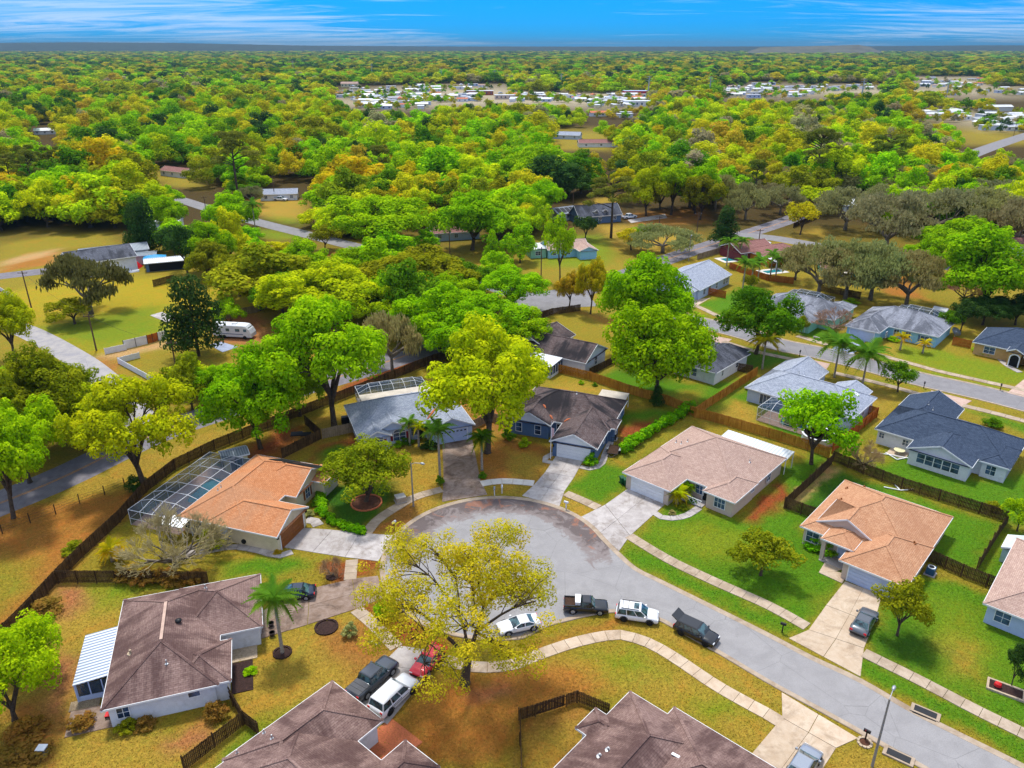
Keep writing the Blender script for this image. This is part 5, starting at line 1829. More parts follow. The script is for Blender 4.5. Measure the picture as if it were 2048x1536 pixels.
# ================================================================ screened pool cages
def cage(c4, hgt, rise, nx, ny, label, slab='pool_tile', pool=None, mansard=True):
    """c4: four ground corners (world); frame bars and one screen per bay"""
    o0 = c4[0]
    t_ = thing('pool_cage', label, 'pool cage', o0)
    C = [q - o0 for q in c4]
    bar = .048
    def at(u, v_, z):
        q = C[0].lerp(C[1], u).lerp(C[3].lerp(C[2], u), v_)
        return Vector((q.x, q.y, z))
    def top(u, v_):
        e = min(u * nx, (1 - u) * nx, v_ * ny, (1 - v_) * ny, 1.0)
        return at(u, v_, hgt + rise * max(0, e))
    b = MB()
    b.prism([C[0], C[1], C[2], C[3]] if (C[1] - C[0]).cross(C[2] - C[0]).z > 0 else [C[3], C[2], C[1], C[0]], 0, .05)
    b.build('deck', M(slab), t_)
    fr = MB()
    def segs(u0, v0, u1, v1):
        fr.bar(top(u0, v0), top(u1, v1), bar)
    for i in range(nx + 1):
        for j in range(ny + 1):
            u, v_ = i / nx, j / ny
            if i < nx:
                segs(u, v_, (i + 1) / nx, v_)
            if j < ny:
                segs(u, v_, u, (j + 1) / ny)
            if (i in (0, nx) or j in (0, ny)):
                fr.bar(at(u, v_, 0), top(u, v_), bar)
    for e0, e1 in (((0, 0), (1, 0)), ((1, 0), (1, 1)), ((1, 1), (0, 1)), ((0, 1), (0, 0))):
        fr.bar(at(*e0, 1.0), at(*e1, 1.0), bar * .8)
    fr.build('frame', M('trim_white'), t_)
    for i in range(nx):
        for j in range(ny):
            q = [top(i / nx, j / ny), top((i + 1) / nx, j / ny), top((i + 1) / nx, (j + 1) / ny), top(i / nx, (j + 1) / ny)]
            b = MB(); b.add(q, [(0, 1, 2), (0, 2, 3)]); b.build('screen', M('screen_mesh'), t_)
    for k in range(4):
        a, c_ = C[k], C[(k + 1) % 4]
        n = nx if k % 2 == 0 else ny
        for i in range(n):
            p, q = a.lerp(c_, i / n), a.lerp(c_, (i + 1) / n)
            b = MB(); b.add([(p.x, p.y, .05), (q.x, q.y, .05), (q.x, q.y, hgt), (p.x, p.y, hgt)], [(0, 1, 2, 3)]); b.build('screen', M('screen_mesh'), t_)
    if pool:
        b = MB()
        pu, pv, ru, rv = pool
        cen = at(pu, pv, 0)
        eu, ev = (C[1] - C[0]) * ru, (C[3] - C[0]) * rv
        n = 26
        P_ = [cen + (eu * math.cos(2 * PI * k / n) + ev * math.sin(2 * PI * k / n)) * (1 + .14 * math.sin(3 * 2 * PI * k / n + 1)) for k in range(n)]
        b.add([(q.x, q.y, .075) for q in P_], [tuple(range(n))])
        b.build('pool_water', M('pool_water'), t_)
        b = MB(); b.tube([(q.x, q.y, .07) for q in P_ + P_[:1]], .16, 5, cap=False); b.build('pool_rim', M('beige_stone'), t_)
    return t_
def rect_from(h_org, deg, x0, x1, y0, y1):
    r_ = Matrix.Rotation(R(deg), 2)
    return [Vector((*(Vector(h_org) + r_ @ Vector(q)), 0)) for q in ((x0, y0), (x1, y0), (x1, y1), (x0, y1))]
cage(rect_from((-31.1, 87.5), -18, -16.6, -9.1, -8.6, 7.6), 2.3, .55, 4, 7, 'white-framed screened pool cage on the left of the orange roof', pool=(.55, .62, .26, .2))
cage(rect_from((-17.9, 112.3), 21, -5.0, 7.0, 9.2, 14.0), 2.4, .9, 6, 3, 'white-framed screen cage behind the light grey roof', 'concrete_grey')
t_ = thing('patio_cover', 'flat cream patio cover between the light grey roof and its screen cage', 'patio cover', (-17.9, 112.3, 0), R(21))
b = MB(); b.box(-5.2, 8.0, 6.2, 9.2, 2.62, 2.74); b.build('panel', M('patio_roof_board'), t_)
for q in (-5, -1, 3, 7.8):
    b = MB(); b.box(q - .05, q + .05, 9.05, 9.15, 0, 2.62); b.build('post', M('trim_white'), t_)
cage(rect_from((51.1, 119.9), -42, -4.5, 4.5, -10.6, -5.2), 2.4, .8, 4, 3, 'screened pool cage behind the skylit light grey roof', pool=(.6, .5, .3, .3))
cage(rect_from((83.5, 157.6), -42, -3.5, 6.0, 7.4, 13.5), 2.5, 1.0, 4, 3, 'screen cage behind the powder blue house')
_m = G(1565, 622, 2.6)
cage(rect_from((_m.x + 4, _m.y + 2), -42, -7, 3, 8.2, 14.5), 2.5, 1.0, 4, 3, 'screen cage behind the mint green house')
# open pools
def pool(px, rx, ry, label, deg=0):
    t_ = thing('swimming_pool', label, 'pool', G(*px), R(deg))
    b = MB(); b.box(-rx - 1.2, rx + 1.2, -ry - 1.2, ry + 1.2, 0, .06); b.build('deck', M('concrete_bright'), t_)
    b = MB(); b.box(-rx, rx, -ry, ry, .05, .085); b.build('pool_water', M('pool_water'), t_)
pool((1461, 519), 2.6, 1.6, 'small dark pool with pale deck beside the maroon house', 20)
pool((1545, 543), 2.6, 1.2, 'turquoise pool behind the cedar fence and palms', 20)
# solid above-ground tub in the corner yard
t_ = thing('round_pool', 'round white above-ground pool behind the orange fence', 'pool', G(1636, 880))
b = MB(); b.lathe((0, 0, 0), [(2.5, 0), (2.5, 1.1), (2.62, 1.12), (2.62, 1.2), (2.3, 1.2), (2.3, 1.05)], 28); b.build('wall', M('white_paint'), t_)
b = MB(); b.cyl((0, 0, .95), 2.3, .06, 28); b.build('pool_water', M('pool_water'), t_)
# ================================================================ trees
def rnd_dirs(n, rg):
    d = rg.normal(size=(n, 3))
    return d / np.linalg.norm(d, axis=1)[:, None]
def leaf_mesh(name, cen, rad, count, size, rg, flat=.8, up=.35, aspect=.62, hang=0.0, inner=.55, prune=True, zk=.5):
    """leaf faces over the surface of many clumps; cen (n,3), rad (n,)"""
    n = len(cen)
    per = np.maximum(1, (count * rad ** 2 / np.sum(rad ** 2)).astype(int))
    idx = np.repeat(np.arange(n), per)
    N_ = len(idx)
    d = rnd_dirs(N_, rg)
    d[:, 2] += up * .6
    d /= np.linalg.norm(d, axis=1)[:, None]
    rr = rad[idx] * (inner + (1.08 - inner) * rg.random(N_) ** .6)
    pos = cen[idx] + d * rr[:, None] * np.array([1, 1, flat])
    if prune:                                  # drop leaves buried inside other clumps
        keep = np.ones(N_, bool)
        for s0 in range(0, N_, 4000):
            q = pos[s0:s0 + 4000]
            dd = ((q[:, None, :] - cen[None]) / np.array([1, 1, flat])) ** 2
            inside = (dd.sum(2) < (rad[None] * .72) ** 2).sum(1)
            keep[s0:s0 + 4000] = inside < 2
        pos, d, idx = pos[keep], d[keep], idx[keep]
        N_ = len(pos)
    nor = d * .9 + rnd_dirs(N_, rg) * .42 + np.array([0, 0, up * .8])
    nor /= np.linalg.norm(nor, axis=1)[:, None]
    tan = np.cross(nor, rnd_dirs(N_, rg))
    tan /= np.linalg.norm(tan, axis=1)[:, None] + 1e-9
    if hang:
        tan = tan * (1 - hang) + np.array([0, 0, -1]) * hang
        tan /= np.linalg.norm(tan, axis=1)[:, None]
    bit = np.cross(nor, tan)
    s_ = size * (.6 + .8 * rg.random(N_))[:, None]
    lift = nor * s_ * .25
    zs = np.array([1, 1, zk])                  # crowns are stretched upright later, leaves are not
    tan, bit, lift = tan * zs, bit * zs, lift * zs
    v4 = np.stack([pos - tan * s_, pos - bit * s_ * aspect + lift, pos + tan * s_, pos + bit * s_ * aspect + lift], 1).reshape(-1, 3)
    q4 = np.arange(N_ * 4).reshape(-1, 4)
    cl = rg.random(n)
    sh = np.clip(.5 + (cl[idx] - .5) * .55 + (rg.random(N_) - .5) * .5, 0, 1)
    return v4, q4, np.repeat(sh, 4)
def leaf_obj_mesh(name, parts, mat):
    vs, qs, sh, b = [], [], [], 0
    for v4, q4, s4 in parts:
        vs.append(v4)
        qs.append(q4 + b)
        sh.append(s4)
        b += len(v4)
    return np_mesh(name, np.concatenate(vs), np.concatenate(qs), [M(mat)], [('shade', 'FLOAT', np.concatenate(sh))])
def limb(b, p, q, r0, r1, rr, n=5, sag=.12, sides_=5):
    p, q = Vector(p), Vector(q)
    pts, L = [], (q - p).length
    off = Vector((rr.uniform(-1, 1), rr.uniform(-1, 1), rr.uniform(.2, 1))) * L * sag
    for i in range(n + 1):
        t_ = i / n
        pts.append(p.lerp(q, t_) + off * math.sin(PI * t_))
    b.tube(pts, [r0 + (r1 - r0) * i / n for i in range(n + 1)], sides_)
    return pts
def mesh_of(b, name, mat, smooth=True):
    me = bpy.data.meshes.new(name)
    me.from_pydata(b.v, [], b.f)
    me.materials.append(M(mat))
    if smooth:
        me.polygons.foreach_set('use_smooth', [True] * len(b.f))
    return me
def oak(seed, leaves=12000, size=.030, lobes=9, sub=11, zlo=.30, sparse=0.0, rz=.30, clump=(.11, .19), bark='bark', mat='leaf', hang=0.0, limbs=True, spread=.62, top=.95, thin=1.0, keep=None):
    """unit tree: height 1, crown radius 1 (scaled per tree)"""
    rg, rr = np.random.default_rng(seed), random.Random(seed)
    L = []
    for k in range(lobes):
        a = 2 * PI * (k + rr.uniform(-.3, .3)) / (lobes - 2)
        if k < lobes - 2:
            r_ = spread * rr.uniform(.72, 1.12)
            z = zlo + .18 + rr.uniform(-.05, .24)
        else:
            r_ = rr.uniform(.05, .28)
            z = top - .22 + rr.uniform(-.05, .05)
        L.append((np.array([r_ * math.cos(a), r_ * math.sin(a), z]), rr.uniform(.30, .42)))
    cen, rad = [], []
    for c_, lr in L:
        for d in rnd_dirs(sub, rg):
            if d[2] < -.55:
                d[2] *= -.4
            f = lr * rr.uniform(.55, 1.05)
            q = c_ + d * f * np.array([1, 1, .48])
            q[2] = min(q[2], top - .04)
            if q[2] < zlo:
                q[2] = zlo + rr.uniform(0, .08)
            cen.append(q)
            rad.append(rr.uniform(*clump))
    cen, rad = np.array(cen), np.array(rad)
    if sparse:
        kp = rg.random(len(cen)) > sparse
        cen, rad = cen[kp], rad[kp]
    if keep:
        kp = keep(cen)
        cen, rad = cen[kp], rad[kp]
    # flatten clump heights: z unit is a whole tree, xy unit only a crown radius
    v4, q4, s4 = leaf_mesh('crown', cen, rad, leaves, size, rg, flat=.5, hang=hang)
    crown = leaf_obj_mesh('crown', [(v4, q4, s4)], mat)
    b = MB()
    zf = zlo * rr.uniform(.7, .95)
    lean = (rr.uniform(-.06, .06), rr.uniform(-.06, .06))
    b.tube([(0, 0, -.01), (0, 0, .012), (lean[0] * .3, lean[1] * .3, zf * .35), (lean[0], lean[1], zf)], [.07, .052, .042, .036], 8)
    nf = 5
    forks = []
    for k in range(nf):
        a = 2 * PI * (k + rr.uniform(-.25, .25)) / nf
        r_ = rr.uniform(.10, .30)
        q = (lean[0] + r_ * math.cos(a), lean[1] + r_ * math.sin(a), zf + (zlo + .12 - zf) * rr.uniform(.35, 1.2) + .03)
        forks.append(limb(b, (lean[0] * rr.uniform(.7, 1), lean[1], zf * rr.uniform(.72, 1)), q, .032 * thin, .018 * thin, rr, 3, .07, 6)[-1])
    for c_, lr in (L if limbs else L[:4]):
        f_ = min(forks, key=lambda q: (q - Vector(c_)).length)
        pts = limb(b, f_, tuple(c_), .017 * thin, .006 * thin, rr, 5, .13)
        if limbs:
            near = sorted(range(len(cen)), key=lambda i: np.linalg.norm(cen[i] - c_))[:5 if not sparse else 9]
            for i in near:
                limb(b, pts[rr.randint(2, 4)], tuple(cen[i]), .008 * thin, .0022, rr, 3, .10, 3)
    return crown, mesh_of(b, 'trunk', bark)
def pine(seed, leaves=4000, size=.05, zlo=.55, mat='leaf'):
    rg, rr = np.random.default_rng(seed), random.Random(seed)
    cen, rad = [], []
    b = MB()
    b.tube([(0, 0, -.01), (.02, .01, .4), (.0, .02, .75), (.01, 0, .96)], [.055, .042, .028, .01], 7)
    for k in range(26):
        z = zlo + (1 - zlo) * rr.random() ** .8 * .95
        a = rr.uniform(0, 2 * PI)
        r_ = (.95 - .55 * max(0, (z - .75)) / .25) * rr.uniform(.35, 1)
        q = np.array([r_ * math.cos(a), r_ * math.sin(a), z])
        cen.append(q)
        rad.append(rr.uniform(.16, .30))
        limb(b, (0, 0, max(.4, z - .08)), tuple(q), .012, .004, rr, 3, .05, 3)
    v = leaf_mesh('c', np.array(cen), np.array(rad), leaves, size, rg, flat=.14, up=.6, aspect=.3)
    return leaf_obj_mesh('crown', [v], mat), mesh_of(b, 'trunk', 'bark')
def cone(seed, leaves=6000, size=.05, zlo=.12, power=.8, mat='leaf', n=110):
    rg, rr = np.random.default_rng(seed), random.Random(seed)
    cen, rad = [], []
    b = MB()
    b.tube([(0, 0, -.01), (0, 0, .5), (0, 0, .95)], [.05, .03, .008], 6)
    for k in range(n):
        z = zlo + (1 - zlo) * rr.random() ** 1.1 * .93
        w_ = (1 - (z - zlo) / (1 - zlo)) ** power * min(1, (z - zlo) / .12 + .55)
        a = rr.uniform(0, 2 * PI)
        r_ = w_ * rr.uniform(.3, .95)
        cen.append((r_ * math.cos(a), r_ * math.sin(a), z))
        rad.append(rr.uniform(.16, .30))
        if k % 5 == 0:
            limb(b, (0, 0, z * .9), cen[-1], .01, .003, rr, 2, .03, 3)
    v = leaf_mesh('c', np.array(cen), np.array(rad), leaves, size, rg, flat=.35)
    return leaf_obj_mesh('crown', [v], mat), mesh_of(b, 'trunk', 'bark')
def bare(seed, depth=6, moss=0, mat='leaf', zf=.22, spread=.75, twig=.006, up=.35, first=5, hang=1.5):
    """leafless or mossy tree: branches split again and again"""
    rg, rr = np.random.default_rng(seed), random.Random(seed)
    b, tw = MB(), MB()
    tips = []
    asp = .55                                   # z is squeezed: crown radius 1 against height 1
    def grow(p, d, L, r_, k):
        q = p + Vector((d.x, d.y, d.z * asp)) * L
        q.z = max(.1, min(q.z, .99))
        dst = b if k < 3 else tw
        dst.tube([p, p.lerp(q, .5) + Vector((rr.uniform(-1, 1), rr.uniform(-1, 1), rr.uniform(-.3, .6) * asp)) * L * .09, q], [r_, r_ * .85, r_ * .65], 5 if k < 2 else 3, cap=False)
        if k >= 3:
            tips.append(q)
        if k == depth:
            return
        for i in range(3 if k < depth - 1 else 2):
            nd = (d + Vector((rr.uniform(-1, 1), rr.uniform(-1, 1), rr.uniform(-.5, .9))) * spread).normalized()
            if nd.z < -.15:
                nd.z *= -.5
            grow(q, nd, L * rr.uniform(.62, .86), max(r_ * .6, twig), k + 1)
    b.tube([(0, 0, -.01), (0, 0, zf)], [.06, .04], 7)
    for i in range(first):
        a = 2 * PI * (i + rr.uniform(-.3, .3)) / first
        d = Vector((math.cos(a), math.sin(a), rr.uniform(up, up + .7))).normalized()
        grow(Vector((0, 0, zf * .95)), d, .34, .030, 1)
    parts = []
    P = np.array([tuple(q) for q in tips])
    if moss:
        i = rg.integers(0, len(P), moss)
        pos = P[i] + rg.normal(size=(moss, 3)) * np.array([.05, .05, .012])
        s_ = .035 * (.5 + rg.random(moss))[:, None]
        a = rg.random(moss) * 2 * PI
        bit = np.stack([np.cos(a), np.sin(a), np.zeros(moss)], 1)
        dn = np.array([0, 0, -1]) * .9 + rg.normal(size=(moss, 3)) * .25
        v4 = np.stack([pos, pos + bit * s_ * .5 + dn * s_ * .4 * hang, pos + dn * s_ * hang, pos - bit * s_ * .5 + dn * s_ * .4 * hang], 1).reshape(-1, 3)
        parts.append((v4, np.arange(moss * 4).reshape(-1, 4), np.repeat(rg.random(moss) * .6 + .2, 4)))
    f4 = [f for f in tw.f if len(f) == 4]
    parts.append((np.array(tw.v), np.array(f4), np.full(len(tw.v), .5) + rg.normal(size=len(tw.v)) * .1))
    return leaf_obj_mesh('crown', parts, mat), mesh_of(b, 'trunk', 'bark_grey')
PROTO = {}
def protos(kind, fs):
    PROTO[kind] = fs
protos('oak', [oak(100 + i, 24000, .030, 12, 15, zlo=.26) for i in range(4)])
protos('yellow', [oak(200 + i, 24000, .026, 12, 16, sparse=.1, clump=(.09, .17), zlo=.32) for i in range(3)])
protos('round', [oak(400, 14000, .030, 10, 14, zlo=.20, clump=(.12, .18), spread=.66, top=.97)])
protos('small', [oak(450 + i, 5200, .045, 9, 11, zlo=.28, clump=(.13, .22)) for i in range(2)])
protos('mid', [oak(500 + i, 7500, .044, 10, 12, clump=(.11, .2), limbs=False, zlo=.13) for i in range(6)])
protos('pine', [pine(600 + i) for i in range(3)])
protos('cone', [cone(700 + i) for i in range(2)])
protos('broadcone', [cone(720 + i, 8000, .042, .16, .45) for i in range(2)])
protos('bare', [bare(800 + i, 6) for i in range(2)])
protos('moss', [bare(820 + i, 6, 7000) for i in range(3)])
protos('mossdense', [bare(830 + i, 6, 8500, zf=.16, spread=.8, up=.5, hang=1.0) for i in range(3)])
protos('fine', [bare(840, 7, 0, zf=.06, spread=.6, twig=.0035, up=.25, first=8)])
COLR = dict(green=rgb(140, 186, 14, .98), lime=rgb(156, 190, 16, 1.0), yellow=rgb(174, 188, 18, 1.08), gold=rgb(186, 180, 24, 1.05), amber=rgb(184, 164, 38, .98),
            deep=rgb(94, 142, 22, .92), dark=rgb(66, 98, 42, .85), olive=rgb(138, 144, 24, 1.0), pine=rgb(122, 132, 46, .95), moss=rgb(162, 160, 96, 1.0), grey=rgb(158, 150, 100, .98), dusk=rgb(118, 112, 58, .95),
            dry=rgb(158, 124, 52, .8), twig=rgb(186, 150, 122, 1.0), tan=rgb(200, 180, 134, 1.0), palm=rgb(108, 158, 44, 1.0), hedge=rgb(112, 172, 16, 1.05), straw=rgb(194, 184, 34, 1.04))
rtree = random.Random(77)
def plant(base, hgt, rad, kind, col, label, cat='tree', name=None, group=None, rot=None, proto=None, jitter=.08):
    P_ = PROTO[kind]
    cr, tr = P_[rtree.randrange(len(P_)) if proto is None else proto]
    if name is None:
        name = {'moss': 'mossy_tree', 'mossdense': 'mossy_tree', 'bare': 'bare_tree', 'fine': 'bare_tree', 'cone': 'conifer_tree', 'broadcone': 'evergreen_tree', 'pine': 'pine_tree', 'sparse': 'oak_tree', 'yellow': 'oak_tree', 'oak': 'oak_tree'}.get(kind, 'tree')
    t_ = thing(name, label, cat, (base[0], base[1], 0), rtree.uniform(0, 2 * PI) if rot is None else rot, group)
    t_.scale = (rad, rad, hgt)
    o = link('crown', cr, t_)
    c_ = COLR[col] if isinstance(col, str) else col
    j = [(1.22 if kind == 'mid' else 1) * (1 + rtree.uniform(-jitter, jitter)) for _ in range(3)]
    o.color = (min(1, c_[0] * j[0]), min(1, c_[1] * j[1]), min(1, c_[2] * j[2]), 1)
    if tr:
        link('trunk', tr, t_)
    return t_
def tree(bx, by, ytop, wpx, kind, col, label, **k):
    """trunk foot at photo pixel (bx, by), crown top at row ytop, crown wpx pixels wide"""
    A = G(bx, by)
    hh = height_at(A, ytop)
    zc = PX((A.x, A.y, hh * .6))[2]
    wide = .95 if by > 880 or (bx > 900 and by > 620) else .84
    return plant(A, hh, wpx * zc / FPX / 2 / wide, kind, col, label, **k)
TREES = [
 # bx, by, ytop, width, kind, colour, label
 (930, 1366, 1046, 425, 'sparse', 'straw', 'large open-crowned yellow-green oak at the edge of the turning circle'),
 (975, 905, 634, 276, 'yellow', 'yellow', 'tall golden-green oak between the two blue houses'),
 (733, 1004, 880, 178, 'round', 'olive', 'dense round olive tree inside the brick ring'),
 (1312, 800, 586, 212, 'oak', 'green', 'bright green oak in front of the twin pair beside the grey-roofed white house'),
 (1290, 705, 494, 192, 'oak', 'green', 'rear bright green oak of the twin pair'),
 (521, 897, 684, 190, 'oak', 'green', 'bright green oak with slim trunk behind the orange roof'),
 (669, 856, 578, 236, 'yellow', 'lime', 'broad lime-yellow oak left of the light grey roof'),
 (785, 748, 578, 110, 'moss', 'moss', 'grey mossy oak beside the dark road'),
 (880, 700, 562, 150, 'oak', 'green', 'left bright green oak of the clump above the golden-green oak'),
 (975, 690, 580, 170, 'oak', 'green', 'right bright green oak of the clump above the golden-green oak'),
 (1060, 668, 640, 60, 'mid', 'deep', 'small dark green tree left of the brown gable roof'),
 (1025, 625, 526, 130, 'oak', 'green', 'bright green oak left of the road junction'),
 (640, 650, 520, 215, 'yellow', 'yellow', 'wide yellow-green oak behind the lime-yellow oak'),
 (790, 625, 528, 96, 'oak', 'green', 'small bright green tree above the grey mossy oak'),
 (835, 600, 496, 195, 'yellow', 'olive', 'flat-topped olive oak by the side road'),
 (520, 620, 480, 190, 'mid', 'olive', 'olive oak right of the tall dark evergreen'),
 (770, 512, 382, 192, 'yellow', 'lime', 'huge round lime oak standing over the side road'),
 (945, 500, 374, 140, 'oak', 'green', 'bright green oak right of the huge round lime oak'),
 (1080, 445, 350, 88, 'oak', 'green', 'green oak left of the solar-panelled house'),
 (1040, 525, 438, 70, 'mid', 'green', 'slim green tree left of the light blue house'),
 (985, 525, 460, 36, 'cone', 'green', 'narrow pale green sapling left of the slim green tree'),
 (995, 560, 495, 60, 'mid', 'green', 'small green tree below the slim green tree'),
 (1120, 562, 424, 60, 'small', 'lime', 'tall lime-yellow tree in front of the light blue house'),
 (1181, 628, 510, 70, 'yellow', 'gold', 'golden tree right of the road junction'),
 (1138, 618, 540, 56, 'yellow', 'amber', 'amber tree in front of the road junction'),
 (1222, 476, 348, 92, 'pine', 'pine', 'tall thin pine beside the dormered house'),
 (1262, 500, 455, 60, 'small', 'gold', 'low yellow shrub tree below the dormered house'),
 (1325, 506, 438, 128, 'moss', 'moss', 'spreading grey oak with bare limbs beside the main road'),
 (1448, 492, 412, 62, 'cone', 'dark', 'dark conical magnolia at the road bend'),
 (1170, 480, 430, 50, 'small', 'dark', 'dark bush left of the dormered house'),
 # left side
 (290, 976, 745, 235, 'yellow', 'yellow', 'golden oak with leaning trunk outside the left fence'),
 (28, 1036, 800, 190, 'yellow', 'lime', 'yellow-green oak at the left edge outside the fence'),
 (80, 905, 690, 210, 'yellow', 'olive', 'olive oak at the left edge above the lane'),
 (170, 900, 760, 170, 'yellow', 'yellow', 'yellow oak overhanging the lane'),
 (385, 820, 694, 80, 'mid', 'olive', 'olive tree half hidden behind the slim-trunked green oak'),
 (440, 810, 720, 90, 'oak', 'green', 'green tree left of the lime-yellow oak'),
 (398, 712, 552, 112, 'broadcone', 'dark', 'tall dark evergreen beside the motorhome'),
 (183, 628, 472, 150, 'moss', 'dusk', 'dark thin-crowned oak in front of the white workshop'),
 (150, 648, 596, 90, 'small', 'olive', 'low olive bush under the dark thin-crowned oak'),
 (30, 720, 578, 100, 'yellow', 'yellow', 'yellow sapling tree at the left edge by the lane'),
 (30, 1440, 1250, 215, 'round', 'lime', 'large yellow-green bush at the lower left edge'),
 (75, 1350, 1240, 120, 'round', 'lime', 'bright green bush left of the weathered brown roof'),
 (460, 655, 590, 55, 'mid', 'green', 'small green tree by the wood fence'),
 (300, 505, 395, 60, 'cone', 'dark', 'left of the two dark conifers behind the compound'),
 (280, 500, 405, 50, 'cone', 'dark', 'slim dark conifer touching the two larger ones'),
 (375, 545, 450, 66, 'small', 'dark', 'grey-green bush right of the lean-to shed'),
 (430, 540, 440, 95, 'oak', 'green', 'bright green tree left of the side road bend'),
 (465, 470, 378, 100, 'oak', 'green', 'bright green oak beside the upper bend of the side road'),
 (650, 500, 450, 52, 'small', 'olive', 'yellow-olive bush by the bend of the side road'),
 (340, 470, 380, 70, 'oak', 'lime', 'lime tree behind the dark conifers'),
 # right side
 (1521, 1150, 1072, 132, 'small', 'olive', 'small dark olive tree on the lawn beside the street'),
 (1794, 1271, 1160, 108, 'small', 'olive', 'thin bronze-green tree beside the driveway of the copper-roofed house'),
 (2022, 1374, 1284, 50, 'small', 'dark', 'small dark tree in the square planter'),
 (1622, 928, 772, 158, 'small', 'green', 'bright green tree at the corner of the cedar fence'),
 (1512, 708, 566, 158, 'oak', 'deep', 'dark green oak beside the upper street'),
 (1795, 784, 722, 72, 'small', 'deep', 'small round green tree beside the upper street'),
 (1960, 628, 442, 200, 'oak', 'green', 'very large bright green oak at the right edge'),
 (1900, 520, 428, 130, 'oak', 'green', 'green oak behind the very large one'),
 (1636, 592, 440, 130, 'mossdense', 'moss', 'leftmost grey mossy oak behind the mint house'),
 (1690, 598, 425, 140, 'mossdense', 'moss', 'second grey mossy oak behind the mint house'),
 (1740, 600, 435, 140, 'mossdense', 'moss', 'third grey mossy oak behind the mint house'),
 (1812, 610, 455, 130, 'mossdense', 'moss', 'grey mossy oak next to the very large green oak'),
 (1770, 500, 345, 165, 'mossdense', 'grey', 'brown-grey bare oak high on the right'),
 (1870, 470, 335, 165, 'mossdense', 'grey', 'brown-grey bare oak right of the first bare one'),
 (1960, 470, 338, 160, 'mossdense', 'moss', 'pale mossy oak near the right edge'),
 (1690, 460, 340, 120, 'mossdense', 'grey', 'brown bare oak left of the high bare oaks'),
 (2030, 500, 350, 120, 'mossdense', 'grey', 'grey bare oak cut by the right edge'),
 (1640, 425, 372, 90, 'small', 'yellow', 'bright yellow tree beside the upper road'),
 (1664, 672, 602, 92, 'bare', 'twig', 'small leafless pinkish tree on the lawn left of the powder blue house'),
 (1603, 668, 630, 27, 'small', 'olive', 'clipped round topiary in front of the mint house'),
 (1498, 585, 548, 34, 'small', 'olive', 'small olive tree right of the grey gabled house'),
 (1725, 935, 862, 66, 'fine', 'tan', 'leafless bushy shrub outside the cedar fence'),
 (2034, 1062, 998, 66, 'small', 'lime', 'yellow-green bush at the right edge by the dark fence'),
 (1313, 812, 772, 34, 'cone', 'dark', 'small dark cypress in the lawn behind the hedge'),
 (1920, 665, 598, 60, 'small', 'dark', 'dark evergreen left of the tan house'),
 (1965, 650, 588, 90, 'oak', 'dark', 'dark evergreen behind the tan house'),
 (2030, 650, 580, 90, 'oak', 'dark', 'dark evergreen at the right edge'),
 (1895, 668, 620, 50, 'small', 'deep', 'green bush right of the powder blue house'),
 (1925, 610, 545, 70, 'bare', 'twig', 'pinkish leafless tree behind the blue shed'),
 (352, 1130, 985, 190, 'fine', 'tan', 'sprawling leafless tree beside the pool cage'),
 (664, 1154, 1092, 44, 'fine', 'tan', 'thin leafless sapling beside the sidewalk'),
 (1490, 440, 350, 80, 'moss', 'moss', 'grey mossy tree left of the brown bare oak'),
 (1400, 440, 340, 80, 'yellow', 'olive', 'olive oak above the main road'),
 (1560, 430, 350, 80, 'moss', 'grey', 'grey tree above the cross street'),
 # canopy behind the houses
 (480, 592, 500, 95, 'oak', 'olive', 'olive tree left of the big olive oak'), (570, 640, 540, 110, 'oak', 'deep', 'deep green tree in front of the big olive oak'), (610, 565, 476, 100, 'oak', 'lime', 'lime tree behind the wide yellow-green oak'),
 (705, 565, 490, 95, 'oak', 'green', 'green tree below the bend of the side road'), (420, 560, 478, 80, 'oak', 'olive', 'olive tree right of the lean-to shed'), (350, 512, 450, 60, 'small', 'dark', 'dark bush behind the lean-to shed'),
 (745, 665, 566, 115, 'yellow', 'lime', 'lime tree left of the grey mossy oak'), (905, 622, 540, 115, 'oak', 'green', 'green tree behind the clump of bright oaks'), (940, 592, 516, 95, 'oak', 'deep', 'deep green tree right of the flat-topped olive oak'),
 (865, 565, 498, 95, 'yellow', 'olive', 'second olive tree by the side road'), (825, 690, 600, 120, 'oak', 'green', 'green oak between the grey mossy oak and the bright clump'), (928, 728, 606, 150, 'oak', 'green', 'foremost oak of the bright green clump'),
 (1042, 700, 612, 115, 'oak', 'green', 'bright green oak left of the white sunroom'), (600, 832, 705, 125, 'yellow', 'lime', 'lower lime tree beside the broad lime-yellow oak'), (120, 870, 716, 180, 'yellow', 'olive', 'olive oak between the lane and the left edge'),
 (60, 965, 786, 175, 'yellow', 'lime', 'lime oak in the thicket at the left edge'), (205, 885, 766, 160, 'yellow', 'yellow', 'yellow oak above the leaning golden oak'), (-10, 870, 730, 150, 'oak', 'green', 'green oak cut by the left edge'),
 (1292, 432, 326, 88, 'oak', 'yellow', 'first tall oak of the row above the brown clearing'), (1342, 430, 318, 92, 'yellow', 'lime', 'second tall oak of the row above the brown clearing'), (1390, 428, 322, 86, 'oak', 'green', 'third tall oak of the row above the brown clearing'),
 (1255, 405, 330, 70, 'yellow', 'gold', 'golden oak behind the dormered house'), (1430, 420, 330, 80, 'moss', 'moss', 'grey oak at the right end of the tall row'), (1600, 470, 400, 60, 'small', 'gold', 'low golden tree at the cross street corner'),
 (1850, 560, 470, 90, 'oak', 'green', 'green oak between the mossy oaks and the very large oak'), (1590, 560, 470, 80, 'mossdense', 'moss', 'pale mossy oak left of the mossy row'),
]
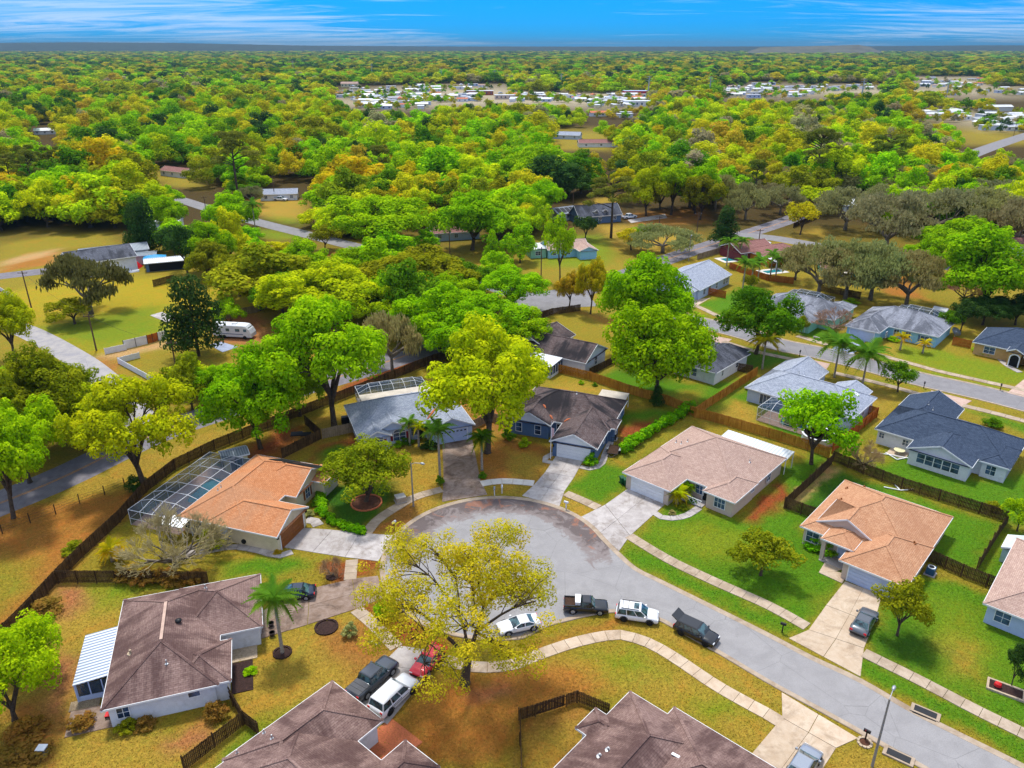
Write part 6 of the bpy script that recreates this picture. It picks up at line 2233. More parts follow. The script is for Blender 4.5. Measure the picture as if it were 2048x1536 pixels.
# the big tree at the circle grows gaps where the photo sees the parked cars through it
_A = G(930, 1366)
_h = height_at(_A, 1046)
_r = 425 * PX((_A.x, _A.y, _h * .6))[2] / FPX / 2 / .95
def see_cars(cen):
    W_ = np.stack([_A.x + cen[:, 0] * _r, _A.y + cen[:, 1] * _r], 1)
    qx, qy, _ = project_pts(W_, cen[:, 2] * _h)
    ok = np.ones(len(cen), bool)
    for x0, x1, y0, y1 in ((990, 1085, 1205, 1285), (1105, 1240, 1170, 1250), (815, 880, 1285, 1370), (700, 830, 1320, 1450)):
        ok &= ~((qx > x0 - 8) & (qx < x1 + 8) & (qy > y0) & (qy < y1))
    return ok
def project_pts(P, z):
    dz = z - CAMH
    zc = P[:, 1] * _c - dz * _s
    return 1024 + FPX * P[:, 0] / zc, 768 - FPX * (P[:, 1] * _s + dz * _c) / zc, zc
protos('sparse', [oak(302, 40000, .0105, 15, 25, sparse=.30, clump=(.055, .125), zlo=.25, spread=.70, thin=.62, keep=see_cars)])
for bx, by, yt, wp, kind, col_, lab in TREES:
    tree(bx, by, yt, wp, kind, col_, lab, **(dict(rot=0) if kind == 'sparse' else {}))

# trees that close the canopy between the houses and the woods
FILL = [[(255, 440), (430, 405), (520, 470), (620, 500), (760, 530), (930, 570), (1050, 592), (1060, 618), (930, 640), (800, 660), (700, 640), (560, 640), (530, 575), (440, 545), (390, 520), (345, 500)],
        [(620, 430), (700, 430), (900, 430), (1070, 420), (1075, 480), (960, 500), (930, 430), (880, 470), (880, 500), (720, 490), (640, 470)],
        [(1240, 395), (1420, 405), (1430, 432), (1330, 430), (1270, 425)], [(1540, 350), (2060, 350), (2060, 470), (1860, 480), (1720, 470), (1640, 420), (1600, 400)], [(-40, 420), (240, 430), (270, 455), (100, 462), (-40, 466)],
        [(330, 720), (420, 700), (440, 790), (360, 830)], [(-60, 700), (120, 720), (200, 780), (230, 860), (120, 930), (-60, 980)]]
FKEEP = [(40, 215, 650, 755), (525, 605, 412, 470), (880, 938, 440, 515), (1098, 1268, 402, 452), (420, 512, 640, 700), (640, 700, 496, 520), (600, 650, 462, 478), (545, 578, 385, 404), (360, 420, 395, 422), (930, 960, 540, 560), (1560, 1640, 410, 480), (1680, 1724, 402, 428), (110, 180, 930, 990)]
_sr = [G(*q) for q in [(320, 387), (417, 417), (522, 446), (610, 468), (690, 488), (800, 516), (920, 549), (1000, 577), (1090, 606)]]
_mr = [G(*q) for q in [(-60, 1030), (118, 958), (310, 868), (500, 805), (717, 742), (860, 694), (990, 648), (1095, 608), (1210, 565), (1345, 515), (1440, 484), (1560, 446), (1640, 415)]]
def near_line(p, line, d_):
    for a, b_ in zip(line[:-1], line[1:]):
        e = b_ - a
        t_ = max(0, min(1, (p - a).dot(e) / e.length_squared))
        if (p - a - e * t_).length < d_:
            return True
    return False
rf = random.Random(19)
MARKS = [((203, 530), 'white workshop'), ((470, 668), 'motorhome'), ((1190, 440), 'dormered house'), ((1145, 500), 'light blue house'), ((1415, 550), 'grey gabled house'), ((562, 400), 'white pickup under the trees'),
         ((358, 352), 'brown-roofed house at left'), ((908, 475), 'transformer pole house'), ((1165, 278), 'far lawn'), ((1500, 512), 'maroon house'), ((1712, 548), 'teal house'), ((1702, 418), 'white cabin'), ((1945, 530), 'very large oak'),
         ((1980, 300), 'far right road'), ((770, 440), 'huge round lime oak'), ((92, 262), 'far white roof at left'), ((1450, 460), 'main road bend'), ((1990, 690), 'tan house'), ((800, 200), 'far town'), ((60, 640), 'gravel lane'), ((1090, 605), 'road junction'), ((300, 870), 'back road'), ((500, 445), 'side road bend')]
ORD = ['nearest', 'second', 'third', 'fourth', 'fifth', 'sixth', 'seventh', 'eighth', 'ninth', 'tenth', 'eleventh', 'twelfth', 'thirteenth', 'fourteenth', 'fifteenth', 'sixteenth', 'seventeenth', 'eighteenth', 'nineteenth', 'twentieth', 'outermost']
AUTO = []                                      # trees that still need a name of their own
def name_by_landmarks():
    boxes = {}
    for o, word, x, y in AUTO:
        d_, (mx_, my_), nm = min(((math.hypot(x - m_[0], (y - m_[1]) * 1.6), m_, n_) for m_, n_ in MARKS))
        dx_, dy_ = x - mx_, (y - my_) * 1.6
        way = ('right of' if dx_ > 0 else 'left of') if abs(dx_) > abs(dy_) else ('in front of' if dy_ > 0 else 'behind')
        boxes.setdefault((word, way, nm), []).append((d_, o))
    for (word, way, nm), v_ in boxes.items():
        v_.sort(key=lambda q: q[0])
        for i, (d_, o) in enumerate(v_):
            o['label'] = f'{word} {way} the {nm}' if len(v_) == 1 else f'{ORD[min(i, 20)]} {word} {way} the {nm}'
stand = [o.location.copy() for o in COL.objects if o.parent is None and o.get('category') in ('tree', 'house', 'shed')]
nfill = 0
for poly in FILL:
    wp = [G(*q) for q in poly]
    x0, x1 = min(q.x for q in wp), max(q.x for q in wp)
    y0, y1 = min(q.y for q in wp), max(q.y for q in wp)
    y = y0
    while y < y1:
        x = x0
        while x < x1:
            p_ = Vector((x + rf.uniform(-4, 4), y + rf.uniform(-4, 4), 0))
            x += 11.5
            if sdist(np.array([p_.x]), np.array([p_.y]), wp)[0] < 0 or near_line(p_, _sr, 6) or near_line(p_, _mr, 6.5):
                continue
            if any((p_.xy - q.xy).length < 7.2 for q in stand):
                continue
            hh_, rr_ = rf.uniform(12, 18), rf.uniform(6.5, 10.5)
            a_, b_ = PX(p_), PX((p_.x, p_.y, hh_))
            hw = rr_ * FPX / a_[2] * .8
            fits = False
            for f_ in (1, .78, .6, .45):
                b_ = PX((p_.x, p_.y, hh_ * f_))
                hw = rr_ * f_ ** .6 * FPX / a_[2] * .8
                if not any(a_[0] + hw > k[0] and a_[0] - hw < k[1] and a_[1] > k[2] and b_[1] < k[3] for k in FKEEP):
                    fits = True
                    break
            if not fits:
                continue
            hh_, rr_ = hh_ * f_, rr_ * f_ ** .6
            stand.append(p_)
            nfill += 1
            u = rf.random()
            if a_[0] > 1500 and u < .42:
                AUTO.append((plant(p_, hh_, rr_, 'mossdense', rf.choice(['grey', 'moss']), 'grey mossy tree', group='mossy trees of the upper right'), 'grey mossy tree', a_[0], (a_[1] + b_[1]) / 2))
            else:
                k = rf.choice(['green', 'lime', 'lime', 'yellow', 'gold', 'olive', 'deep', 'green'])
                wd_ = dict(green='bright green', lime='lime green', yellow='yellow-green', gold='golden', olive='olive', deep='deep green')[k]
                AUTO.append((plant(p_, hh_, rr_, 'mid', k, f'{wd_} tree', group=f'{wd_} trees between the roads', jitter=.12), f'{wd_} leafy tree', a_[0], (a_[1] + b_[1]) / 2))
        y += 11.5
print('FILL', nfill)
plain('bed_vinyl', rgb(78, 80, 86), .7, var=.1)
# ================================================================ vehicles
def loft(b, secs):
    n = len(secs[0])
    base = len(b.v)
    for s_ in secs:
        b.v += [tuple(q) for q in s_]
    for i in range(len(secs) - 1):
        for k in range(n):
            k2 = (k + 1) % n
            b.f.append((base + i * n + k, base + i * n + k2, base + (i + 1) * n + k2, base + (i + 1) * n + k))
            b.m.append(0)
    b.f += [tuple(base + k for k in range(n - 1, -1, -1)), tuple(base + (len(secs) - 1) * n + k for k in range(n))]
    b.m += [0, 0]
def section(x, w_, zb, zt, crown=.03):
    r_ = min(.12, (zt - zb) * .3)
    half = [(w_ * .84, zb), (w_ * .98, zb + r_ * .8), (w_, zb + (zt - zb) * .45), (w_ * .97, zt - r_ * .7), (w_ * .86, zt - .01), (w_ * .5, zt + crown), ]
    return [(x, -a, z) for a, z in half] + [(x, a, z) for a, z in half[::-1]]
def panel_on(q4, inset, out_):
    """a pane lying proud of a face: q4 corner points"""
    P_ = [Vector(q) for q in q4]
    c_ = sum(P_, Vector()) / len(P_)
    n = (P_[1] - P_[0]).cross(P_[2] - P_[0]).normalized()
    if n.dot(c_ - Vector((0, 0, .8))) < 0:
        n = -n
    return [q.lerp(c_, inset) + n * out_ for q in P_]
CARS = {
 # length, half width, lower stations (x, top z), cabin base x0..x1, roof x0..x1, belt z, roof z, wheel x front/rear, wheel r
 'suv': dict(L=4.65, W=.93, st=[(-2.32, .72), (-2.2, .98), (-1.2, 1.02), (.9, 1.0), (1.6, .96), (2.15, .84), (2.32, .6)], cab=(-2.18, 1.2, -1.9, .38), belt=.98, top=1.66, ax=(-1.35, 1.42), r=.36),
 'bigsuv': dict(L=5.2, W=1.02, st=[(-2.6, .8), (-2.5, 1.12), (-1.2, 1.14), (1.1, 1.14), (2.2, 1.1), (2.5, .98), (2.6, .7)], cab=(-2.42, 1.3, -2.2, .55), belt=1.12, top=1.88, ax=(-1.5, 1.6), r=.41),
 'coupe': dict(L=4.6, W=.93, st=[(-2.3, .62), (-2.2, .94), (-1.5, .96), (.8, .88), (1.6, .80), (2.15, .68), (2.3, .5)], cab=(-1.85, .95, -1.0, .0), belt=.9, top=1.28, ax=(-1.4, 1.4), r=.35),
 'sedan': dict(L=4.8, W=.92, st=[(-2.4, .66), (-2.28, .96), (-1.5, .98), (1.0, .94), (1.75, .86), (2.25, .74), (2.4, .55)], cab=(-1.85, 1.05, -1.1, .15), belt=.94, top=1.45, ax=(-1.42, 1.45), r=.34),
 'hatch': dict(L=4.5, W=.92, st=[(-2.25, .7), (-2.15, .98), (-1.2, 1.0), (.85, .97), (1.6, .9), (2.1, .78), (2.25, .55)], cab=(-2.0, 1.1, -1.45, .2), belt=.96, top=1.5, ax=(-1.32, 1.38), r=.35),
 'truck': dict(L=5.8, W=1.0, st=[(-2.9, .8), (-2.8, 1.18), (-1.0, 1.18), (1.2, 1.16), (2.4, 1.12), (2.8, 1.0), (2.9, .75)], cab=(-1.15, 1.45, -.9, .75), belt=1.14, top=1.86, ax=(-1.75, 1.85), r=.42),
 'oldtruck': dict(L=4.9, W=.88, st=[(-2.45, .7), (-2.38, 1.02), (-.6, 1.02), (1.0, 1.0), (2.1, .98), (2.38, .88), (2.45, .65)], cab=(-.55, 1.05, -.45, .55), belt=1.0, top=1.6, ax=(-1.4, 1.55), r=.38)}
def vehicle(kind, rear_px, front_px, col, label, cat='car', name='parked_car', rims='rim', open_hatch=False, roof_extra=None, bed=None, group=None):
    K = CARS[kind]
    A, B = G(*rear_px), G(*front_px)
    t_ = thing(name, label, cat, (A + B) / 2, heading(A, B), group)
    pm = M(col)
    b = MB()
    loft(b, [section(x, K['W'] * (.88 if i in (0, len(K['st']) - 1) else 1), .28 if 0 < i < len(K['st']) - 1 else .36, z) for i, (x, z) in enumerate(K['st'])])
    body = b.build('body', pm, t_, True)
    x0, x1, x2, x3 = K['cab']
    zb, zt, wb, wt = K['belt'], K['top'], K['W'] * .95, K['W'] * (.82 if 'suv' in kind else .76)
    b = MB()
    xm = (x2 + x3) / 2
    secs = [[(x0, -wb, zb - .06), (x2, -wt, zt - .05), (x2 + .12, -wt * .8, zt), (x2 + .12, wt * .8, zt), (x2, wt, zt - .05), (x0, wb, zb - .06)]]
    lowr = [(x0, -wb, zb - .05), (x1, -wb, zb - .05), (x1, wb, zb - .05), (x0, wb, zb - .05)]
    mid = [(x2, -wt, zt - .07), (x3, -wt, zt - .07), (x3, wt, zt - .07), (x2, wt, zt - .07)]
    upr = [(x2 + .1, -wt * .86, zt), (x3 - .12, -wt * .86, zt), (x3 - .12, wt * .86, zt), (x2 + .1, wt * .86, zt)]
    b.add(lowr + mid + upr, [(0, 1, 5, 4), (1, 2, 6, 5), (2, 3, 7, 6), (3, 0, 4, 7), (4, 5, 9, 8), (5, 6, 10, 9), (6, 7, 11, 10), (7, 4, 8, 11), (8, 9, 10, 11)])
    cab = b.build('cabin', pm, t_)
    gl = M('car_glass')
    def pane(nm, q4, ins=.09):
        q = panel_on(q4, ins, .012)
        bb = MB()
        bb.add(q, [(0, 1, 2, 3)])
        bb.build(nm, gl, cab)
    pane('windshield', [lowr[1], lowr[2], mid[2], mid[1]])
    pane('rear_window', [lowr[3], lowr[0], mid[0], mid[3]], .12)
    for s_ in (0, 1):
        lo = (lowr[0], lowr[1]) if s_ == 0 else (lowr[3], lowr[2])
        hi = (mid[0], mid[1]) if s_ == 0 else (mid[3], mid[2])
        nn = 3 if kind in ('suv', 'bigsuv') else 2
        for k in range(nn):
            f0, f1 = k / nn, (k + 1) / nn
            V = [Vector(lo[0]).lerp(Vector(lo[1]), f0), Vector(lo[0]).lerp(Vector(lo[1]), f1), Vector(hi[0]).lerp(Vector(hi[1]), f1), Vector(hi[0]).lerp(Vector(hi[1]), f0)]
            pane('side_window', V, .1)
    # wheels
    for ax in K['ax']:
        for s_ in (-1, 1):
            wh = link('wheel', None, t_)
            wh.location = (ax, s_ * (K['W'] - .1), K['r'])
            bb = MB(); bb.tube([(0, -.12, 0), (0, -.1, 0), (0, .1, 0), (0, .12, 0)], [K['r'] * .9, K['r'], K['r'], K['r'] * .9], 18); bb.build('tyre', M('tyre'), wh, False)
            bb = MB()
            yo = s_ * .125
            bb.tube([(0, yo - s_ * .02, 0), (0, yo + s_ * .005, 0)], [K['r'] * .66, K['r'] * .6], 14)
            for q in range(5):
                a = 2 * PI * q / 5
                bb.bar((0, yo + s_ * .01, 0), (math.cos(a) * K['r'] * .58, yo + s_ * .01, math.sin(a) * K['r'] * .58), .06, .02)
            bb.build('rim', M(rims), wh)
            # black tube stands in for the shadow line of the wheel arch
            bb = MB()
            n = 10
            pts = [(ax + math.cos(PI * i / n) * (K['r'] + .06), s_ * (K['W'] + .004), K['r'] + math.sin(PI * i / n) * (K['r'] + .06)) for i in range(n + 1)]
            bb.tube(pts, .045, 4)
            bb.build('arch_shadow_line', M('black_plastic'), t_)
    xl, zl = K['L'] / 2, K['st'][-2][1] - .16
    for s_ in (-1, 1):
        bb = MB(); bb.box(xl - .22, xl - .03, s_ * K['W'] * .68 - .17, s_ * K['W'] * .68 + .17, zl - .07, zl + .08); bb.build('headlight', M('lamp_clear'), t_)
        bb = MB(); bb.box(-xl + .02, -xl + .2, s_ * K['W'] * .76 - .14, s_ * K['W'] * .76 + .14, K['st'][1][1] - .32, K['st'][1][1] - .06); bb.build('taillight', M('lamp_red'), t_)
        bb = MB(); bb.box(x1 - .42, x1 - .25, s_ * (K['W'] + .1) - .1, s_ * (K['W'] + .1) + .1, zb, zb + .17); bb.build('mirror', pm, t_)
    bb = MB(); bb.box(-xl - .03, -xl + .1, -K['W'] * .8, K['W'] * .8, .38, .58); bb.build('rear_bumper', M('black_plastic' if 'truck' not in kind else 'rim'), t_)
    bb = MB(); bb.box(xl - .12, xl + .02, -K['W'] * .72, K['W'] * .72, .38, .56); bb.build('grille', M('black_plastic'), t_)
    if bed:
        bb = MB(); bb.box(K['st'][1][0] + .1, x0 - .06, -K['W'] * .84, K['W'] * .84, 1.0, K['st'][1][1] + (.05 if bed == 'cover' else .035)); bb.build('bed_cover' if bed == 'cover' else 'truck_bed', M('bed_vinyl' if bed == 'cover' else 'dark_timber'), t_)
        if bed == 'cover':
            for k in range(1, 3):
                xx = K['st'][1][0] + .1 + (x0 - .16 - K['st'][1][0]) * k / 3
                bb = MB(); bb.box(xx - .02, xx + .02, -K['W'] * .84, K['W'] * .84, K['st'][1][1] + .05, K['st'][1][1] + .065); bb.build('cover_seam', M('black_plastic'), t_)
        else:
            for s_ in (-1, 1):
                bb = MB(); bb.box(K['st'][1][0], x0 - .06, s_ * K['W'] * .9 - .05, s_ * K['W'] * .9 + .05, 1.0, 1.2); bb.build('bed_side', pm, t_)
            bb = MB(); bb.box(K['st'][1][0] - .02, K['st'][1][0] + .06, -K['W'] * .85, K['W'] * .85, .9, 1.19); bb.build('tailgate', pm, t_)
    if open_hatch:
        bb = MB()
        hx, hz = x2 + .05, zt - .05
        q = [(hx, -wt, hz), (hx, wt, hz), (hx - .72, wt, hz + .42), (hx - .72, -wt, hz + .42)]
        q2 = [(a[0] - .05, a[1], a[2] - .08) for a in q]
        bb.add(q + q2, [(0, 1, 2, 3), (7, 6, 5, 4), (0, 4, 5, 1), (1, 5, 6, 2), (2, 6, 7, 3), (3, 7, 4, 0)])
        hb = bb.build('open_hatch', pm, t_)
        bb = MB(); bb.add(panel_on(q, .18, .02), [(0, 1, 2, 3)]); bb.build('rear_glass', gl, hb)
        bb = MB(); bb.box(x0 - .02, x0 + .3, -wt, wt, zb - .02, zb + .02); bb.build('boot_floor', M('dark_opening'), t_)
    if roof_extra == 'sunroof':
        bb = MB(); bb.box(x3 - .75, x3 - .2, -wt * .62, wt * .62, zt + .004, zt + .02); bb.build('sunroof', gl, cab)
        for s_ in (-1, 1):
            bb = MB(); bb.bar((x2 + .2, s_ * wt * .9, zt + .04), (x3 - .2, s_ * wt * .9, zt + .04), .05); bb.build('roof_rail', M('dark_metal'), cab)
        for xx in (x2 + .35, x2 + .95):
            bb = MB(); bb.box(xx - .02, xx + .02, -wt * .8, wt * .8, zt + .002, zt + .03); bb.build('roof_bar', M('dark_metal'), cab)
    if roof_extra == 'stripe':
        for s_ in (-1, 1):
            bb = MB()
            for k in range(9):
                xx = -1.7 + k * .2
                bb.box(xx, xx + .13, s_ * (K['W'] + .004) - .004, s_ * (K['W'] + .004) + .004, .86, .98)
            bb.box(-1.9, 1.0, s_ * (K['W'] + .003) - .003, s_ * (K['W'] + .003) + .003, .70, .76)
            o = bb.build('side_marking', M('paint_navy'), t_)
            o['kind'] = 'stuff'
    return t_
vehicle('oldtruck', (1131, 1218), (1211, 1222), 'paint_black', 'black pickup with a pale crate in its bed parked at the kerb', 'pickup', 'parked_pickup', bed='open')
vehicle('suv', (1236, 1231), (1311, 1242), 'paint_white', 'white SUV with sunroof between the black pickup and the black SUV', rims='rim_dark', roof_extra='sunroof')
vehicle('suv', (1356, 1256), (1428, 1290), 'paint_black', 'black SUV at the kerb with its rear hatch open', rims='rim_dark', open_hatch=True)
vehicle('coupe', (1074, 1249), (1000, 1265), 'paint_white', 'low white coupe under the branches of the big tree')
vehicle('sedan', (622, 1191), (556, 1196), 'paint_navy', 'dark blue-black sedan in the driveway behind the palm')
vehicle('sedan', (1714, 1274), (1739, 1230), 'paint_grey', 'dark grey sedan in the driveway of the copper-roofed house')
vehicle('hatch', (1588, 1566), (1622, 1512), 'paint_silver', 'silver car cut by the bottom edge of the picture')
vehicle('truck', (712, 1398), (778, 1337), 'paint_graphite', 'graphite pickup with folded bed cover beside the white patrol SUV', 'pickup', 'parked_pickup', bed='cover')
vehicle('bigsuv', (757, 1430), (818, 1372), 'paint_white', 'large white patrol SUV with dark side markings', rims='rim_dark', roof_extra='stripe')
vehicle('hatch', (876, 1308), (838, 1353), 'paint_red', 'bright red car in front of the white patrol SUV')
vehicle('truck', (1249, 438), (1267, 436), 'paint_white', 'white pickup beside the dormered house', 'pickup', 'parked_pickup', bed='cover')
vehicle('truck', (549, 401), (574, 402), 'paint_white', 'white pickup under the trees by the side road', 'pickup', 'parked_pickup', bed='cover')
vehicle('sedan', (1520, 487), (1532, 489), 'paint_white', 'white car behind the ochre house')
# crate in the pickup bed
A, B = G(1131, 1218), G(1211, 1222)
t_ = thing('crate', 'pale white crate standing in the black pickup bed', 'crate', (A + B) / 2 + Vector((0, 0, 1.04)), heading(A, B))
b = MB(); b.box(-1.15, -.62, -.68, .68, 0, .48); b.build('box', M('white_paint'), t_)
b = MB(); b.box(-1.18, -.59, -.71, .71, .481, .53); b.build('lid', M('trim_white'), t_)
# motorhome
A, B = G(434, 672), G(506, 676)
t_ = thing('motorhome', 'white motorhome parked between the dark evergreen and the lime-yellow oak', 'motorhome', (A + B) / 2, heading(A, B))
b = MB(); loft(b, [[(x, -1.2, .5), (x, -1.2, zt * .95), (x, -1.05, zt), (x, 1.05, zt), (x, 1.2, zt * .95), (x, 1.2, .5)] for x, zt in ((-4.2, 3.0), (2.2, 3.05), (3.3, 2.95), (4.0, 2.2), (4.4, 1.3))]); b.build('body', M('white_paint'), t_)
for x, z, w_, h_ in ((-2.8, 1.7, 1.0, .6), (-.8, 1.7, .8, .6), (1.4, 1.7, 1.0, .6), (3.1, 1.7, .7, .6)):
    for s_ in (-1, 1):
        b = MB(); b.box(x - w_ / 2, x + w_ / 2, s_ * 1.205 - .01, s_ * 1.205 + .01, z, z + h_); b.build('side_window', M('car_glass'), t_)
b = MB(); b.add([(4.03, -1, 1.6), (4.03, 1, 1.6), (3.72, 1, 2.55), (3.72, -1, 2.55)], [(0, 1, 2, 3)]); o = b.build('windshield', M('car_glass'), t_); o.location = (.03, 0, .03)
b = MB(); b.box(-4, 2.6, -1.212, -1.204, 1.05, 1.2); b.box(-4, 2.6, 1.204, 1.212, 1.05, 1.2); b.build('stripe', M('slate_blue_siding'), t_)
for x in (-2.6, -1.7, 2.9):
    for s_ in (-1, 1):
        b = MB(); b.tube([(x, s_ * 1.0, .42), (x, s_ * 1.22, .42)], .42, 14); b.build('wheel', M('tyre'), t_)
for x in (-2.4, .4):
    b = MB(); b.box(x - .5, x + .5, -.4, .4, 3.0, 3.28); b.build('roof_unit', M('trim_white'), t_)
# utility trailer by the blue house
A, B = G(1232, 893), G(1222, 918)
t_ = thing('utility_trailer', 'rusty utility trailer with raised ramp between the blue house and the hedge', 'trailer', (A + B) / 2, heading(A, B))
for k in range(7):
    b = MB(); b.box(-1.45 + k * .42, -1.07 + k * .42, -.78, .78, .5, .56); b.build('deck_board', M('dark_timber'), t_)
b = MB(); b.bar((-1.5, -.8, .6), (1.5, -.8, .6), .07); b.bar((-1.5, .8, .6), (1.5, .8, .6), .07); b.bar((1.5, -.8, .6), (1.5, .8, .6), .07); b.bar((1.5, -.7, .5), (2.5, 0, .45), .08); b.bar((1.5, .7, .5), (2.5, 0, .45), .08); b.build('frame', M('dark_metal'), t_)
for s_ in (-1, 1):
    b = MB(); b.tube([(0, s_ * .82, .33), (0, s_ * 1.02, .33)], .33, 14); b.build('wheel', M('tyre'), t_)
    b = MB(); b.box(-.45, .45, s_ * .95 - .14, s_ * .95 + .14, .7, .76); b.build('mudguard', M('galvanised'), t_)
b = MB()
for k in range(5):
    b.bar((-1.5, -.7 + k * .35, .56), (-1.7, -.7 + k * .35, 1.7), .04)
b.bar((-1.7, -.75, 1.7), (-1.7, .75, 1.7), .05); b.bar((-1.6, -.75, 1.1), (-1.6, .75, 1.1), .04); b.build('ramp', M('dark_metal'), t_)
# ================================================================ lamps, poles, wires
def lamp(px, ytop, arm_px, label, mat='grey_pole'):
    A = G(*px)
    h_ = height_at(A, ytop)
    B = G(*arm_px, h_ + .2)
    t_ = thing('street_lamp', label, 'street lamp', A)
    b = MB(); b.tube([(0, 0, 0), (0, 0, h_ * .5), (0, 0, h_)], [.13, .10, .075], 8); b.build('pole', M(mat), t_)
    d = Vector((B.x - A.x, B.y - A.y, 0))
    d = d.normalized() * min(d.length, 1.9)
    b = MB(); b.tube([(0, 0, h_ - .15), d * .5 + Vector((0, 0, h_ + .12)), d + Vector((0, 0, h_ + .16))], .04, 6); b.build('arm', M('galvanised'), t_)
    b = MB(); e = d.normalized()
    P_ = [d + Vector((0, 0, h_ + .16)), d + e * .15 + Vector((0, 0, h_ + .17)), d + e * .45 + Vector((0, 0, h_ + .16)), d + e * .68 + Vector((0, 0, h_ + .14))]
    b.tube(P_, [.06, .14, .16, .05], 8); b.build('lamp_head', M('galvanised'), t_, True)
    b = MB(); q = d + e * .38; b.lathe((q.x, q.y, h_ - .04), [(.05, 0), (.11, .08), (.12, .1)], 10); b.build('lens', M('lamp_clear'), t_)
lamp((1744, 1533), 1398, (1786, 1380), 'tall grey street lamp at the lower right beside the street')
lamp((827, 1013), 926, (840, 926), 'street lamp on the verge left of the turning circle')
lamp((1377, 522), 470, (1383, 470), 'concrete street lamp beside the main road at the grey gabled house')
def upole(px, ytop, label, cross=True, can=False, mat='wood_pole'):
    A = G(*px)
    h_ = max(5.5, height_at(A, ytop))
    t_ = thing('utility_pole', label, 'utility pole', A)
    b = MB(); b.tube([(0, 0, 0), (0, 0, h_)], [.17, .11], 8); b.build('pole', M(mat), t_)
    if cross:
        b = MB(); b.box(-1.1, 1.1, -.06, .06, h_ - .55, h_ - .42); b.build('crossarm', M(mat), t_)
        for q in (-.95, .95):
            b = MB(); b.cyl((q, 0, h_ - .42), .05, .2, 6); b.build('insulator', M('galvanised'), t_)
    if can:
        b = MB(); b.cyl((.3, 0, h_ - 1.9), .24, .9, 10); b.build('transformer', M('galvanised'), t_)
    return A + Vector((0, 0, h_ - .3))
U = {}
for k, a in dict(
  a=((65, 624), 542, 'leftmost utility pole on the open field'), b=((193, 701), 628, 'utility pole beside the gravel entrance'), c=((352, 735), 686, 'slim pole right of the long low white fence'),
  d=((377, 720), 678, 'second slim pole near the motorhome'), e=((900, 512), 455, 'pole with grey transformer can beside the side road', True, True), f=((1082, 567), 494, 'pole left of the light blue house'),
  g=((1316, 482), 432, 'pole beside the spreading grey oak'), h=((1392, 482), 425, 'pole with light at the main road bend'), i=((1516, 496), 458, 'pole at the cross street corner'),
  j=((412, 422), 394, 'pole at the far bend of the side road'), k=((550, 400), 352, 'thin dark pole left of the white pickup under the trees'), l=((1600, 400), 376, 'pole left of the bright yellow tree'),
  m=((1146, 410), 380, 'pole behind the dormered house'), n=((1915, 310), 282, 'pole beside the far right road'), o=((2027, 272), 240, 'farther pole beside the far right road')).items():
    U[k] = upole(*a)
def wire(p, q, label, n=10, sag=.9, grp='overhead wires', r_=.022):
    t0 = (p + q) / 2
    b = MB()
    b.tube([p.lerp(q, i / n) - t0 - Vector((0, 0, 4 * sag * (i / n) * (1 - i / n))) for i in range(n + 1)], r_, 4)
    o = b.build('overhead_wire', M('wire'))
    o.location = t0
    tag(o, label, 'wire', grp)
wire(U['a'], U['b'], 'overhead wire between the two poles on the open field')
wire(U['b'], U['c'], 'overhead wire from the gravel entrance pole to the slim pole')
wire(U['e'], U['f'], 'overhead wire from the transformer pole to the light blue house pole')
wire(U['f'], U['g'], 'overhead wire from the light blue house pole to the grey oak pole')
wire(U['g'], U['h'], 'overhead wire between the poles along the main road bend')
wire(U['h'], U['i'], 'overhead wire to the cross street corner pole')
for i, (x, y, yt, w_) in enumerate([(588, 150, 122, .6), (666, 148, 128, .6), (745, 162, 127, .7), (883, 166, 137, .7), (989, 166, 140, .7), (1122, 178, 147, .8), (1296, 195, 152, .9), (1418, 196, 153, .9), (1721, 206, 157, .9), (1892, 196, 160, .8)]):
    A = G(x, y)
    h_ = height_at(A, yt)
    names = ['leftmost', 'second', 'third', 'fourth', 'fifth', 'sixth', 'seventh', 'eighth', 'ninth', 'rightmost']
    t_ = thing('power_pylon', f'{names[i]} tall pale power mast standing over the far town', 'power mast', A, 0, 'power masts over the far town')
    b = MB(); b.tube([(0, 0, 0), (0, 0, h_)], [w_ * 1.2, w_ * .5], 8); b.build('mast', M('galvanised'), t_)
    for z in (.78, .88, .97):
        b = MB(); b.box(-3.2, 3.2, -.2, .2, h_ * z, h_ * z + .35); b.build('crossarm', M('galvanised'), t_)
# ================================================================ mailboxes, bins, boxes
def mailbox(px, box_mat, post_mat, label, rot=0):
    t_ = thing('mailbox', label, 'mailbox', G(*px), R(rot), 'mailboxes')
    b = MB(); b.box(-.06, .06, -.06, .06, 0, 1.05); b.build('post', M(post_mat), t_)
    b = MB(); n = 6
    prof = [(-.13, 0)] + [(-.13 * math.cos(PI * i / n), .14 + .13 * math.sin(PI * i / n)) for i in range(n + 1)] + [(.13, 0)]
    m_ = len(prof)
    b.add([(-.3, a, 1.05 + z) for a, z in prof] + [(.3, a, 1.05 + z) for a, z in prof], [tuple(range(m_ - 1, -1, -1)), tuple(range(m_, 2 * m_))] + [(i, (i + 1) % m_, m_ + (i + 1) % m_, m_ + i) for i in range(m_)])
    b.build('box', M(box_mat), t_)
    b = MB(); b.box(.1, .13, .135, .15, 1.15, 1.38); b.build('flag', M('red_plastic'), t_)
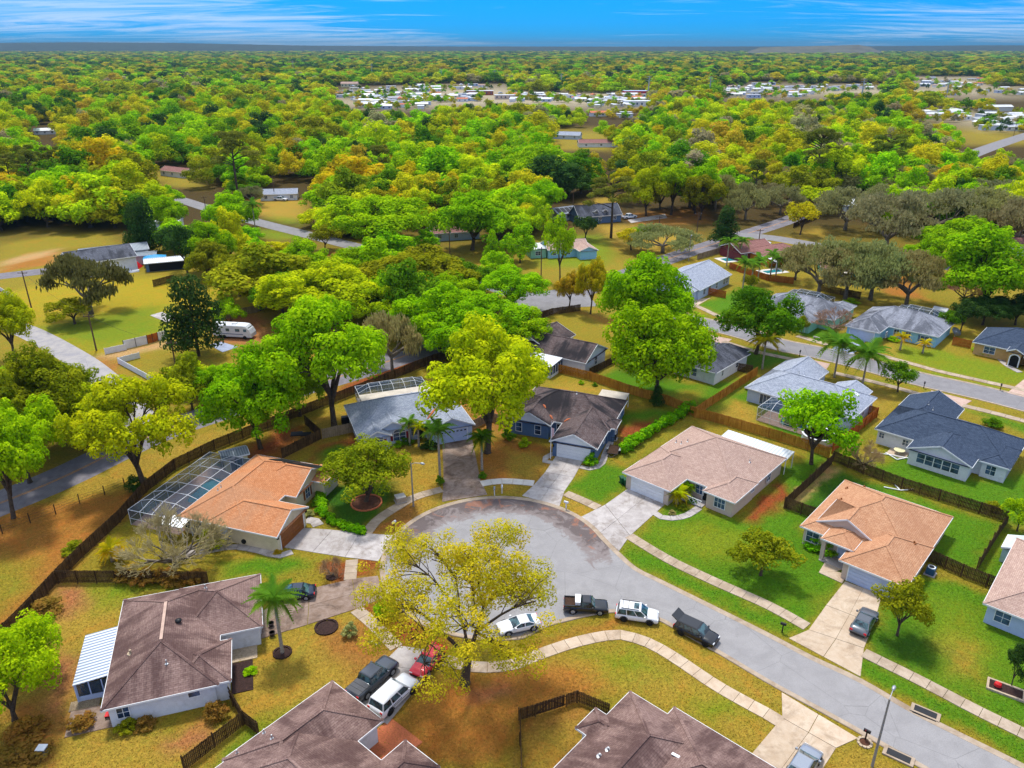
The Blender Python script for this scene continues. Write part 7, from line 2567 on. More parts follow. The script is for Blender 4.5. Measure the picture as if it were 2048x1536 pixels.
for a in [((789, 1059), 'white_paint', 'dark_timber', 'white mailbox on the brown verge left of the circle', 60), ((1564, 1265), 'black_plastic', 'black_plastic', 'black mailbox left of the copper-roofed house driveway', -30), ((1132, 1019), 'white_paint', 'white_paint', 'white mailbox on the small verge between the two right driveways', -30),
          ((989, 991), 'galvanised', 'white_paint', 'left of the twin mailboxes above the circle', -90), ((1004, 987), 'white_paint', 'white_paint', 'right of the twin mailboxes above the circle', -90), ((1730, 1481), 'black_plastic', 'dark_timber', 'black mailbox in the little round flower bed at lower right', 140),
          ((1599, 713), 'black_plastic', 'black_plastic', 'black mailbox by the pink driveway on the upper street', 60), ((1847, 777), 'black_plastic', 'dark_timber', 'mailbox on the upper street near the blue-black roof', 60), ((2000, 781), 'black_plastic', 'dark_timber', 'mailbox at the right end of the upper street', -120), ((1404, 661), 'white_paint', 'dark_timber', 'mailbox below the upper street bend', 60)]:
    mailbox(*a)
def boxy(name, label, cat, px, parts, rot=0):
    t_ = thing(name, label, cat, G(*px), R(rot))
    for nm, dims, mat in parts:
        b = MB(); b.box(*dims); b.build(nm, M(mat), t_)
    return t_
boxy('utility_cabinet', 'low pale utility cabinet beside the curved sidewalk', 'utility box', (801, 1003), [('base', (-.75, .75, -.65, .65, 0, .12), 'concrete_grey'), ('cabinet', (-.65, .65, -.55, .55, .12, .85), 'beige_stone'), ('lid', (-.68, .68, -.58, .58, .85, .92), 'concrete_bright')], 25)
def bin_(px, mat, label, rot=0):
    t_ = thing('wheeled_bin', label, 'bin', G(*px), R(rot))
    b = MB(); b.add([(-.24, -.28, .08), (.24, -.28, .08), (.24, .28, .08), (-.24, .28, .08), (-.3, -.36, 1.0), (.3, -.36, 1.0), (.3, .36, 1.0), (-.3, .36, 1.0)], [(3, 2, 1, 0), (4, 5, 6, 7), (0, 1, 5, 4), (1, 2, 6, 5), (2, 3, 7, 6), (3, 0, 4, 7)]); b.build('body', M(mat), t_)
    b = MB(); b.add([(-.33, -.4, 1.0), (.33, -.4, 1.0), (.33, .42, 1.0), (-.33, .42, 1.0), (-.3, -.36, 1.08), (.3, -.36, 1.08), (.3, .38, 1.12), (-.3, .38, 1.12)], [(4, 5, 6, 7), (0, 1, 5, 4), (1, 2, 6, 5), (2, 3, 7, 6), (3, 0, 4, 7)]); b.build('lid', M(mat), t_)
    for s_ in (-1, 1):
        b = MB(); b.tube([(s_ * .28, .3, .12), (s_ * .34, .3, .12)], .12, 10); b.build('wheel', M('tyre'), t_)
bin_((1244, 967), 'green_bin', 'left of the two green wheeled bins beside the garage of the pink-tan roof', 20)
bin_((1251, 971), 'green_bin', 'right of the two green wheeled bins beside the garage of the pink-tan roof', 10)
t_ = boxy('pool_pump_box', 'blue lidded box against the cream wall under the orange roof', 'box', (451, 1086), [('body', (-.6, .6, -.45, .45, 0, .85), 'blue_bin'), ('lid', (-.66, .66, -.5, .5, .85, .96), 'slate_blue_siding')], -18)
def ac_unit(px, rot, label, mat='blue_bin'):
    t_ = thing('air_conditioner', label, 'air conditioner', G(*px), R(rot))
    b = MB(); b.box(-.6, .6, -.6, .6, 0, .1); b.build('plinth', M('concrete_grey'), t_)
    b = MB(); b.box(-.45, .45, -.45, .45, .1, .98); b.build('casing', M(mat), t_)
    b = MB(); b.lathe((0, 0, .981), [(.42, 0), (.42, .05), (.36, .06)], 18); b.build('fan_ring', M('lamp_clear'), t_)
    b = MB(); b.cyl((0, 0, 1.03), .3, .02, 16); b.build('fan_grille', M('black_plastic'), t_)
ac_unit((1860, 1148), -42, 'blue-grey air conditioner right of the copper-roofed garage')
ac_unit((1227, 878), -21, 'air conditioner between the slate blue house and the trailer', 'dark_metal')
# storm drains
for px, ang, lab in (((1850, 1427), -36, 'storm drain inlet with dead leaves on the far kerb at lower right'), ((1797, 1513), 144, 'storm drain inlet on the near kerb at lower right')):
    t_ = thing('storm_drain', lab, 'drain', G(*px), R(ang))
    b = MB(); b.box(-1.25, 1.25, -.5, .6, 0, .16); b.build('concrete_apron', M('concrete_path'), t_)
    b = MB(); b.box(-.95, .95, -.3, .42, .16, .19); b.build('grate', M('dark_metal'), t_)
    b = MB(); b.box(-1.0, 1.0, -.57, -.51, .02, .12); b.build('inlet', M('dark_opening'), t_)
# flag on its pole in front of the blue house
t_ = thing('flagpole', 'white flagpole with a hanging striped flag beside the blue garage', 'flagpole', G(1101, 918))
b = MB(); b.tube([(0, 0, 0), (0, 0, 6.2)], [.06, .035], 8); b.build('pole', M('trim_white'), t_)
b = MB(); b.lathe((0, 0, 6.2), [(.02, 0), (.07, .06), (.02, .13)], 8); b.build('finial', M('galvanised'), t_)
for k in range(7):
    b = MB(); b.box(.04 + k * .06, .095 + k * .06, -.05 + .03 * (k % 2), -.02 + .03 * (k % 2), 3.6 + .06 * k, 5.3 - .02 * k); b.build('flag_fold', M('flag_red' if k % 2 else 'trim_white'), t_)
b = MB(); b.box(.03, .2, .012, .035, 4.75, 5.32); b.build('flag_canton', M('flag_blue'), t_)
# edging, beds
def ring(px, rx, mat, label, name='brick_ring', r_=.11, n=30, fill=None, a0=0.0, a1=2 * PI, cat='edging'):
    t_ = thing(name, label, cat, G(*px))
    rr = random.Random(3)
    me = None
    k = max(8, int(rx * (a1 - a0) / .3))
    for i in range(k):
        a = a0 + (a1 - a0) * (i + .5) / k
        if me is None:
            b = MB(); b.box(-.14, .14, -r_, r_, 0, .16); o = b.build('brick', M(mat), t_); me = o.data
        else:
            o = link('brick', me, t_)
        o.location = (math.cos(a) * rx, math.sin(a) * rx, rr.uniform(-.02, .02)); o.rotation_euler = (0, 0, a + PI / 2)
    if fill:
        b = MB(); b.lathe((0, 0, -.02), [(rx - .1, 0), (rx - .12, .07), (rx * .5, .13), (.01, .15)], 24); b.build('mulch', M(fill), t_)
    return t_
ring((733, 1006), 2.05, 'brick_edging', 'orange brick ring round the olive tree', fill='soil')
ring((653, 1255), 1.15, 'dark_mulch', 'round mulch flower bed with small pale stones on the left lawn', 'flower_bed', fill='dark_mulch', cat='flower bed')
ring((565, 1306), .85, 'dark_mulch', 'dark mulch ring at the foot of the tall palm', 'mulch_ring', fill='dark_mulch', cat='mulch ring')
ring((664, 1154), .6, 'dark_mulch', 'small mulch ring at the thin sapling', 'mulch_ring', fill='dark_mulch', cat='mulch ring')
ring((1729, 1486), .55, 'beige_stone', 'small stone ring round the lower right mailbox', 'stone_ring', fill='soil', cat='edging')
ring((660, 985), 5.2, 'brick_edging', 'orange brick arc edging the dark lawn beside the orange-roofed house', 'brick_arc', a0=R(150), a1=R(235))
t_ = thing('planter_bed', 'square brick-edged planter bed with red flowers at the lower right', 'planter', G(2011, 1381), R(-34))
for x0, x1, y0, y1 in ((-1.6, 1.6, -.85, -.65), (-1.6, 1.6, .65, .85), (-1.6, -1.4, -.65, .65), (1.4, 1.6, -.65, .65)):
    b = MB(); b.box(x0, x1, y0, y1, 0, .22); b.build('edging', M('beige_stone'), t_)
b = MB(); b.box(-1.4, 1.4, -.65, .65, 0, .12); b.build('mulch', M('dark_mulch'), t_)
b = MB(); b.lathe((-.7, 0, .12), [(.2, 0), (.35, .15), (.3, .4), (.1, .55)], 10); b.build('red_flowers', M('red_plastic'), t_)
# odds and ends
def debris(px, bars, label, name='broken_frame'):
    t_ = thing(name, label, 'debris', G(*px))
    for a, b_ in bars:
        b = MB(); b.bar((*a, .12), (*b_, .16), .14, .1); b.build('bar', M('trim_white'), t_)
debris((1783, 914), [((-2.6, 1.2), (.2, .4)), ((.2, .4), (2.2, -.6)), ((-.4, 1.2), (.3, -1.0)), ((.3, -1.0), (2.2, -.4))], 'white collapsed frame on the lawn left of the sunroom')
debris((1800, 982), [((-1.9, .9), (0, 0)), ((0, 0), (-.1, 1.4)), ((0, 0), (2.0, .2))], 'white three-armed frame lying by the long dark fence')
t_ = thing('garden_table', 'round yellow garden table on the small patio', 'table', G(1797, 908))
b = MB(); b.cyl((0, 0, .7), .8, .05, 22); b.build('top', M('yellow_siding'), t_)
b = MB(); b.cyl((0, 0, 0), .06, .7, 8); b.build('stem', M('trim_white'), t_)
b = MB(); b.cyl((0, 0, 0), .4, .05, 14); b.build('foot', M('trim_white'), t_)
for px, lab in (((1811, 902), 'left white chair behind the round garden table'), ((1819, 905), 'right white chair behind the round garden table')):
    t_ = thing('garden_chair', lab, 'chair', G(*px), R(200))
    b = MB(); b.box(-.25, .25, -.25, .25, .4, .45); b.build('seat', M('white_paint'), t_)
    b = MB(); b.box(-.27, -.22, -.25, .25, .45, .95); b.build('backrest', M('white_paint'), t_)
    for sx in (-1, 1):
        for sy in (-1, 1):
            b = MB(); b.box(sx * .22 - .02, sx * .22 + .02, sy * .22 - .02, sy * .22 + .02, 0, .4); b.build('leg', M('white_paint'), t_)
t_ = thing('satellite_dish', 'grey satellite dish on the ground right of the powder blue house', 'satellite dish', G(1908, 676))
b = MB(); b.cyl((0, 0, 0), .06, 1.2, 8); b.build('mast', M('galvanised'), t_)
b = MB(); b.lathe((0, 0, 0), [(.02, 0), (.6, .1), (1.1, .32)], 20); o = b.build('dish', M('grey_metal'), t_, True); o.location = (0, 0, 1.3); o.rotation_euler = (R(38), R(20), 0)
t_ = boxy('solar_sheet', 'black crumpled sheet on the bare ground behind the weathered fence', 'sheet', (602, 868), [('sheet', (-1.6, .2, -.6, .8, 0, .12), 'black_plastic'), ('fold', (0, 1.6, -.9, .2, 0, .18), 'black_plastic')], 10)
t_ = boxy('barbecue', 'black barbecue box beside the light grey-roofed house', 'barbecue', (691, 847), [('body', (-.6, .6, -.45, .45, .1, 1.0), 'black_plastic'), ('hood', (-.55, .55, -.4, .4, 1.0, 1.3), 'black_plastic'), ('foot', (-.5, .5, -.35, .35, 0, .1), 'dark_metal')], 21)
for i, (px, lab) in enumerate((((744, 1284), 'left flat black meter lid in the brown grass'), ((754, 1289), 'right flat black meter lid in the brown grass'))):
    boxy('meter_lid', lab, 'lid', px, [('lid', (-.4, .4, -.25, .25, 0, .06), 'black_plastic'), ('eye', (-.08, .08, -.08, .08, .06, .09), 'trim_white')], 30)
boxy('concrete_bench', 'pale concrete bench on the lawn left of the powder blue house', 'bench', (1633, 678), [('seat', (-.7, .7, -.25, .25, .38, .48), 'concrete_grey'), ('leg', (-.55, -.4, -.2, .2, 0, .38), 'concrete_grey'), ('leg', (.4, .55, -.2, .2, 0, .38), 'concrete_grey')], -42)
boxy('rain_barrel', 'grey barrel at the lower left with a pale lid', 'barrel', (87, 1508), [('lid', (-.4, .4, -.35, .35, .75, .82), 'lamp_clear'), ('body', (-.35, .35, -.3, .3, 0, .75), 'grey_metal')])
boxy('patio_deck', 'mossy timber and slab patio at the corner of the brown-roofed house', 'patio', (190, 1432), [('slab', (-2.2, 2.2, -1.9, 1.2, 0, .07), 'concrete_dirty'), ('deck_board', (-2.4, .2, 1.2, 2.4, 0, .1), 'grey_fence_wood')], 18)
boxy('deck_chair', 'red and green folding chair on the corner patio', 'chair', (219, 1434), [('seat', (-.3, .3, -.3, .3, .35, .4), 'red_plastic'), ('backrest', (.28, .34, -.3, .3, .4, .95), 'green_bin'), ('leg', (-.28, -.24, -.28, .28, 0, .35), 'dark_metal'), ('leg', (.24, .28, -.28, .28, 0, .35), 'dark_metal')], 10)
boxy('brick_path', 'brown leaf-littered brick pad beside the bottom garage', 'paving', (778, 1492), [('pad', (-2.2, 2.0, -1.8, 2.2, 0, .05), 'brick_edging')], -40)
boxy('mulch_bed', 'black mulch bed beside the weathered brown-roofed house', 'flower bed', (485, 1352), [('mulch', (-1.0, 1.0, -2.2, 2.0, 0, .08), 'dark_mulch')], 18)
boxy('gravel_bed', 'pale gravel bed in front of the brown-roofed house entrance', 'gravel bed', (490, 1302), [('gravel', (-1.8, 1.2, -1.4, 1.2, 0, .06), 'beige_stone')], 18)
for px, lab in (((543, 1253), 'upper dark plant pot by the driveway edge'), ((545, 1272), 'lower dark plant pot by the driveway edge')):
    t_ = thing('plant_pot', lab, 'plant pot', G(*px)); b = MB(); b.lathe((0, 0, 0), [(.2, 0), (.32, .5), (.34, .52), (.28, .52), (.26, .46)], 12); b.build('pot', M('pot_clay'), t_); b = MB(); b.cyl((0, 0, .44), .26, .03, 12); b.build('soil', M('soil'), t_)
# ================================================================ palms and shrubs
def frond_mesh(seed, L=2.6, droop=.9, n=16):
    rr = random.Random(seed)
    b = MB()
    P_ = []
    for i in range(n + 1):
        t_ = i / n
        P_.append(Vector((L * (t_ - .18 * t_ * t_), 0, L * (.34 * t_ - droop * t_ * t_))))
    b.tube(P_, [.035 * (1 - .85 * i / n) for i in range(n + 1)], 4)
    for i in range(1, n + 1):
        for k in range(2):
            t_ = (i - k * .5) / n
            j = max(1, min(n, int(t_ * n + .5)))
            p = P_[j]
            ll = L * .30 * math.sin(PI * min(1, .18 + .8 * t_)) * rr.uniform(.85, 1.1)
            for s_ in (-1, 1):
                tip = p + Vector((ll * .55, s_ * ll * .85, -ll * rr.uniform(.25, .6)))
                e = Vector((.10, 0, 0))
                b.add([p - e, p + e, tip], [(0, 1, 2)])
    me = bpy.data.meshes.new('frond')
    me.from_pydata(b.v, [], b.f)
    me.materials.append(M('leaf'))
    at_ = me.attributes.new('shade', 'FLOAT', 'POINT')
    at_.data.foreach_set('value', [rr.uniform(.3, .7) for _ in b.v])
    return me
FR = [frond_mesh(1), frond_mesh(2, 2.8, .75), frond_mesh(3, 2.4, 1.15)]
def palm(px, ytop, label, size=1.0, n=18, col='palm', trunk=.17, lean=0.0, group=None):
    A = G(*px)
    h_ = max(1.2, height_at(A, ytop))
    rr = random.Random(int(px[0] * 3 + px[1]))
    t_ = thing('palm_tree', label, 'palm', A, rr.uniform(0, 6), group)
    b = MB(); b.tube([(0, 0, -.02), (0, 0, .3), (lean * .5, 0, h_ * .55), (lean, 0, h_)], [trunk * 1.5, trunk * 1.1, trunk, trunk * .85], 9); b.build('trunk', M('palm_bark'), t_, True)
    b = MB(); b.tube([(lean, 0, h_ - .1), (lean, 0, h_ + .35 * size), (lean, 0, h_ + .75 * size)], [trunk * .9, trunk * 1.15, trunk * .4], 9); b.build('crownshaft', M('palm_shaft'), t_, True)
    c_ = COLR[col]
    for i in range(n):
        o = link('frond', rr.choice(FR), t_)
        o.location = (lean, 0, h_ + .6 * size)
        ring_ = i / n
        o.rotation_euler = (rr.uniform(-.2, .2), -1.05 + 1.35 * ring_ + rr.uniform(-.1, .1), i * 2.4 + rr.uniform(-.2, .2))
        s_ = size * rr.uniform(.85, 1.1)
        o.scale = (s_, s_, s_)
        j = rr.uniform(.8, 1.2)
        o.color = (min(1, c_[0] * j * (1 + .5 * ring_)), min(1, c_[1] * j), c_[2] * j, 1)
palm((565, 1306), 1208, 'tall single palm on the lawn beside the dark sedan', 1.08, 24)
palm((880, 957), 868, 'palm on the left edge of the dirty driveway', 1.0, 20)
palm((964, 940), 882, 'palm on the right edge of the dirty driveway', .9, 20, 'deep')
palm((838, 893), 858, 'small palm against the light grey-roofed house', .75, 14, 'yellow')
palm((820, 890), 852, 'thin palm left of the small palm by the house wall', .8, 14)
palm((857, 890), 862, 'leaning palm beside the garage of the light grey-roofed house', .8, 14)
palm((1524, 738), 688, 'drooping palm beside the dark green oak', 1.3, 22, 'olive')
palm((1668, 755), 700, 'feathery palm beside the pink driveway', 1.9, 24)
palm((1724, 772), 722, 'palm with bright fronds above the light grey skylit roof', 1.8, 22)
for q in [((1484, 588), 532, 'first tall palm of the row right of the grey gabled house'), ((1502, 572), 535, 'second tall palm of the row right of the grey gabled house'), ((1515, 565), 528, 'third palm of the row by the cedar fence'), ((1453, 532), 488, 'palm behind the grey gabled house by the main road'), ((1480, 520), 487, 'palm in front of the maroon house'), ((1540, 555), 515, 'palm beside the turquoise pool'), ((1550, 562), 522, 'last palm of the row near the mossy oaks')]:
    palm(q[0], q[1], q[2], 1.25, 16)
palm((513, 475), 415, 'lone palm beside the side road', 1.4, 18)
palm((1282, 500), 470, 'fan palm below the spreading grey oak', 1.6, 16, 'green')
palm((1845, 706), 690, 'small sago palm on the lawn of the powder blue house', .7, 16, 'gold')
palm((1800, 700), 678, 'bronze palm shrub beside the powder blue house garage', .8, 16, 'gold')
def sago(px, label, col, size=.55, n=26):
    palm(px, px[1] - 6, label, size, n, col, .2)
sago((1353, 1007), 'large golden sago palm at the porch of the pink-tan roof', 'yellow', .75, 30)
sago((226, 1122), 'golden sago palm on the lawn left of the sprawling leafless tree', 'gold', .75, 30)
sago((1376, 992), 'green leafy clump beside the golden sago palm', 'green', .6, 24)
protos('bush', [oak(460 + i, 2600, .075, 9, 8, zlo=.05, clump=(.16, .26), limbs=False, spread=.55, top=1.0) for i in range(2)])
def bush(px, hgt, rad, col, label, name='shrub', cat='shrub', group=None):
    return plant(G(*px), hgt, rad, 'bush', col, label, cat, name, group)
for px, h_, r_, c_, lab in [
  ((1181, 929), 1.8, 1.2, 'hedge', 'clipped round green bush at the corner of the blue garage'), ((1048, 893), 1.6, 1.1, 'lime', 'weeping lime shrub in front of the blue house windows'), ((1016, 880), 2.0, 1.2, 'deep', 'dark bush at the left end of the slate blue house'),
  ((1655, 1108), 1.6, 1.3, 'hedge', 'left part of the hedge under the copper-roofed house window'), ((1626, 1096), 1.5, 1.4, 'hedge', 'rounded hedge bush left of the copper-roofed house porch'), ((1365, 1018), .7, .7, 'olive', 'low grey-green shrub in the porch bed'), ((1384, 1005), .9, .8, 'deep', 'dark shrub in the porch bed'), ((1345, 1028), .6, .6, 'moss', 'small grey mound plant at the front of the porch bed'),
  ((796, 893), 1.0, 1.0, 'green', 'green bush below the red-shuttered window'), ((812, 888), 1.1, 1.2, 'deep', 'dark bush right of the green one below the shutters'), ((858, 896), 1.4, 1.6, 'dark', 'dark hedge beside the garage of the light grey-roofed house'), ((880, 968), 1.3, .7, 'deep', 'slim bush at the driveway edge below the left palm'), ((965, 956), 1.0, .7, 'deep', 'slim bush at the driveway edge below the right palm'),
  ((425, 1090), 2.0, 2.0, 'olive', 'bushy shrub beside the blue lidded box'), ((272, 978), 1.9, 1.7, 'dark', 'dark round bush at the foot of the leaning golden oak'), ((148, 1105), 1.6, 1.6, 'olive', 'weedy shrub against the left fence'), ((85, 1225), 1.6, 2.2, 'dry', 'straw-coloured brush against the left fence'), ((250, 1162), 1.7, 1.4, 'dry', 'first dry grass clump along the straight dark fence'), ((290, 1163), 1.6, 1.6, 'dry', 'second dry grass clump along the straight dark fence'), ((325, 1162), 1.8, 1.4, 'dry', 'third dry grass clump along the straight dark fence'), ((355, 1168), 1.5, 1.5, 'dry', 'fourth dry grass clump along the straight dark fence'), ((392, 1162), 1.6, 1.4, 'dry', 'last dry grass clump along the straight dark fence'),
  ((165, 1455), 1.3, 1.3, 'dry', 'dry grass tuft on the corner patio'), ((290, 1455), 1.1, 1.1, 'dry', 'dry grass tuft under the side wall of the brown-roofed house'), ((255, 1460), 1.2, 1.0, 'olive', 'green shrub under the side wall of the brown-roofed house'), ((432, 1435), 1.7, 1.2, 'dry', 'tall dry grass beside the dark fence at lower left'), ((40, 1520), 1.2, 2.4, 'dry', 'tangle of dry brush at the lower left corner'), ((50, 1470), 1.2, 2.0, 'dry', 'dry brush above the lower left corner'),
  ((700, 1270), 1.5, .9, 'moss', 'thin wispy shrub on the left lawn'), ((770, 1232), 1.8, 1.4, 'lime', 'yellow-green shrub at the kerb under the big tree'), ((1500, 778), 1.2, 1.2, 'deep', 'dark plants at the corner of the screened patio'), ((1585, 850), 1.5, 1.6, 'moss', 'brownish shrub inside the orange fence'), ((1705, 835), 1.6, 1.3, 'moss', 'shrub in the cedar fence corner'),
  ((1830, 815), 1.4, 1.3, 'green', 'green bush at the left end of the blue-black roof'), ((1985, 855), 1.8, 1.7, 'deep', 'dark bush behind the blue-black roof'), ((1840, 680), 1.2, 1.2, 'deep', 'round dark bush below the powder blue house windows'), ((1786, 682), 1.0, 1.4, 'green', 'low green bushes beside the blue garage door'), ((1960, 705), 1.2, 1.9, 'green', 'left half of the green hedge at the tan house'), ((1982, 710), 1.2, 1.9, 'green', 'right half of the green hedge at the tan house'), ((2030, 722), 1.2, 1.6, 'deep', 'dark shrubs right of the arched entrance'),
  ((622, 985), 1.2, 1.2, 'deep', 'dark shrub beside the arched window of the orange-roofed house'), ((634, 1010), .9, .9, 'deep', 'low shrub in the bed beside the orange-roofed house'), ((618, 1030), .8, .8, 'moss', 'small pale shrub by the garden path'), ((556, 1106), .5, .6, 'amber', 'small reddish plant at the brown garage corner'),
  ((1380, 826), 1.9, 1.7, 'deep', 'dark bush at the far end of the clipped hedge'), ((1700, 607), 1.4, 2.2, 'green', 'garden bushes under the mossy oaks'), ((1985, 1020), 1.2, 1.4, 'olive', 'weeds along the long dark fence'), ((470, 932), 1.6, 1.1, 'amber', 'dry reddish shrub beside the pale yellow shed'), ((1010, 690), 2.0, 2.0, 'deep', 'dark bush beside the main road'), ((905, 760), 2.2, 2.2, 'deep', 'dark bush by the fence behind the screen cage'), ((1135, 722), 1.2, 1.2, 'moss', 'grey bush at the corner of the brown gable-roofed house'), ((500, 1345), .6, .8, 'green', 'small green plant in the black mulch bed'),
  ((1162, 768), .7, .6, 'green', 'left potted plant behind the blue house'), ((1190, 772), .7, .6, 'deep', 'right potted plant behind the blue house')]:
    bush(px, h_, r_, c_, lab)
def hedge(line_px, wid, hgt, label, n, col='hedge'):
    """clipped hedge: one thing, many bushy clumps"""
    L = smooth_line([G(*q) for q in line_px], 1.0)
    t_ = thing('hedge', label, 'hedge', L[0])
    rg_ = np.random.default_rng(n)
    cen, rad = [], []
    for k in range(n):
        q = L[min(len(L) - 1, int(rg_.random() * len(L)))] - L[0]
        cen.append((q.x + rg_.uniform(-.5, .5) * wid * .6 + rg_.uniform(-.4, .4), q.y + rg_.uniform(-.5, .5) * wid * .6 + rg_.uniform(-.4, .4), rg_.uniform(.3, hgt - .25)))
        rad.append(rg_.uniform(.35, .6) * min(1, wid))
    v = leaf_mesh('c', np.array(cen), np.array(rad), n * 60, .17, rg_, flat=.9, prune=False, zk=1.0)
    o = link('foliage', leaf_obj_mesh('foliage', [v], 'leaf'), t_)
    o.color = COLR[col]
hedge([(1247, 905), (1290, 876), (1340, 845), (1382, 820)], 1.8, 1.7, 'long clipped bright green hedge between the blue house and the pink-tan roof', 170)
hedge([(642, 995), (640, 1012), (648, 1030), (668, 1046), (695, 1058), (724, 1064)], .8, .8, 'low curved green hedge along the lawn beside the orange-roofed house', 90)
hedge([(641, 990), (648, 975), (660, 960), (676, 948)], .9, .8, 'low dark hedge under the olive tree', 50, 'deep')
# ================================================================ the woods
KEEP = [  # photo rectangles where ground, roads or roofs show between the trees
 (368, 425, 396, 424), (525, 600, 412, 472), (330, 378, 338, 362), (545, 600, 366, 402), (1098, 1268, 402, 452), (1088, 1240, 470, 528), (1345, 1420, 470, 520), (1478, 1640, 420, 482),
 (1108, 1190, 258, 286), (1172, 1216, 284, 300), (1918, 2060, 262, 330), (1682, 1722, 404, 426), (0, 240, 468, 560), (882, 936, 440, 520), (1270, 1420, 425, 450), (72, 112, 250, 272),
 (1180, 1262, 226, 238), (1985, 2060, 204, 230), (1262, 1330, 380, 402), (560, 640, 480, 520), (1560, 1640, 480, 560), (2010, 2060, 420, 440), (1450, 1600, 480, 560)] + [
 (x0, x1, y0 - 2, y1) for x0, x1, y0, y1 in town_boxes]
BOUND = [(-400, 470), (0, 466), (250, 456), (280, 440), (430, 400), (520, 428), (600, 455), (640, 468), (720, 485), (880, 450), (1000, 432), (1080, 405), (1250, 395), (1290, 424), (1420, 424), (1480, 436), (1560, 416), (1650, 396), (1700, 400), (2048, 440), (2500, 450)]
BX, BY = np.array([q[0] for q in BOUND]), np.array([q[1] for q in BOUND])
def spaced(y0, y1, step, seed, wide=1.02):
    rg = np.random.default_rng(seed)
    yy = np.arange(y0, y1, step)
    pts = []
    for y in yy:
        w_ = y * 1024 / FPX * wide + 60
        xx = np.arange(-w_, w_, step)
        pts.append(np.stack([xx + rg.uniform(-.42, .42, len(xx)) * step, y + rg.uniform(-.42, .42, len(xx)) * step], 1))
    return np.concatenate(pts), rg
def project(P, z):
    dz = z - CAMH
    zc = P[:, 1] * _c - dz * _s
    return 1024 + FPX * P[:, 0] / zc, 768 - FPX * (P[:, 1] * _s + dz * _c) / zc, zc
def clear(P, hh, rad, strict=.8):
    px_, pyb, zc = project(P, 0)
    _, pyt, _ = project(P, hh)
    hw = rad * FPX / zc * strict
    ok = pyb < np.interp(px_, BX, BY)
    for x0, x1, y0, y1 in KEEP:
        ok &= ~((px_ + hw > x0) & (px_ - hw < x1) & (pyb > y0) & (pyt + (pyb - pyt) * .12 < y1))
    return ok, px_, pyb
WC = {k: np.array(COLR[k][:3]) for k in COLR}
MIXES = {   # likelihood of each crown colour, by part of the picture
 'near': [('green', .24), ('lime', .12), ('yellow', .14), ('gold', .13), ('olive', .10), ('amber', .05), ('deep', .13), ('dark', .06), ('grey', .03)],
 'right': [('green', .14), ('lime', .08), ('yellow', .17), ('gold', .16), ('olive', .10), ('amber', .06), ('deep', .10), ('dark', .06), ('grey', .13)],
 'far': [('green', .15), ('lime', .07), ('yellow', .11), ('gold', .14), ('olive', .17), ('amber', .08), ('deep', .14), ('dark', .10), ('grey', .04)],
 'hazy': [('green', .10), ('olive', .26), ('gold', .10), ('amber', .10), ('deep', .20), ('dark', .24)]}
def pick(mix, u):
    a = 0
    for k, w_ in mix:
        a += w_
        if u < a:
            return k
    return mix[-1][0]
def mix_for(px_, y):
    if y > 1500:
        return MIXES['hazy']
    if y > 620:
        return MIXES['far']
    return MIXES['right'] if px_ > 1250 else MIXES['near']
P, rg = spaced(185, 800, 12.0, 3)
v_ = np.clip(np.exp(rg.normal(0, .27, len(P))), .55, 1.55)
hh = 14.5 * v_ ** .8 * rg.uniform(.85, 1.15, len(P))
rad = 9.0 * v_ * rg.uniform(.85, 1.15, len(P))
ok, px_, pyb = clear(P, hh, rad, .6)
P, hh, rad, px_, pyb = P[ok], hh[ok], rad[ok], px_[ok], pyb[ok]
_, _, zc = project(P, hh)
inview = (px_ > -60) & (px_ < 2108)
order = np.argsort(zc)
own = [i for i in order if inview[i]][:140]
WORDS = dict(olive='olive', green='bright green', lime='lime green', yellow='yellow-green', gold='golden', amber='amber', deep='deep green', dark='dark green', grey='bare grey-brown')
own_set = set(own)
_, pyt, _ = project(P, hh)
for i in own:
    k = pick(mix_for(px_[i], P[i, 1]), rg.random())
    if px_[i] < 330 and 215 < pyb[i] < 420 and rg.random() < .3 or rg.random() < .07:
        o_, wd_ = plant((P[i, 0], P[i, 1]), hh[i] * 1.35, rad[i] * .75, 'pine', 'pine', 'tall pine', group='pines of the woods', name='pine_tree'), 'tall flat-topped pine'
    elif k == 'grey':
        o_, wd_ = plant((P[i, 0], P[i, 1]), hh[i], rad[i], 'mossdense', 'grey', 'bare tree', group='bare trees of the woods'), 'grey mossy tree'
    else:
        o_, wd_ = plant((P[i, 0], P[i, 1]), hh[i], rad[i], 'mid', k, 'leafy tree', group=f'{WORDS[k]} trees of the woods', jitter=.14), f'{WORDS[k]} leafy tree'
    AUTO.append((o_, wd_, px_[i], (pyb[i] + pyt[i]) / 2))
name_by_landmarks()
rest = np.array([i for i in range(len(P)) if i not in own_set])
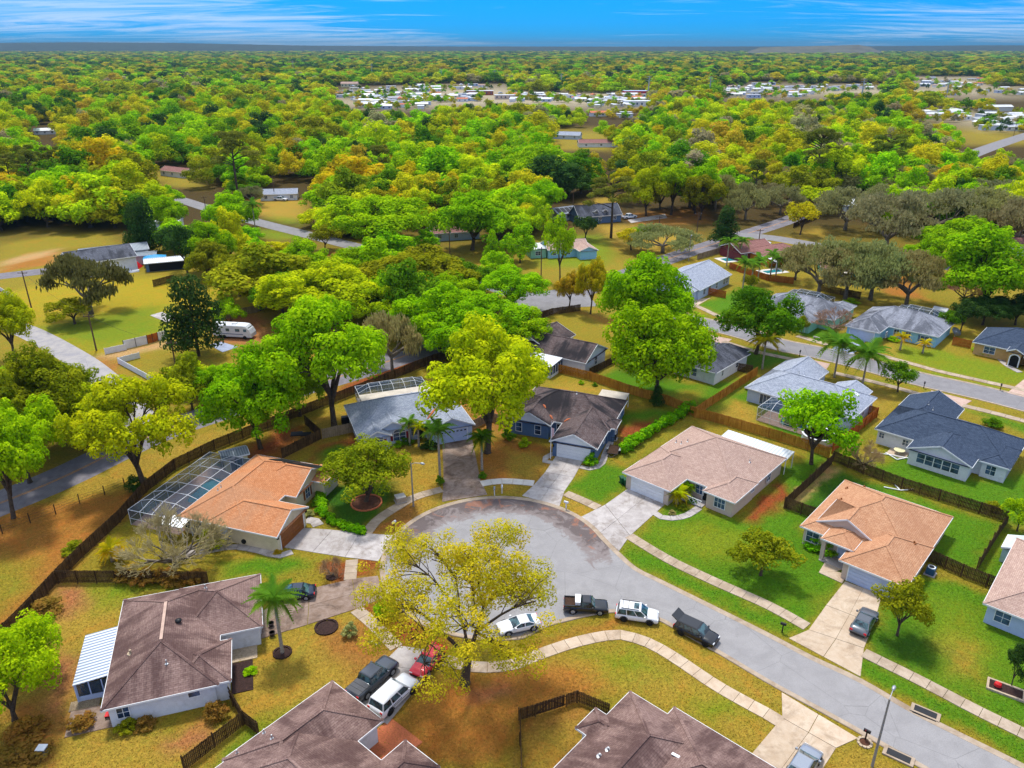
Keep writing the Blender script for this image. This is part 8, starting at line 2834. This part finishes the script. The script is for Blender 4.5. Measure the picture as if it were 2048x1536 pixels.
def scatter(name, label, pts, scl, cols, proto_mesh, seed):
    rg = np.random.default_rng(seed)
    n = len(pts)
    if n == 0:
        return
    me = bpy.data.meshes.new(name)
    me.vertices.add(n)
    me.vertices.foreach_set('co', np.ascontiguousarray(pts, dtype=np.float32).ravel())
    for nm, typ, arr in (('scl', 'FLOAT_VECTOR', scl), ('rot', 'FLOAT_VECTOR', np.stack([np.zeros(n), np.zeros(n), rg.uniform(0, 6.28, n)], 1)),
                         ('tint', 'FLOAT_COLOR', np.concatenate([cols, np.ones((n, 1))], 1))):
        at = me.attributes.new(nm, typ, 'POINT')
        at.data.foreach_set('color' if typ == 'FLOAT_COLOR' else 'vector', np.ascontiguousarray(arr, dtype=np.float32).ravel())
    o = link(name, me)
    o['kind'] = 'stuff'
    o['label'] = label
    o['category'] = 'woods'
    po = bpy.data.objects.new('crown_shape', proto_mesh)
    ng = bpy.data.node_groups.new(name, 'GeometryNodeTree')
    ng.interface.new_socket('Geometry', in_out='INPUT', socket_type='NodeSocketGeometry')
    ng.interface.new_socket('Geometry', in_out='OUTPUT', socket_type='NodeSocketGeometry')
    gi, go = ng.nodes.new('NodeGroupInput'), ng.nodes.new('NodeGroupOutput')
    iop = ng.nodes.new('GeometryNodeInstanceOnPoints')
    oi = ng.nodes.new('GeometryNodeObjectInfo')
    oi.inputs['Object'].default_value = po
    oi.inputs['As Instance'].default_value = True
    na = ng.nodes.new('GeometryNodeInputNamedAttribute')
    na.data_type = 'FLOAT_VECTOR'
    na.inputs[0].default_value = 'scl'
    nr = ng.nodes.new('GeometryNodeInputNamedAttribute')
    nr.data_type = 'FLOAT_VECTOR'
    nr.inputs[0].default_value = 'rot'
    e2r = ng.nodes.new('FunctionNodeEulerToRotation')
    ln = ng.links.new
    ln(gi.outputs[0], iop.inputs['Points'])
    ln(oi.outputs['Geometry'], iop.inputs['Instance'])
    ln(na.outputs[0], iop.inputs['Scale'])
    ln(nr.outputs[0], e2r.inputs[0])
    ln(e2r.outputs[0], iop.inputs['Rotation'])
    ln(iop.outputs[0], go.inputs[0])
    md = o.modifiers.new('scatter', 'NODES')
    md.node_group = ng
def tints(mixsel, n, rg):
    c_ = np.array([WC[pick(mixsel[i], rg.random())] for i in range(n)])
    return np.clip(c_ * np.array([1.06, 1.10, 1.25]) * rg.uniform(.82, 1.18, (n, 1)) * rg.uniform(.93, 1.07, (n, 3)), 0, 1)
far_protos = [oak(900 + i, 4200, .046, 9, 11, clump=(.12, .21), limbs=False, zlo=.13, mat='leaf_far')[0] for i in range(4)]
tiny_protos = [oak(950 + i, 1100, .09, 8, 8, clump=(.16, .27), limbs=False, zlo=.13, mat='leaf_far')[0] for i in range(4)]
far_pine = pine(970, 2200, .07, mat='leaf_far')[0]
# woods behind the nearest trees
Q, H_, R_ = P[rest], hh[rest], rad[rest]
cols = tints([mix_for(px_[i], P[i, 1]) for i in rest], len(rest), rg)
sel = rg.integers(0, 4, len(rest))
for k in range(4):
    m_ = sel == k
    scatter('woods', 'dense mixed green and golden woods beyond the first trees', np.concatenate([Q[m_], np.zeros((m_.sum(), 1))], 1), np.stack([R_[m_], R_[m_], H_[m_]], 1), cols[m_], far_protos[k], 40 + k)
for y0, y1, st, sd in ((800, 1500, 13.5, 21), (1500, 3200, 17, 22), (3200, 8500, 36, 23)):
    P2, rg = spaced(y0, y1, st, sd)
    f_ = st / 9.5
    v_ = np.exp(rg.normal(0, .28, len(P2)))
    h2 = 12.5 * np.clip(v_, .6, 1.6) * rg.uniform(.85, 1.15, len(P2))
    r2 = 7.2 * np.clip(v_, .6, 1.7) * rg.uniform(.85, 1.2, len(P2)) * f_
    ok, qx, qy = clear(P2, h2, r2, .6)
    P2, h2, r2, qx = P2[ok], h2[ok], r2[ok], qx[ok]
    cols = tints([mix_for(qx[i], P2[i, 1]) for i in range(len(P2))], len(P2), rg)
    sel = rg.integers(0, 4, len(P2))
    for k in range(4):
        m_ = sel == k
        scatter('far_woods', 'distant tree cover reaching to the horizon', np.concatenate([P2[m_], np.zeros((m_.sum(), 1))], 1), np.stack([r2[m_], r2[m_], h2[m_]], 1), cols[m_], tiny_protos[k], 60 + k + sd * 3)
# small garden trees among the mobile homes
tp, th, trd = [], [], []
rg = np.random.default_rng(99)
for x0, x1, y0, y1 in town_boxes:
    for k in range(int((x1 - x0) * (y1 - y0) / 95)):
        A = G(rg.uniform(x0, x1), rg.uniform(y0 + 2, y1))
        if min((A - q).length for q in spots) > 5.5:
            tp.append((A.x, A.y, 0)); th.append(rg.uniform(5, 9)); trd.append(rg.uniform(3, 5.5))
tp, th, trd = np.array(tp), np.array(th), np.array(trd)
scatter('garden_trees', 'small trees between the mobile homes of the far town', tp, np.stack([trd, trd, th], 1), tints([MIXES['far']] * len(tp), len(tp), rg), tiny_protos[0], 5)
# low hills on the horizon
plain('hill_woods', rgb(52, 68, 50, .6), .95, var=.4, scale=.01)
plain('mound_sand', rgb(118, 114, 92, .6), .95, var=.3, scale=.01, dirt=rgb(120, 130, 80, .7))
def ridge(name, prof, dist, depth, mat):
    """a long hill: prof = [(photo x, height in m)]"""
    b = MB()
    n = len(prof)
    rows = [(-.5, 0), (-.25, .6), (0, 1), (.3, .9), (.5, 0)]
    for f, k in rows:
        for x_, z_ in prof:
            d_ = dist + f * depth
            b.v.append(((x_ - 1024) / FPX * d_ * .918, d_, z_ * k))
    b.f = [(r_ * n + i, r_ * n + i + 1, (r_ + 1) * n + i + 1, (r_ + 1) * n + i) for r_ in range(len(rows) - 1) for i in range(n - 1)]
    b.m = [0] * len(b.f)
    return struct(b.build(name, M(mat), smooth=True))
ridge('hill', [(-500, 20), (-200, 88), (0, 94), (150, 100), (350, 94), (480, 80), (620, 66), (900, 58), (1300, 56), (1700, 60), (2000, 70), (2300, 60), (2700, 20)], 9300, 1300, 'hill_woods')
ridge('landfill_mound', [(1478, 0), (1520, 50), (1590, 58), (1660, 63), (1715, 69), (1738, 56), (1775, 0)], 6500, 900, 'mound_sand')

# ================================================================ haze over the far distance
HAZE = 7.0e-5
b = MB()
b.box(-16500, 16500, -350, 16500, -1, 140)
m = bpy.data.materials.new('haze_air')
m.use_nodes = True
t = m.node_tree
t.nodes.clear()
o_ = N(t, 'ShaderNodeOutputMaterial')
pv = N(t, 'ShaderNodeVolumePrincipled')
pv.inputs['Color'].default_value = (.20, .36, .50, 1)
pv.inputs['Density'].default_value = HAZE
pv.inputs['Anisotropy'].default_value = .2
t.links.new(pv.outputs[0], o_.inputs['Volume'])
hz = b.build('haze', m)
hz['kind'] = 'stuff'
